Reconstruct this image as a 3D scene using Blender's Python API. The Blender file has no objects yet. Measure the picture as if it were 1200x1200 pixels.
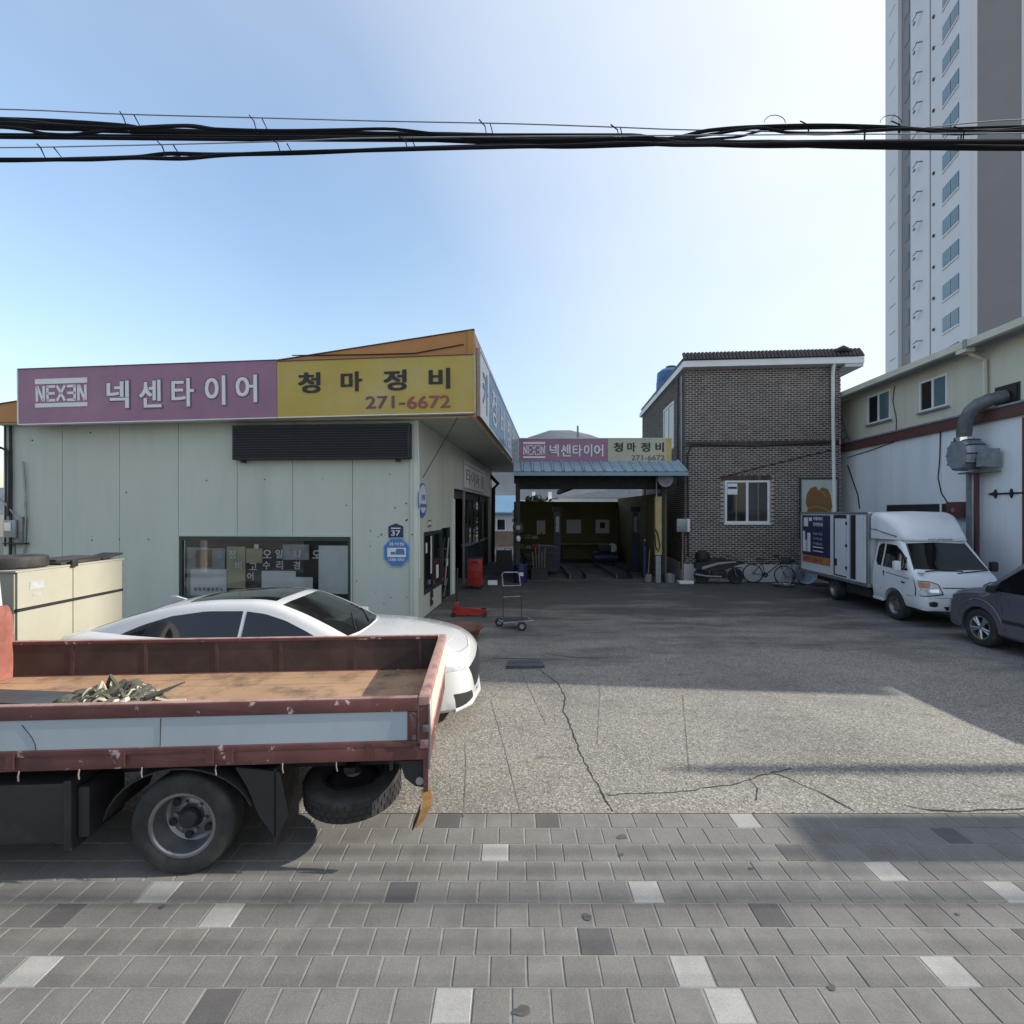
import bpy, bmesh, math, random
from mathutils import Vector, Matrix
from mathutils.bvhtree import BVHTree
random.seed(7)
SC = bpy.context.scene
COL = SC.collection
R = math.radians
# ---------------------------------------------------------------- camera, sky, sun, exposure
cam = bpy.data.objects.new('camera', bpy.data.cameras.new('camera'))
COL.objects.link(cam)
cam.location = (0, 0, 2.5)
cam.rotation_euler = (R(90), 0, 0)
cam.data.angle = R(90)
cam.data.clip_start = 0.05
cam.data.clip_end = 6000
SC.camera = cam
SUN_EL, SUN_AZ = 29.0, 0.0            # azimuth measured from +X towards +Y
world = bpy.data.worlds.new('World')
SC.world = world
world.use_nodes = True
wn, wl = world.node_tree.nodes, world.node_tree.links
wn.clear()
w_out = wn.new('ShaderNodeOutputWorld')
w_bg = wn.new('ShaderNodeBackground')
w_bg.inputs['Strength'].default_value = 0.15
w_sky = wn.new('ShaderNodeTexSky')
w_sky.sky_type = 'NISHITA'
w_sky.sun_disc = False
w_sky.sun_elevation = R(SUN_EL)
w_sky.sun_rotation = R(90 - SUN_AZ)
w_sky.air_density = 1.5
w_sky.dust_density = 1.6
w_sky.ozone_density = 4.0
# thin high cloud: pale veil with soft patches, same all round the sky
w_tc = wn.new('ShaderNodeTexCoord')
w_map = wn.new('ShaderNodeMapping')
w_map.inputs['Scale'].default_value = (1.0, 1.0, 1.7)
w_map.inputs['Location'].default_value = (-3.129, 1.510, 0.427)
w_no = wn.new('ShaderNodeTexNoise')
w_no.inputs['Scale'].default_value = 0.5
w_no.inputs['Detail'].default_value = 6
w_no.inputs['Roughness'].default_value = 0.5
w_no.inputs['Distortion'].default_value = 0.3
w_rmp = wn.new('ShaderNodeMapRange')
w_rmp.inputs['From Min'].default_value = 0.36
w_rmp.inputs['From Max'].default_value = 0.72
w_rmp.inputs['To Min'].default_value = 0.06
w_rmp.inputs['To Max'].default_value = 0.55
w_mix = wn.new('ShaderNodeMix')
w_mix.data_type = 'RGBA'
w_mix.inputs[7].default_value = (3.75, 3.95, 4.25, 1)
wl.new(w_tc.outputs['Generated'], w_map.inputs['Vector'])
wl.new(w_map.outputs['Vector'], w_no.inputs['Vector'])
wl.new(w_no.outputs['Fac'], w_rmp.inputs['Value'])
# bright haze that thickens towards the sun
w_dot = wn.new('ShaderNodeVectorMath')
w_dot.operation = 'DOT_PRODUCT'
w_dot.inputs[1].default_value = (math.cos(R(SUN_EL)) * math.cos(R(SUN_AZ)), math.cos(R(SUN_EL)) * math.sin(R(SUN_AZ)), math.sin(R(SUN_EL)))
wl.new(w_tc.outputs['Generated'], w_dot.inputs[0])
w_gl = wn.new('ShaderNodeMapRange')
for k_, v_ in zip(('From Min', 'From Max', 'To Min', 'To Max'), (0.12, 0.85, 0.0, 0.85)):
    w_gl.inputs[k_].default_value = v_
wl.new(w_dot.outputs['Value'], w_gl.inputs['Value'])
w_sum = wn.new('ShaderNodeMath')
w_sum.operation = 'ADD'
w_sum.use_clamp = True
wl.new(w_rmp.outputs['Result'], w_sum.inputs[0])
wl.new(w_gl.outputs['Result'], w_sum.inputs[1])
wl.new(w_sum.outputs[0], w_mix.inputs[0])
wl.new(w_sky.outputs['Color'], w_mix.inputs[6])
wl.new(w_mix.outputs[2], w_bg.inputs['Color'])
wl.new(w_bg.outputs['Background'], w_out.inputs['Surface'])
sun = bpy.data.objects.new('sun', bpy.data.lights.new('sun', 'SUN'))
COL.objects.link(sun)
sun.data.energy = 4.1
sun.data.angle = R(0.6)
sun.data.color = (1.0, 0.93, 0.82)
_d = Vector((math.cos(R(SUN_EL)) * math.cos(R(SUN_AZ)), math.cos(R(SUN_EL)) * math.sin(R(SUN_AZ)), math.sin(R(SUN_EL))))
sun.rotation_euler = _d.to_track_quat('Z', 'Y').to_euler()
sun.location = (30, 0, 40)
vs = SC.view_settings
vs.view_transform = 'Standard'
vs.look = 'None'
vs.gamma = 1
vs.use_curve_mapping = False
vs.exposure = 0.78

# ---------------------------------------------------------------- helpers
def sock(n, v, inp):
    n.inputs[inp].default_value = v

MATS = {}
def pm(name, col, rough=0.7, var=0.18, scale=3.0, bump=0.0, bscale=60.0, metal=0.0, spec=0.5, dirt=None, damt=0.0, dscale=2.0,
       stretch=1.0, rnd=0.0, chip=None, camt=0.0, cscale=9.0, coat=0.0, speck=0.0, spscale=120.0, speck_col=None, trans=0.0, grime_shade=0.0):
    """procedural paint/stone/metal: base colour with cloudy variation, dirt patches, chips, speckle and fine relief"""
    if name in MATS:
        return MATS[name]
    m = bpy.data.materials.new(name)
    m.use_nodes = True
    N, L = m.node_tree.nodes, m.node_tree.links
    b = N['Principled BSDF']
    tc = N.new('ShaderNodeTexCoord')
    src = tc.outputs['Object']
    if rnd:
        oi = N.new('ShaderNodeObjectInfo')
        ad = N.new('ShaderNodeVectorMath')
        ad.operation = 'ADD'
        L.new(src, ad.inputs[0])
        L.new(oi.outputs['Location'], ad.inputs[1])
        src = ad.outputs['Vector']
    if stretch != 1.0:
        mp = N.new('ShaderNodeMapping')
        mp.inputs['Scale'].default_value = (1, 1, stretch)
        L.new(src, mp.inputs['Vector'])
        ssrc = mp.outputs['Vector']
    else:
        ssrc = src
    def noise(sc, det=4, v=None, ro=0.55):
        n = N.new('ShaderNodeTexNoise')
        n.inputs['Scale'].default_value = sc
        n.inputs['Detail'].default_value = det
        n.inputs['Roughness'].default_value = ro
        L.new(v or src, n.inputs['Vector'])
        return n.outputs['Fac']
    def rng(s, a, c, lo, hi):
        n = N.new('ShaderNodeMapRange')
        for k, v in zip(('From Min', 'From Max', 'To Min', 'To Max'), (a, c, lo, hi)):
            n.inputs[k].default_value = v
        L.new(s, n.inputs['Value'])
        return n.outputs['Result']
    def mix(f, a, c2):
        n = N.new('ShaderNodeMix')
        n.data_type = 'RGBA'
        if isinstance(f, float):
            n.inputs[0].default_value = f
        else:
            L.new(f, n.inputs[0])
        for i, v in ((6, a), (7, c2)):
            if isinstance(v, (tuple, list)):
                n.inputs[i].default_value = (*v[:3], 1)
            else:
                L.new(v, n.inputs[i])
        return n.outputs[2]
    dark = tuple(c * (1 - var) for c in col)
    lite = tuple(min(1, c * (1 + var)) for c in col)
    c = mix(rng(noise(scale, 5, ssrc), 0.3, 0.7, 0, 1), dark, lite)
    if rnd:
        hs = N.new('ShaderNodeHueSaturation')
        L.new(rng(oi.outputs['Random'], 0, 1, 1 - rnd, 1 + rnd), hs.inputs['Value'])
        L.new(c, hs.inputs['Color'])
        c = hs.outputs['Color']
    if speck:
        vo = N.new('ShaderNodeTexVoronoi')
        vo.inputs['Scale'].default_value = spscale
        L.new(src, vo.inputs['Vector'])
        sp = N.new('ShaderNodeSeparateColor')
        L.new(vo.outputs['Color'], sp.inputs[0])
        c = mix(rng(sp.outputs[0], 0.55, 0.95, 0, speck), c, speck_col or tuple(min(1, x * 1.9) for x in col))
        c = mix(rng(sp.outputs[1], 0.6, 0.95, 0, speck), c, tuple(x * 0.35 for x in col))
    if damt:
        c = mix(rng(noise(dscale, 7, ssrc, 0.65), 0.48, 0.72, 0, damt), c, dirt or tuple(x * 0.4 for x in col))
    if grime_shade:  # oil grime plus painted shade, both darkening the slab towards the back
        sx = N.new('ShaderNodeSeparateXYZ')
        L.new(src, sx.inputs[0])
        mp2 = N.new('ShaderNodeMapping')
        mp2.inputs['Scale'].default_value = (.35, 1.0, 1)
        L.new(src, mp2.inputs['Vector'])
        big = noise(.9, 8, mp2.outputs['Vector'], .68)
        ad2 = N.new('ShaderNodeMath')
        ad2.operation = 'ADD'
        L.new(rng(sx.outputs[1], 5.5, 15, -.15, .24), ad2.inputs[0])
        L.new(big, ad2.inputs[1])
        c = mix(rng(ad2.outputs[0], .47, .70, 0, grime_shade), c, (.036, .036, .038))
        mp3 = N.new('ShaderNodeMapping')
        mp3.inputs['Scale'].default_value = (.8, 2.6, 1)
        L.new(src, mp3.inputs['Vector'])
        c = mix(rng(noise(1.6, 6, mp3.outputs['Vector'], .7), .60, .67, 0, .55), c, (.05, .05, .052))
    if camt:
        c = mix(rng(noise(cscale, 6, None, 0.7), 0.60, 0.64, 0, camt), c, chip or (0.6, 0.55, 0.5))
    L.new(c, b.inputs['Base Color'])
    L.new(rng(noise(scale * 2.3, 3), 0.3, 0.7, max(0.02, rough * 0.82), min(1, rough * 1.15)), b.inputs['Roughness'])
    b.inputs['Metallic'].default_value = metal
    b.inputs['Specular IOR Level'].default_value = spec
    b.inputs['Coat Weight'].default_value = coat
    b.inputs['Coat Roughness'].default_value = 0.05
    if trans:
        b.inputs['Transmission Weight'].default_value = trans
    if bump:
        bp = N.new('ShaderNodeBump')
        bp.inputs['Strength'].default_value = 1.0
        bp.inputs['Distance'].default_value = bump
        L.new(noise(bscale, 5, None, 0.6), bp.inputs['Height'])
        L.new(bp.outputs['Normal'], b.inputs['Normal'])
    MATS[name] = m
    return m

class MB:
    """collects faces; build() links them as ONE mesh object"""
    def __init__(s, M=None):
        s.v, s.f, s.mi, s.sm, s.M = [], [], [], [], M
    def add(s, vs, fs, mi=0, sm=False, M=None):
        o = len(s.v)
        for p in vs:
            p = Vector(p)
            if M is not None:
                p = M @ p
            if s.M is not None:
                p = s.M @ p
            s.v.append(p)
        for f in fs:
            s.f.append([i + o for i in f])
            s.mi.append(mi)
            s.sm.append(sm)
        return s
    def box(s, x0, x1, y0, y1, z0, z1, mi=0, M=None, c=0.0):
        if x1 < x0: x0, x1 = x1, x0
        if y1 < y0: y0, y1 = y1, y0
        if z1 < z0: z0, z1 = z1, z0
        if c <= 0:
            return s.add([(x0, y0, z0), (x1, y0, z0), (x1, y1, z0), (x0, y1, z0), (x0, y0, z1), (x1, y0, z1), (x1, y1, z1), (x0, y1, z1)],
                         [(3, 2, 1, 0), (4, 5, 6, 7), (0, 1, 5, 4), (1, 2, 6, 5), (2, 3, 7, 6), (3, 0, 4, 7)], mi, False, M)
        c = min(c, (x1 - x0) * .45, (y1 - y0) * .45, (z1 - z0) * .45)
        bm = bmesh.new()
        bmesh.ops.create_cube(bm, size=1)
        for v in bm.verts:
            v.co = Vector(((x0 + x1) / 2 + v.co.x * (x1 - x0), (y0 + y1) / 2 + v.co.y * (y1 - y0), (z0 + z1) / 2 + v.co.z * (z1 - z0)))
        bmesh.ops.bevel(bm, geom=list(bm.edges), offset=c, segments=2, profile=0.6, affect='EDGES')
        bm.verts.index_update()
        s.add([v.co for v in bm.verts], [[v.index for v in f.verts] for f in bm.faces], mi, True, M)
        bm.free()
        return s
    def prism(s, poly, a0, a1, axis='y', mi=0, M=None):
        """polygon (two coordinates in order of the remaining axes) pushed along axis"""
        n = len(poly)
        def P(p, a):
            return {'x': (a, p[0], p[1]), 'y': (p[0], a, p[1]), 'z': (p[0], p[1], a)}[axis]
        vs = [P(p, a0) for p in poly] + [P(p, a1) for p in poly]
        fs = [list(range(n)), list(range(2 * n - 1, n - 1, -1))] + [[i, n + i, n + (i + 1) % n, (i + 1) % n] for i in range(n)]
        return s.add(vs, fs, mi, False, M)
    def tube(s, pts, r, n=8, mi=0, cap=True, M=None):
        pts = [Vector(p) for p in pts]
        rs = r if isinstance(r, (list, tuple)) else [r] * len(pts)
        vs, fs = [], []
        t0 = (pts[1] - pts[0]).normalized()
        u = t0.orthogonal().normalized()
        for i, p in enumerate(pts):
            t = (pts[min(i + 1, len(pts) - 1)] - pts[max(i - 1, 0)]).normalized()
            u = (u - t * u.dot(t))
            u = u.normalized() if u.length > 1e-6 else t.orthogonal().normalized()
            w = t.cross(u)
            for k in range(n):
                a = 2 * math.pi * k / n
                vs.append(p + (u * math.cos(a) + w * math.sin(a)) * rs[i])
        for i in range(len(pts) - 1):
            for k in range(n):
                fs.append((i * n + k, i * n + (k + 1) % n, (i + 1) * n + (k + 1) % n, (i + 1) * n + k))
        s.add(vs, fs, mi, n > 4, M)
        if cap:
            o = len(s.v) - len(vs)
            s.f.append([o + k for k in range(n)][::-1]); s.mi.append(mi); s.sm.append(False)
            o2 = o + (len(pts) - 1) * n
            s.f.append([o2 + k for k in range(n)]); s.mi.append(mi); s.sm.append(False)
        return s
    def lathe(s, prof, n=24, mi=0, M=None, sm=True, a0=0.0, a1=2 * math.pi):
        """profile of (radius, height) turned about z; full or partial turn"""
        full = abs(a1 - a0 - 2 * math.pi) < 1e-6
        m = n if full else n + 1
        vs = [(r * math.cos(a0 + (a1 - a0) * k / n), r * math.sin(a0 + (a1 - a0) * k / n), z) for r, z in prof for k in range(m)]
        fs = []
        for i in range(len(prof) - 1):
            for k in range(n):
                k2 = (k + 1) % m
                fs.append((i * m + k, i * m + k2, (i + 1) * m + k2, (i + 1) * m + k))
        return s.add(vs, fs, mi, sm, M)
    def disc(s, c, nrm, r, n=20, mi=0, th=0.004):
        nrm = Vector(nrm).normalized()
        return s.tube([Vector(c), Vector(c) + nrm * th], r, n, mi)
    def build(s, name, mats, parent=None, sharp=40, **kw):
        me = bpy.data.meshes.new(name)
        me.from_pydata([tuple(v) for v in s.v], [], s.f)
        mats = mats if isinstance(mats, (list, tuple)) else [mats]
        for m in mats:
            me.materials.append(m)
        me.polygons.foreach_set('material_index', s.mi)
        me.polygons.foreach_set('use_smooth', s.sm)
        bm = bmesh.new(); bm.from_mesh(me)
        bmesh.ops.recalc_face_normals(bm, faces=bm.faces)
        bm.to_mesh(me); bm.free()
        if any(s.sm):
            me.set_sharp_from_angle(angle=R(sharp))
        me.update()
        return link(name, me, parent, **kw)

def link(name, me, parent=None, label=None, cat=None, group=None, kind=None):
    o = bpy.data.objects.new(name, me)
    COL.objects.link(o)
    if parent is not None:
        o.parent = parent
    return tag(o, label, cat, group, kind)
def tag(o, label=None, cat=None, group=None, kind=None):
    for k, v in (('label', label), ('category', cat), ('group', group), ('kind', kind)):
        if v:
            o[k] = v
    return o
def thing(name, label, cat, loc=(0, 0, 0), rz=0.0, group=None, kind=None):
    o = bpy.data.objects.new(name, None)
    COL.objects.link(o)
    o.location = loc
    o.rotation_euler = (0, 0, rz)
    o.empty_display_size = 0.2
    return tag(o, label, cat, group, kind)
def copy_tree(o, parent=None, label=None):
    c = o.copy()
    COL.objects.link(c)
    if parent is not None:
        c.parent = parent
    if label:
        c['label'] = label
    for ch in list(o.children):
        copy_tree(ch, c)
    return c
def box(name, mat, parent, *a, c=0.0, **kw):
    return MB().box(*a, c=c).build(name, mat, parent, **kw)
def tube(name, mat, parent, pts, r, n=8, **kw):
    return MB().tube(pts, r, n).build(name, mat, parent, **kw)

class Frame:
    """a rotated building grid; solves where a line of sight of the photo meets one of its planes"""
    def __init__(s, ox, oy, deg):
        s.ox, s.oy, s.a = ox, oy, R(deg)
        s.c, s.s = math.cos(s.a), math.sin(s.a)
    def x(s, px, ly=0.0):
        k = (px - 600) / 600
        return (k * (s.oy + s.c * ly) - s.ox + s.s * ly) / (s.c - k * s.s)
    def y(s, px, lx=0.0):
        k = (px - 600) / 600
        return (k * (s.oy + s.s * lx) - s.ox - s.c * lx) / (-s.s - k * s.c)
    def z(s, py, lx, ly):
        return 2.5 + (600 - py) / 600 * (s.oy + s.s * lx + s.c * ly)
    def w(s, lx, ly, z=0.0):
        return Vector((s.ox + s.c * lx - s.s * ly, s.oy + s.s * lx + s.c * ly, z))
def G(px, py, z=0.0):
    """point at height z under pixel px, py"""
    Y = (2.5 - z) * 600 / (py - 600)
    return Vector(((px - 600) / 600 * Y, Y, z))

def text_mesh(body, size=1.0, extrude=0.004, offset=0.0, width=None, height=None):
    """lettering as a solid mesh in the xz plane (reads from -y), lower left corner at the origin; stretched to width, height"""
    cu = bpy.data.curves.new('lettering', 'FONT')
    cu.body = body
    cu.size = size
    cu.extrude = extrude / 2
    cu.resolution_u = 3
    o = bpy.data.objects.new('lettering', cu)
    COL.objects.link(o)
    bpy.context.view_layer.update()
    me = bpy.data.meshes.new_from_object(o.evaluated_get(bpy.context.evaluated_depsgraph_get()))
    bpy.data.objects.remove(o)
    bpy.data.curves.remove(cu)
    if offset:                                     # heavier weight: the same outline laid several times, shifted a little
        base, faces = [v.co.copy() for v in me.vertices], [list(p.vertices) for p in me.polygons]
        vs_, fs_ = [], []
        for q, (dx, dy) in enumerate(((-1, -.6), (1, .6), (-1, .6), (1, -.6), (0, 0))):
            k0 = len(vs_)
            vs_ += [(v.x + dx * offset, v.y + dy * offset, v.z + (q - 2) * .0003) for v in base]
            fs_ += [[i + k0 for i in f] for f in faces]
        bpy.data.meshes.remove(me)
        me = bpy.data.meshes.new('lettering')
        me.from_pydata(vs_, [], fs_)
    xs = [v.co.x for v in me.vertices]; ys = [v.co.y for v in me.vertices]
    x0, x1, y0, y1 = min(xs), max(xs), min(ys), max(ys)
    sx = (width / (x1 - x0)) if width else 1.0
    sy = (height / (y1 - y0)) if height else sx
    if not width: sx = sy
    for v in me.vertices:
        x, y, z = v.co
        v.co = ((x - x0) * sx, -z, (y - y0) * sy)
    return me
def letter(name, body, mat, parent, x, y, z, width=None, height=None, side=False, offset=0.0, extrude=0.006, flip=False, label=None):
    me = text_mesh(body, 1.0, extrude, offset, width, height)
    if flip:
        w = max(v.co.x for v in me.vertices)
        for v in me.vertices: v.co.x = w - v.co.x
        me.flip_normals()
    me.name = name
    me.materials.append(mat)
    o = link(name, me, parent, label=label)
    o.location = (x, y, z)
    if side:
        o.rotation_euler = (0, 0, R(90))
    return o

def cut(o, cutters):
    """boolean the cutters (list of MB) out of o's mesh"""
    tmp = []
    for mb in cutters:
        t = mb.build('cutter', o.data.materials[0], o.parent)
        tmp.append(t)
        md = o.modifiers.new('b', 'BOOLEAN')
        md.operation = 'DIFFERENCE'; md.object = t; md.solver = 'EXACT'
    bpy.context.view_layer.update()
    me = bpy.data.meshes.new_from_object(o.evaluated_get(bpy.context.evaluated_depsgraph_get()))
    o.modifiers.clear()
    old = o.data
    o.data = me
    for t in tmp:
        bpy.data.objects.remove(t)
    me.set_sharp_from_angle(angle=R(38))
    return o

def wheel_drum(x, y, z, r, w):
    return MB().tube([(x, y - w, z), (x, y + w, z)], r, 36)

def lerp_table(tab, x):
    """tab: rows (x, a, b, ...) sorted by x; smooth (cubic Hermite) interpolation"""
    n = len(tab)
    if x <= tab[0][0]: return tab[0][1:]
    if x >= tab[-1][0]: return tab[-1][1:]
    i = max(k for k in range(n - 1) if tab[k][0] <= x)
    x0, x1 = tab[i][0], tab[i + 1][0]
    t = (x - x0) / (x1 - x0)
    out = []
    for k in range(1, len(tab[0])):
        p0, p1 = tab[i][k], tab[i + 1][k]
        d = (p1 - p0) / (x1 - x0)
        dl = (p0 - tab[i - 1][k]) / (x0 - tab[i - 1][0]) if i > 0 else d
        dr = (tab[i + 2][k] - p1) / (tab[i + 2][0] - x1) if i + 2 < n else d
        m0 = 0 if dl * d <= 0 else 2 * dl * d / (dl + d)
        m1 = 0 if dr * d <= 0 else 2 * dr * d / (dr + d)
        h = x1 - x0
        out.append((2*t**3-3*t*t+1)*p0 + (t**3-2*t*t+t)*h*m0 + (-2*t**3+3*t*t)*p1 + (t**3-t*t)*h*m1)
    return tuple(out)

def car_body(tab, tumble, rad, xs, crown=0.03, sill=0.06):
    """loft along x of a closed car section; tab rows (x, z_bottom, half_width, z_shoulder, z_top)"""
    mb = MB()
    rings = []
    for x in xs:
        zb, w, zs, zt = lerp_table(tab, x)
        r = min(rad, max(0.02, zt - zs) * 0.8)
        h = max(zt - zs - r, 0.0)
        yt = w - tumble * h
        half = [(0, zb), (w * .6, zb), (w - sill, zb + .01), (w - .02, zb + .06), (w - .004, zb + (zs - zb) * .3), (w, zb + (zs - zb) * .62), (w - .004, zb + (zs - zb) * .86),
                (w - .016, zs), (w - .022 - tumble * h * .33, zs + h * .33), (w - .024 - tumble * h * .66, zs + h * .66), (yt - .026, zs + h),
                (yt - .026 - r * .3, zs + h + (zt - zs - h) * .62), (yt - .026 - r * .95, zt - .004), (yt * .5, zt + crown * .72), (0, zt + crown)]
        ring = [(x, y, z) for y, z in half] + [(x, -y, z) for y, z in half[-2:0:-1]]
        rings.append(ring)
    n = len(rings[0])
    vs = [p for r_ in rings for p in r_]
    fs = [(i * n + k, i * n + (k + 1) % n, (i + 1) * n + (k + 1) % n, (i + 1) * n + k) for i in range(len(rings) - 1) for k in range(n)]
    fs += [list(range(n)), list(range((len(rings) - 1) * n, len(rings) * n))[::-1]]
    return mb.add(vs, fs, 0, True)

def bvh_of(o):
    me = o.data
    return BVHTree.FromPolygons([v.co.copy() for v in me.vertices], [list(p.vertices) for p in me.polygons])
def resample(pl, n):
    pl = [Vector(p) for p in pl]
    ls = [0]
    for a, b in zip(pl, pl[1:]): ls.append(ls[-1] + (b - a).length)
    out = []
    for i in range(n + 1):
        t = ls[-1] * i / n
        k = max(j for j in range(len(pl) - 1) if ls[j] <= t + 1e-9)
        f = (t - ls[k]) / max(1e-9, ls[k + 1] - ls[k])
        out.append(pl[k].lerp(pl[k + 1], min(1, f)))
    return out
def patch(name, mat, parent, bvh, A, B, d, n=14, m=8, off=0.004, **kw):
    """a panel or pane laid on a body: ruled between edge lines A and B, dropped onto the body along d"""
    A, B = resample(A, n), resample(B, n)
    d = Vector(d).normalized()
    vs = []
    for j in range(m + 1):
        for i in range(n + 1):
            p = A[i].lerp(B[i], j / m)
            hit = bvh.ray_cast(p - d * 4, d, 8)
            if hit[0] is None:
                near = bvh.find_nearest(p)
                q, nn = near[0], near[1]
            else:
                q, nn = hit[0], hit[1]
            if nn.dot(d) > 0: nn = -nn
            vs.append(q + (nn - d).normalized() * off)
    mb = MB()
    fs = [(j * (n + 1) + i, j * (n + 1) + i + 1, (j + 1) * (n + 1) + i + 1, (j + 1) * (n + 1) + i) for j in range(m) for i in range(n)]
    mb.add(vs, fs, 0, True)
    o = mb.build(name, mat, parent, **kw)
    # face outwards
    me = o.data
    if sum((p.normal.dot(d)) for p in me.polygons) > 0:
        me.flip_normals()
    return o

RX = Matrix.Rotation(R(90), 4, 'X')       # lathe axis z -> -y
def at(x, y, z, M=None):
    t = Matrix.Translation((x, y, z))
    return t @ M if M is not None else t

# ---------------------------------------------------------------- materials
M_conc = pm('yard_concrete', (0.20, 0.187, 0.167), .9, .16, .7, .004, 70, speck=.85, spscale=82, speck_col=(.42, .39, .34), dirt=(.08, .08, .082), damt=.55, dscale=.42, grime_shade=.85)
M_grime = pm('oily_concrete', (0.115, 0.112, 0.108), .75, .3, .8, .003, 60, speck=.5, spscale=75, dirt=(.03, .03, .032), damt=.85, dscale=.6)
M_asph = pm('asphalt', (0.05, 0.05, 0.052), .9, .2, 1.0, .003, 90, speck=.4, spscale=120)
M_dirt = pm('bare_ground', (0.16, 0.14, 0.11), .95, .25, .05, .02, 3)
M_mortar = pm('joint_sand', (0.215, 0.21, 0.195), .95, .2, 8, .002, 120)
M_tile = pm('paving_block', (0.158, 0.152, 0.142), .85, .10, 3, .0012, 160, rnd=.09, speck=.25, spscale=220, dirt=(.085, .08, .072), damt=.55, dscale=2.2)
M_tile_lt = pm('pale_paving_block', (0.30, 0.295, 0.28), .85, .08, 4, .0012, 160, rnd=.05, speck=.2, spscale=220, damt=.2, dscale=6)
M_tile_dk = pm('dark_paving_block', (0.088, 0.084, 0.084), .85, .12, 4, .0012, 160, rnd=.08, speck=.2, spscale=220)
M_kerb = pm('kerb_granite', (0.33, 0.32, 0.30), .8, .1, 6, .001, 120, speck=.4, spscale=160)
M_crack = pm('crack', (0.022, 0.021, 0.02), .95, .3, 9)
M_seam = pm('joint_filler', (0.12, 0.115, 0.105), .95, .4, 4)
M_wall = pm('pale_green_panel', (0.48, 0.51, 0.455), .55, .05, 1.0, rnd=.02, dirt=(.33, .37, .34), damt=.35, dscale=1.6, stretch=.22)
M_cream = pm('cream_panel', (0.58, 0.60, 0.50), .55, .05, 1.0, dirt=(.36, .35, .28), damt=.35, dscale=1.4, stretch=.22)
M_pink = pm('faded_pink_sign', (0.28, 0.135, 0.215), .45, .08, 1.2, dirt=(.36, .2, .28), damt=.4, dscale=.9)
M_yellow = pm('faded_yellow_sign', (0.44, 0.32, 0.055), .45, .07, 1.0, dirt=(.46, .40, .25), damt=.5, dscale=.7)
M_yellow2 = pm('bleached_yellow_sign', (0.42, 0.41, 0.31), .5, .1, 1.0, dirt=(.5, .42, .2), damt=.3, dscale=.8)
M_orange = pm('orange_fascia', (0.42, 0.19, 0.05), .5, .08, 1.0, damt=.25, dirt=(.24, .11, .04), dscale=1.5)
M_white = pm('white_paint', (0.74, 0.74, 0.72), .5, .05, 2, damt=.2, dirt=(.5, .48, .44), dscale=3)
M_wlet = pm('white_lettering', (0.70, 0.68, 0.70), .5, .04, 3)
M_outl = pm('grey_lettering_edge', (0.13, 0.11, 0.15), .6, .1, 3)
M_black = pm('black_paint', (0.014, 0.014, 0.016), .5, .2, 3)
M_cable = pm('cable_sheath', (0.008, 0.009, 0.012), .75, .2, 3, spec=.15)
M_purple = pm('purple_lettering', (0.16, 0.055, 0.085), .5, .1, 3)
M_red_let = pm('red_lettering', (0.26, 0.07, 0.075), .5, .1, 3)
M_dark = pm('dark_metal', (0.03, 0.03, 0.034), .55, .25, 3, metal=.3, damt=.3, dirt=(.06, .05, .045))
M_rubber = pm('tyre_rubber', (0.022, 0.022, 0.023), .8, .2, 6, .001, 90, damt=.5, dirt=(.075, .07, .066), dscale=5)
M_steel = pm('grey_steel', (0.23, 0.23, 0.24), .42, .15, 5, metal=.7, damt=.5, dirt=(.12, .10, .085), dscale=8)
M_duct = pm('grey_duct', (.15, .155, .165), .5, .2, 6, .002, 30, metal=.4)
M_alum = pm('bare_aluminium', (0.42, 0.43, 0.45), .35, .08, 5, metal=.8)
M_galv = pm('galvanised_sheet', (0.30, 0.32, 0.35), .5, .18, 6, metal=.6, damt=.4, dirt=(.16, .15, .15), dscale=5)
M_glass = pm('dark_glass', (0.012, 0.014, 0.016), .06, .1, 1, spec=.6)
M_tint = pm('tinted_car_glass', (0.008, 0.009, 0.011), .04, .1, 1, spec=.55, coat=.3)
M_frame_g = pm('dark_green_frame', (0.025, 0.045, 0.04), .45, .15, 3)
M_maroon = pm('worn_maroon_paint', (0.115, 0.042, 0.039), .6, .22, 3, .0006, 60, dirt=(.05, .022, .018), damt=.55, dscale=4, chip=(.50, .44, .42), camt=.75, cscale=7)
M_maroon_in = pm('rusty_brown_board', (0.062, 0.036, 0.031), .75, .35, 2.2, .0008, 50, dirt=(.022, .016, .014), damt=.8, dscale=1.8)
M_maroon_top = pm('scuffed_pink_edge', (0.36, 0.215, 0.19), .65, .15, 6, .001, 50, dirt=(.16, .045, .036), damt=.8, dscale=8)
M_bedgrey = pm('grey_panel_paint', (0.37, 0.425, 0.47), .5, .06, 1.5, damt=.3, dirt=(.24, .26, .28), dscale=3)
M_bedpale = pm('pale_tailgate_paint', (0.56, 0.52, 0.46), .55, .08, 2, damt=.4, dirt=(.36, .28, .22), dscale=5)
M_ply = pm('plywood_floor', (0.33, 0.205, 0.12), .8, .16, 1.2, .0008, 40, dirt=(.085, .055, .04), damt=.95, dscale=3.2)
M_redboard = pm('rough_red_board', (0.24, 0.085, 0.065), .8, .25, 4, .002, 50, dirt=(.45, .22, .19), damt=.5, dscale=6)
M_carwhite = pm('white_car_paint', (0.52, 0.53, 0.54), .28, .015, 1, coat=.8)
M_truckwhite = pm('white_truck_paint', (0.68, 0.70, 0.73), .35, .03, 1.5, coat=.4, damt=.18, dirt=(.45, .45, .44), dscale=2.5)
M_vangrey = pm('dark_grey_car_paint', (0.135, 0.135, 0.165), .3, .05, 2, metal=.35, coat=.7)
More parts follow.
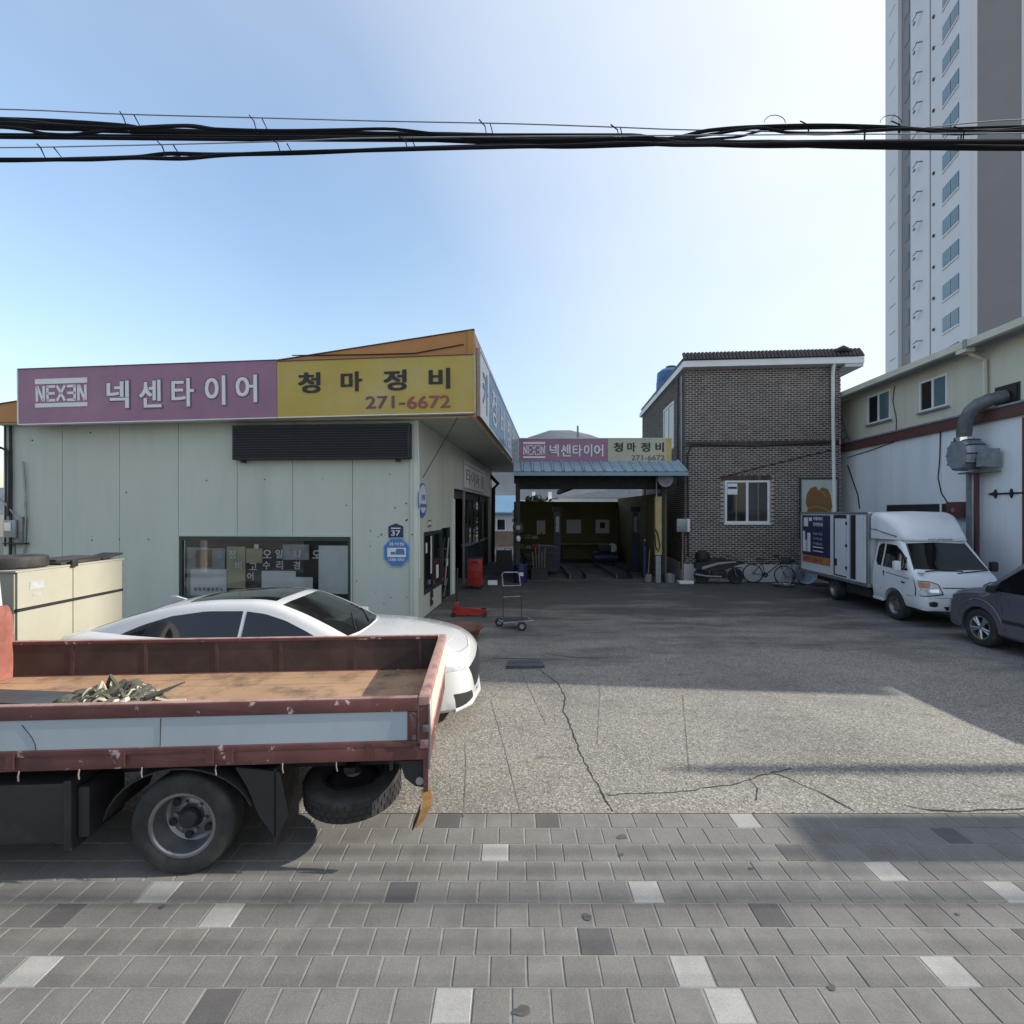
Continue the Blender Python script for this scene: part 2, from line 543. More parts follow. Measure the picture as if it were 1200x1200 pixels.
M_plastic = pm('black_plastic', (0.02, 0.02, 0.022), .6, .15, 4)
M_chrome = pm('chrome', (0.72, 0.73, 0.75), .12, .04, 4, metal=1.0)
M_lens = pm('lamp_lens', (0.42, 0.44, 0.46), .1, .2, 14, spec=.7, coat=.5)
M_amber = pm('amber_lens', (0.42, 0.12, 0.05), .15, .2, 10, coat=.5)
M_creambox = pm('cream_steel_door', (0.345, 0.335, 0.275), .5, .05, 1.4, damt=.25, dirt=(.45, .42, .33), dscale=2.5)
M_brick = [pm('dark_brick', (0.075, 0.045, 0.035), .6, .25, 9, .001, 90), pm('brown_brick', (0.13, 0.075, 0.052), .6, .25, 9, .001, 90),
           pm('grey_brick', (0.072, 0.064, 0.062), .6, .25, 9, .001, 90), pm('black_brick', (0.042, 0.032, 0.030), .6, .25, 9, .001, 90)]
M_brickmortar = pm('brick_mortar', (0.43, 0.395, 0.365), .95, .15, 3, .002, 90, damt=.3, dscale=1.2)
M_plinth = pm('render_plinth', (0.55, 0.55, 0.55), .9, .12, 2, .001, 50, damt=.4, dirt=(.16, .16, .15))
M_rooftile = pm('dark_roof_tile', (0.048, 0.038, 0.036), .6, .3, 8, rnd=.2)
M_bluetile = pm('blue_steel_tile', (0.21, 0.30, 0.36), .45, .1, 3, rnd=.06, damt=.2, dirt=(.12, .18, .24))
M_wing_low = pm('grey_white_panel', (0.74, 0.76, 0.78), .6, .04, .8, damt=.3, dirt=(.38, .39, .41), dscale=1.2, stretch=.2)
M_wing_up = pm('beige_panel', (0.60, 0.575, 0.47), .6, .05, .8, damt=.3, dirt=(.34, .32, .27), dscale=1.5, stretch=.2)
M_capbrown = pm('brown_cap_metal', (0.105, 0.042, 0.036), .55, .15, 2)
M_tower_lt = pm('tower_pale_paint', (0.66, 0.67, 0.70), .8, .03, .2)
M_tower_dk = pm('tower_dark_paint', (0.245, 0.232, 0.24), .85, .03, .3)
M_tower_gl = pm('tower_glass', (0.10, 0.17, 0.20), .12, .2, .5, spec=.6)
M_hill = pm('haze_tinted_hillside', (0.085, 0.10, 0.125), .95, .25, .03, dirt=(.10, .11, .10), damt=.5, dscale=.02)  # bluish base colour carries the distant haze, painted into the hillside
M_mustard = pm('mustard_wall', (0.165, 0.14, 0.06), .8, .2, 1.2, damt=.5, dirt=(.10, .08, .035), dscale=1.2)
M_bayroof = pm('dark_bay_roof', (0.035, 0.036, 0.04), .8, .2, 2)
M_tan = pm('yellow_post_paint', (0.47, 0.38, 0.15), .6, .12, 3, damt=.4, dirt=(.2, .16, .08))
M_red = pm('red_enamel', (0.36, 0.028, 0.02), .4, .12, 3, damt=.2, dirt=(.15, .02, .015))
M_blue = pm('blue_plastic', (0.03, 0.13, 0.33), .45, .1, 3)
M_bluesign = pm('blue_sign_film', (0.055, 0.19, 0.42), .45, .08, 3)
M_navy = pm('navy_print', (0.020, 0.025, 0.075), .45, .1, 3)
M_orangeprint = pm('orange_print', (0.45, 0.16, 0.05), .5, .1, 3)
M_brownprint = pm('brown_print', (0.21, 0.10, 0.035), .6, .1, 2)
M_paper = pm('white_paper', (0.75, 0.76, 0.77), .7, .06, 3)
M_paper2 = pm('yellowed_paper', (0.42, 0.40, 0.26), .75, .1, 3)
M_paper3 = pm('grey_poster', (0.33, 0.35, 0.37), .7, .25, 6)
M_leaf = pm('evergreen_leaf', (0.045, 0.07, 0.028), .7, .4, 4, rnd=.1)
M_bark = pm('bark', (0.09, 0.07, 0.05), .9, .3, 8)
M_camo = [pm('olive_cloth', (0.10, 0.105, 0.075), .9, .3, 6), pm('pale_khaki_cloth', (0.42, 0.40, 0.31), .9, .2, 6), pm('charcoal_cloth', (0.03, 0.032, 0.034), .9, .3, 6)]
M_camo_net = pm('camouflage_cloth', (0.085, 0.085, 0.06), .9, .3, 9, .004, 40, dirt=(.018, .019, .02), damt=1.0, dscale=13, chip=(.40, .38, .30), camt=1.0, cscale=15)
M_ochre = pm('ochre_strap', (0.40, 0.22, 0.07), .85, .3, 12, damt=.6, dirt=(.06, .04, .03), dscale=14)
M_wood = pm('weathered_wood', (0.23, 0.17, 0.11), .85, .25, 5)
# ================================================================ SETTING
EDGE = 4.25                                  # paving meets the concrete yard
def sheet(name, mat, x0, x1, y0, y1, z, kind='structure', nx=1, ny=1):
    mb = MB()
    vs = [(x0 + (x1 - x0) * i / nx, y0 + (y1 - y0) * j / ny, z) for j in range(ny + 1) for i in range(nx + 1)]
    mb.add(vs, [(j * (nx + 1) + i, j * (nx + 1) + i + 1, (j + 1) * (nx + 1) + i + 1, (j + 1) * (nx + 1) + i) for j in range(ny) for i in range(nx)])
    return mb.build(name, mat, None, kind=kind)
g = sheet('ground', M_dirt, -2500, 2500, -300, 3000, -0.16)
g['label'] = 'bare brown ground reaching out to the foot of the hill'
road = sheet('road', M_asph, -60, 60, -6, 2.31, -0.12)
road['label'] = 'dark asphalt street in front of the paved footway'
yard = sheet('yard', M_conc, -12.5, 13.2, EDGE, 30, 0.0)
yard['label'] = 'pale speckled concrete yard between the workshop and the brick house'

# expansion joints and cracks lie on the slab as thin dark sunken lines
def ribbon(name, mat, pts, w, parent, jitter=0.0, z=0.003, seed=1):
    rn = random.Random(seed)
    P = [Vector((p[0], p[1], 0)) for p in pts]
    dense = []
    for a, b in zip(P, P[1:]):
        k = max(1, int((b - a).length / 0.06)) if jitter else max(1, int((b - a).length / 0.5))
        nrm = Vector((-(b - a).y, (b - a).x, 0)).normalized()
        for i in range(k):
            dense.append(a.lerp(b, i / k) + nrm * (rn.uniform(-1, 1) * jitter if i else 0))
    dense.append(P[-1])
    vs, fs = [], []
    for i, p in enumerate(dense):
        t = (dense[min(i + 1, len(dense) - 1)] - dense[max(i - 1, 0)]).normalized()
        nrm = Vector((-t.y, t.x, 0))
        ww = w * (rn.uniform(.45, 1.3) if jitter else 1)
        vs += [(p + nrm * ww / 2).to_tuple()[:2] + (z,), (p - nrm * ww / 2).to_tuple()[:2] + (z,)]
        if i: fs.append((2 * i - 2, 2 * i - 1, 2 * i + 1, 2 * i))
    mb = MB(); mb.add(vs, fs)
    return mb.build(name, mat, parent)
def gp(*pp): return [tuple(G(x, y))[:2] for x, y in pp]
for i, (pp, w) in enumerate([
        ([(632, 785), (655, 802), (662, 818), (660, 832), (671, 858), (681, 885), (694, 910), (707, 932), (718, 951)], .014),
        ([(712, 932), (745, 930), (790, 929), (830, 923), (862, 919), (884, 912), (905, 905), (928, 901)], .013),
        ([(905, 906), (930, 915), (955, 926), (985, 942), (1002, 951)], .012),
        ([(878, 912), (888, 925), (886, 938)], .010),
        ([(1060, 944), (1085, 949), (1130, 951), (1200, 948)], .016),
        ([(640, 766), (665, 770), (700, 772)], .02)]):
    ribbon('crack', M_crack, gp(*pp), w, yard, .012, .003 + i * .0006, seed=i)
for i, (pp, w) in enumerate([([(543, 957), (546, 905), (545, 872)], .012), ([(609, 950), (592, 880), (575, 820)], .008), ([(640, 850), (612, 790), (600, 765)], .008),
                             ([(700, 870), (703, 812), (700, 795)], .007), ([(808, 905), (803, 850), (800, 815)], .007)]):
    ribbon('expansion_joint', M_seam, gp(*pp), w, yard, .003, .0022 + i * .0003, seed=30 + i)
# ragged flat spots
def blot(name, mat, cx, cy, rx, ry, seed, z, parent, n=64, amp=.22):
    rn = random.Random(seed)
    ph = [rn.uniform(0, 6.3) for _ in range(7)]
    pts = []
    for k in range(n):
        a = 2 * math.pi * k / n
        r = 1 + amp * sum(math.sin((j + 2) * a + ph[j]) / (j + 1.6) for j in range(7))
        pts.append((cx + rx * r * math.cos(a), cy + ry * r * math.sin(a), z))
    mb = MB(); mb.add(pts, [list(range(n))])
    return mb.build(name, mat, parent)
# paved footway: every block in view is a piece of its own
footway = sheet('footway', M_mortar, -60, 60, 2.5, EDGE, -0.0045)
footway['label'] = 'footway of square grey concrete blocks with a few pale and dark ones'
TW, TD = .2, (EDGE - 2.5) / 9
light_px = [(587, 997), (770, 1042), (1045, 1017), (1178, 1035), (250, 1082), (208, 1037), (800, 1140), (1098, 1138), (508, 1174), (8, 1152), (880, 962), (60, 980), (930, 1320)]
dark_px = [(480, 1043), (678, 1100), (255, 1185), (517, 963), (908, 1070), (942, 996), (1115, 972), (630, 962), (60, 1085), (-40, 1090), (1220, 1110)]
def block_mesh(name, mat, w, d):
    c = .004
    mb = MB()
    mb.add([(-w/2, -d/2, 0), (w/2, -d/2, 0), (w/2, d/2, 0), (-w/2, d/2, 0), (-w/2, -d/2, .05), (w/2, -d/2, .05), (w/2, d/2, .05), (-w/2, d/2, .05),
            (-w/2+c, -d/2+c, .054), (w/2-c, -d/2+c, .054), (w/2-c, d/2-c, .054), (-w/2+c, d/2-c, .054)],
           [(0, 1, 5, 4), (1, 2, 6, 5), (2, 3, 7, 6), (3, 0, 4, 7), (4, 5, 9, 8), (5, 6, 10, 9), (6, 7, 11, 10), (7, 4, 8, 11), (8, 9, 10, 11)])
    o = mb.build(name, mat)
    me = o.data
    bpy.data.objects.remove(o)
    return me
BM = {'n': block_mesh('paving_block', M_tile, TW - .009, TD - .007), 'l': block_mesh('paving_block', M_tile_lt, TW - .009, TD - .007), 'd': block_mesh('paving_block', M_tile_dk, TW - .009, TD - .007)}
cells = []
for r in range(9):
    y = EDGE - TD * (r + .5)
    off = 0.0 if r % 2 else TW / 2
    off += [0, .01, -.015, .008, -.01, .012, .0, -.008, .01][r]
    for k in range(-70, 71):
        cells.append([k * TW + off - .012, y, 'n'])
for lst, ch in ((light_px, 'l'), (dark_px, 'd')):
    for px, py in lst:
        p = G(px, py)
        b = min(cells, key=lambda c: (c[0] - p.x) ** 2 + (c[1] - p.y) ** 2 * 1.2)
        b[2] = ch
inview = sorted([c for c in cells if abs(c[0]) < c[1] + .15], key=lambda c: c[1] + .0005 * abs(c[0]))
inview = inview[:300]
keep = set(map(id, inview))
rn = random.Random(5)
for c in inview:
    o = link('paving_block', BM[c[2]], footway)
    o.location = (c[0] + rn.uniform(-.0015, .0015), c[1] + rn.uniform(-.0015, .0015), -.0545 + rn.uniform(-.0012, .001))
    o.rotation_euler = (rn.uniform(-.004, .004), rn.uniform(-.004, .004), rn.uniform(-.006, .006))
mb = MB()
for c in cells:
    if id(c) in keep: continue
    w, d, z = TW - .009, TD - .007, -.002 + rn.uniform(-.0022, .0018)
    x, y = c[0], c[1]
    mb.box(x - w / 2, x + w / 2, y - d / 2, y + d / 2, -.03, z, {'n': 0, 'l': 1, 'd': 2}[c[2]])
mb.build('paving_block_field', [M_tile, M_tile_lt, M_tile_dk], footway, kind='stuff')
M_stain = pm('gum_spot', (.075, .072, .07), .8, .3, 20)
# gum spots and stains on the blocks
rn = random.Random(11)
for i, (px, py, r) in enumerate([(729, 981, .035), (688, 1075, .03), (612, 1185, .038), (728, 1002, .018), (975, 1158, .02), (1122, 1072, .014),
                                 (190, 1063, .018), (880, 1018, .016)]):
    p = G(px, py)
    blot('stain', M_stain, p.x, p.y, r, r * .85, 100 + i, .0035, footway, 16, .25)
# granite kerb along the street
kerb = thing('kerb', 'pale granite kerb stones between footway and street', None, (0, 0, 0))
del kerb['label']; kerb['kind'] = 'structure'
for k in range(-12, 13):
    box('kerb_stone', M_kerb, kerb, k * 1.0 - .012 + .004, (k + 1) * 1.0 - .012 - .004, 2.32, 2.492, -.13, .001, c=.01)

# hill far behind
def hill(name, pts, y0, depth, label):
    mb = MB()
    nx, ny = 90, 14
    xs0, xs1 = pts[0][0], pts[-1][0]
    vs = []
    rn = random.Random(9)
    from mathutils import noise as mn
    for j in range(ny + 1):
        t = j / ny
        for i in range(nx + 1):
            x = xs0 + (xs1 - xs0) * i / nx
            h = lerp_table(pts, x)[0]
            prof = math.sin(min(1, t * 1.25) * math.pi / 2) if t < .8 else 1 - (t - .8) * 1.2
            z = h * prof + mn.noise((x * .02, t * 5, 1.3)) * 6 * (1 - abs(prof - .5)) - .5
            z += mn.noise((x * .11, t * 18, 4.3)) * 2.2
            vs.append((x * (1 + t * .25), y0 + depth * t, z if j else -2))
    mb.add(vs, [(j * (nx + 1) + i, j * (nx + 1) + i + 1, (j + 1) * (nx + 1) + i + 1, (j + 1) * (nx + 1) + i) for j in range(ny) for i in range(nx)], 0, True)
    return mb.build(name, M_hill, None, kind='structure', label=label, sharp=180)
hill('hill', [(-700, 20), (-420, 40), (-160, 62), (-20, 80), (4, 88), (25, 101), (45, 105), (65, 103), (85, 96), (110, 86), (140, 76), (190, 55), (300, 42), (700, 26), (1200, 18)], 480, 200, 'round bare winter hill showing above the garage bay')

# ================================================================ TYRE SHOP (left)
S = Frame(-2.13, 11.6, -4.5)
shop = thing('tyre_shop', 'low tyre shop with pale green panel walls and orange sign fascia', 'shop', S.w(0, 0), S.a)
HW = 4.58
LX = S.x(4)
seams = [LX] + [S.x(p) for p in (73, 140, 209, 278, 343, 413)] + [-.2]
wz1, wz0 = 1.93, .45
holes = [(S.x(209), S.x(413), wz0, wz1)]
g_ = .006
for a, b in zip(seams, seams[1:]):
    inwin = a >= seams[3] - .01 and b <= seams[6] + .01
    if inwin:
        box('panel', M_wall, shop, a + g_, b - g_, 0, .1, wz1 + .03, HW)
        box('panel', M_wall, shop, a + g_, b - g_, 0, .1, 0.0, wz0 - .03)
    else:
        box('panel', M_wall, shop, a + g_, b - g_, 0, .1, 0.0, HW)
box('panel_backing', M_galv, shop, LX, seams[3], .105, .13, 0, HW)
box('panel_backing', M_galv, shop, seams[6], -.1, .105, .13, 0, HW)
box('panel_backing', M_galv, shop, seams[3], seams[6], .105, .13, wz1, HW)
box('corner_post', M_wall, shop, -.2 + .003, -.09, -.012, .12, 0, HW)
box('corner_post', M_cream, shop, -.087, .012, -.016, .16, 0, HW)
# screw heads and small holes on the panels
sc = MB(); rn = random.Random(2)
for px, py in [(38, 516), (106, 507), (40, 630), (108, 629), (108, 633), (148, 577), (174, 632), (131, 690), (140, 632), (366, 537), (242, 563), (378, 561), (406, 592), (457, 556), (463, 595), (476, 590), (477, 609), (434, 622),
               (434, 640), (443, 629), (433, 635), (440, 695), (458, 700), (477, 700), (450, 707), (476, 610), (310, 562), (418, 681)]:
    x = S.x(px, 0); z = S.z(py, x, 0)
    sc.disc((x, 0, z), (0, -1, 0), rn.uniform(.008, .02), 8, 0, .006)
sc.build('screw_heads', M_dark, shop, kind='stuff')
# front window with notices behind the pane
wf = thing('window', None, None); wf.parent = shop
x0, x1 = seams[3], seams[6]
box('frame', M_wall, wf, x0 + .002, x1 - .002, -.03, .08, wz1 + .002, wz1 + .028)
box('frame', M_wall, wf, x0 + .002, x0 + .03, -.03, .08, wz0, wz1)
box('frame', M_wall, wf, x1 - .03, x1 - .002, -.03, .08, wz0, wz1)
box('frame', M_wall, wf, x0 + .002, x1 - .002, -.045, .08, wz0 - .028, wz0 - .002)
for a in ((x0 + .032, x0 + .10, wz0, wz1), (x1 - .10, x1 - .032, wz0, wz1), (x0 + .102, x1 - .102, wz1 - .09, wz1), (x0 + .102, x1 - .102, wz0, wz0 + .06)):
    box('frame', M_frame_g, wf, a[0], a[1], -.015, .06, a[2], a[3])
xm = (x0 + x1) / 2
M_wglass = bpy.data.materials.new('window_glass')
M_wglass.use_nodes = True
gn, gl_ = M_wglass.node_tree.nodes, M_wglass.node_tree.links
gn.clear()
g_out, g_mx, g_tr, g_gs, g_fr = (gn.new('ShaderNode' + k_) for k_ in ('OutputMaterial', 'MixShader', 'BsdfTransparent', 'BsdfGlossy', 'Fresnel'))
g_tr.inputs['Color'].default_value = (.97, .98, .98, 1)
g_gs.inputs['Roughness'].default_value = .03
g_fr.inputs['IOR'].default_value = 1.5
gl_.new(g_fr.outputs[0], g_mx.inputs[0]); gl_.new(g_tr.outputs[0], g_mx.inputs[1]); gl_.new(g_gs.outputs[0], g_mx.inputs[2]); gl_.new(g_mx.outputs[0], g_out.inputs['Surface'])
box('pane', M_wglass, wf, x0 + .10, x1 - .10, .02, .028, wz0 + .06, wz1 - .09)
box('room_back', M_black, wf, x0, x1, .22, .24, wz0 - .2, wz1 + .1)
def wx(px): return S.x(px, .05)
def wzz(py): return S.z(py, wx(310), .05)
papers = [(217, 240, 642, 702, M_paper3, .100), (240, 262, 643, 668, M_paper3, .095), (222, 264, 668, 699, M_paper, .09), (228, 247, 645, 666, M_brownprint, .085), (264, 286, 641, 690, M_paper2, .10),
          (287, 306, 643, 660, M_paper2, .10), (330, 361, 638, 656, M_paper3, .1), (306, 346, 669, 692, M_paper, .07), (346, 366, 676, 692, M_paper, .072), (373, 408, 639, 695, M_paper, .065), (297, 302, 638, 643, M_paper, .08)]
for px0, px1, py0, py1, m, y in papers:
    box('notice', m, wf, wx(px0), wx(px1), y, y + .003, wzz(py1), wzz(py0))
for ch, px, py, hh in [('오', 308, 654, .19), ('일', 323, 654, .2), ('나', 345, 654, .19), ('오', 366, 654, .19), ('수', 308, 667, .19), ('리', 324, 667, .2), ('경', 344, 667, .19), ('어', 290, 680, .18), ('오', 373, 680, .17), ('스', 373, 692, .16),
                       ('고', 292, 668, .16), ('정', 268, 655, .2), ('비', 276, 668, .2)]:
    letter('lettering', ch, M_paper, wf, wx(px), .045, wzz(py), height=hh, offset=.015, extrude=.003)
letter('lettering', '증 목 적 물 화 전 소', M_navy, wf, wx(226), .084, wzz(694), height=.09, width=.72, offset=.02, extrude=.003)

# side wall: plane x = 0 running back
SY = lambda px: S.y(px, 0.0)
DEP = 14.2
yo0, yo1 = 4.25, 13.4
box('side_panel', M_cream, shop, -.1, 0, .165, .52, 0, HW)
box('side_panel', M_cream, shop, -.1, 0, .523, 2.45, 2.02, HW)
box('side_panel', M_cream, shop, -.1, 0, .523, 2.45, 0, .53)
box('side_panel', M_cream, shop, -.1, 0, 2.453, 3.62, 2.05, HW)
box('side_panel', M_cream, shop, -.1, .006, 3.623, 4.25, 0, HW)
box('side_panel', M_cream, shop, -.1, 0, 4.253, 8.0, 3.24, HW)
box('side_panel', M_cream, shop, -.1, 0, 8.003, 13.4, 3.24, HW)
box('side_panel', M_cream, shop, -.1, .006, 13.403, DEP, 0, HW)
box('door_post', M_white, shop, .008, .05, 4.0, 4.2, 0, 2.9)
sw = thing('window', None, None); sw.parent = shop
for a in ((.523, .6, .53, 2.0), (2.37, 2.45, .53, 2.0), (1.42, 1.50, .61, 1.92), (.603, 2.367, 1.925, 2.02), (.603, 2.367, .53, .605)):
    box('frame', M_frame_g, sw, -.06, .012, *a)
box('pane', M_glass, sw, -.03, -.02, .6, 2.37, .6, 1.93)
box('curtain_edge', M_paper, sw, -.017, -.012, 1.28, 1.40, .95, 1.9)
box('notice', M_paper, sw, -.017, -.012, .78, .92, 1.5, 1.75)
box('notice', M_paper, sw, -.017, -.012, 1.9, 2.15, .75, 1.1)
dr = thing('door', None, None); dr.parent = shop
box('frame', M_frame_g, dr, -.06, .015, 2.453, 2.53, 0, 2.05)
box('frame', M_frame_g, dr, -.06, .015, 3.54, 3.62, 0, 2.05)
box('pane', M_glass, dr, -.04, -.03, 2.53, 3.54, .05, 2.05)
tube('handle', M_alum, dr, [(.03, 2.75, .45), (.03, 3.0, 1.1), (.03, 3.3, 1.75)], .02, 6)
box('notice', M_paper, dr, .0, .01, 3.0, 3.3, .95, 1.15)
tube('handle', M_alum, dr, [(.03, 2.62, .15), (.03, 3.1, .6)], .018, 6)
# workshop interior seen through the open side
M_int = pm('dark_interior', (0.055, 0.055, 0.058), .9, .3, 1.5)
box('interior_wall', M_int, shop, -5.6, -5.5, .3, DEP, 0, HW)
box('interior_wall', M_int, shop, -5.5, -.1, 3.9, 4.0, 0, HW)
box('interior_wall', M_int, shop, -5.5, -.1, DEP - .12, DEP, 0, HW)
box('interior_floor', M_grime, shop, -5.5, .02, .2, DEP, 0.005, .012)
for px, w in ((545, .10), (563, .07), (571, .07)):
    y = SY(px)
    box('shutter_rail', M_alum if px == 545 else M_dark, shop, -.09, -.02, y, y + w, 0.012, 3.23)
box('half_wall', pm('dark_blue_panel', (.03, .04, .07), .6, .2, 2), shop, -.35, -.12, SY(552), 13.3, .012, 1.22)
box('counter_top', M_alum, shop, -.4, -.05, SY(552), 13.3, 1.222, 1.27)
box('shutter_box', M_int, shop, -.5, -.1, 4.3, 13.3, 2.95, 3.23)
for px in (552, 556, 560, 567):
    y = SY(px) + .1
    box('glazing_bar', M_int, shop, -.16, -.11, y, y + .08, 1.275, 2.95)
box('pane', M_glass, shop, -.2, -.195, SY(548), 13.3, 1.275, 2.95)
# roof, soffit, fascia
box('soffit', M_cream, shop, LX, 1.3, -.2, DEP + 1.2, HW + .002, HW + .07)
box('roof', M_galv, shop, LX, 1.2, -.1, DEP + 1.2, HW + .075, HW + .2)
FE = DEP + 1.3
fz0 = 4.6
box('side_fascia', M_orange, shop, 1.22, 1.32, -.30, FE, fz0, 6.2).data
fs_ = MB()
fs_.prism([(-.30, 6.203), (FE, 6.203), (FE, 6.36), (-.30, 6.47)], 1.2, 1.325, 'x')
fs_.build('side_fascia_cap', M_orange, shop)
ff = MB()
xl = LX - .3
ff.prism([(xl, fz0 + .02), (1.196, fz0 + .02), (1.196, 6.47), (xl, 4.97)], -.29, -.2, 'y')
ff.build('front_fascia', M_orange, shop)
tr = MB(); tr.prism([(xl, 4.972), (1.33, 6.472 + .02), (1.33, 6.51), (xl, 5.0)], -.31, -.18, 'y')
tr.build('fascia_trim', M_capbrown, shop)
box('fascia_corner', M_orange, shop, 1.19, 1.335, -.335, -.305, fz0 - .04, 6.46)
tube('cable', M_black, shop, [(-2.8, -.31, 6.02), (-1.2, -.31, 6.0), (0, -.31, 6.0), (1.1, -.31, 6.17)], .012, 5)
tube('cable', M_black, shop, [(.95, -.2, 4.6), (.45, .1, 3.9), (.02, .35, 3.3)], .009, 5)
tube('cable', M_white, shop, [(-.01, -.03, 4.5), (.03, -.03, 3.6), (.03, -.02, 2.4), (.03, 0, 1.0)], .012, 5)
tube('gutter_pipe', M_plastic, shop, [(-.02, 13.7, 4.3), (.35, 13.9, 3.9), (.1, 14.15, 3.7), (.06, 14.15, 0)], .09, 8)
# left end: conduits and meter boxes
for px, r, y0_, y1_ in ((12, .03, 497, 640), (6, .02, 497, 620)):
    x = S.x(px, -.05)
    tube('conduit', M_plastic, shop, [(x, -.05, S.z(y0_, x, 0)), (x + .02, -.05, S.z(560, x, 0)), (x, -.05, S.z(y1_ + 20, x, 0))], r, 6)
xx = S.x(28, -.05)
tube('conduit', M_galv, shop, [(xx - .03, -.05, S.z(541, xx, 0)), (xx + .02, -.05, S.z(565, xx, 0)), (xx + .05, -.05, S.z(600, xx, 0)), (xx, -.05, S.z(655, xx, 0))], .022, 6)
xx = S.x(0, -.1)
tube('conduit', M_black, shop, [(xx - .4, -.08, S.z(530, xx, 0)), (xx, -.08, S.z(525, xx, 0)), (xx + .2, -.08, S.z(530, xx, 0)), (xx + .22, -.08, S.z(560, xx, 0)), (xx + .2, -.08, S.z(605, xx, 0))], .03, 7)
tube('conduit', M_galv, shop, [(xx - .3, -.07, S.z(575, xx, 0)), (xx + .1, -.07, S.z(590, xx, 0)), (xx + .5, -.07, S.z(612, xx, 0))], .02, 6)

# wall mounted pieces are things of their own
def on_shop(name, label, cat, lx, ly, lz, group=None, rz=0.0):
    return thing(name, label, cat, S.w(lx, ly, lz), S.a + rz, group)
mb_ = on_shop('meter_box', 'grey electricity meter boxes with wires on the far left end of the green wall', 'meter box', S.x(18, -.02), -.02, S.z(620, S.x(18), 0))
box('case', M_galv, mb_, -.16, .16, -.14, .0, -.2, .22, c=.01)
box('cover', M_white, mb_, -.12, .05, -.16, -.142, -.04, .16, c=.008)
box('case', M_steel, mb_, .165, .29, -.1, .0, -.3, .3, c=.01)
box('bracket', M_dark, mb_, -.2, .36, -.12, 0, -.36, -.325)
tube('wire', M_black, mb_, [(.05, -.06, -.36), (.1, -.08, -.6), (.25, -.05, -.75)], .012, 5)

led = on_shop('display_board', 'long black unlit dot display board under the yellow sign', 'display board', S.x(376, -.2), -.004, 0)
lx0, lx1 = S.x(272, -.2) - led.location.x * 0, S.x(480, -.2)
cx_ = S.x(376, -.2)
zt, zb = S.z(497, cx_, -.2), S.z(538, cx_, -.2)
box('case', M_plastic, led, lx0 - cx_, lx1 - cx_, -.2, -.0, zb, zt, c=.012)
box('face', pm('dark_led_face', (.010, .010, .016), .6, .2, 30, spec=.25), led, lx0 - cx_ + .05, lx1 - cx_ - .05, -.206, -.202, zb + .05, zt - .05)
mbl = MB()
for k in range(12):
    z = zb + .08 + (zt - zb - .16) * k / 11
    mbl.box(lx0 - cx_ + .06, lx1 - cx_ - .06, -.211, -.207, z - .008, z + .008)
mbl.build('pixel_rows', M_black, led, kind='stuff')
box('bracket', M_dark, led, lx1 - cx_ - .35, lx1 - cx_ - .25, -.12, -.05, zb - .06, zb - .002)
box('bracket', M_dark, led, lx0 - cx_ + .15, lx0 - cx_ + .25, -.12, -.05, zb - .06, zb - .002)

# the two halves of the long front sign
SGY = -.46
def sign_half(name, label, mat, xa, xb):
    t = on_shop(name, label, 'sign', xa, SGY, 0)
    w = xb - xa
    t.rotation_euler = (0, R(-.62), S.a)
    return t, w
xsL, xsM, xsR = S.x(22, SGY), S.x(325, SGY), S.x(555, SGY)
zl0, zl1 = S.z(497, xsL, SGY), S.z(433, xsL, SGY)
zm0, zm1 = S.z(489, xsM, SGY), S.z(424, xsM, SGY)
t, w = sign_half('signboard', 'faded pink sign with white lettering along the front of the shop roof', M_pink, xsL, xsM)
h = zl1 - zl0
t.location.z = zl0
box('face', M_pink, t, 0, w - .004, 0, .14, 0, h)
for a in ((-.012, w - .004, -.02, .0), (-.012, w - .004, h, h + .02)):
    box('frame', M_capbrown if a[2] > 0 else M_white, t, a[0], a[1], -.012, .15, a[2], a[3])
box('frame', M_white, t, -.03, -.002, -.01, .15, 0, h)
X = lambda px: S.x(px, SGY) - xsL
# the maker's mark: letters between two bars
for a, b in ((.715, .81), (.29, .365)):
    box('logo_bar', M_wlet, t, X(42), X(103), -.012, -.002, h * a, h * b)
def stroke(mb, pts, w, y0, y1):
    for a, b in zip(pts, pts[1:]):
        a, b = Vector((a[0], 0, a[1])), Vector((b[0], 0, b[1]))
        d = (b - a).normalized(); n = Vector((-d.z, 0, d.x)) * w / 2
        a2, b2 = a - d * w * .3, b + d * w * .3
        P = [a2 + n, a2 - n, b2 - n, b2 + n]
        mb.add([(p.x, y0, p.z) for p in P] + [(p.x, y1, p.z) for p in P], [(0, 1, 2, 3), (7, 6, 5, 4), (0, 4, 5, 1), (1, 5, 6, 2), (2, 6, 7, 3), (3, 7, 4, 0)])
def mark(parent, x0, x1, z0, z1, y0, y1, mat):
    W, H = (x1 - x0) / 5, z1 - z0
    sw_ = W * .225
    for k, glyph in enumerate(('N', 'E', 'X', 'G', 'N')):
        a = x0 + k * W + W * .13
        b = x0 + (k + 1) * W - W * .13
        m = (a + b) / 2; zm = (z0 + z1) / 2
        mb = MB()
        s = lambda *p: stroke(mb, [(a + (b - a) * u, z0 + H * v) for u, v in p], sw_, y0, y1)
        if glyph == 'N': s((.05, .06), (.05, .94)); s((.12, .94), (.85, .06)); s((.95, .06), (.95, .94))
        if glyph == 'E': s((1, .93), (.12, .93), (.05, .5), (.12, .07), (1, .07)); s((.1, .5), (.95, .5))
        if glyph == 'X': s((.0, .94), (.95, .06)); s((.0, .06), (.95, .94))
        if glyph == 'G': s((.0, .93), (.88, .93), (.95, .5), (.88, .07), (.0, .07)); s((.9, .5), (.05, .5))
        mb.build('letter', mat, parent)
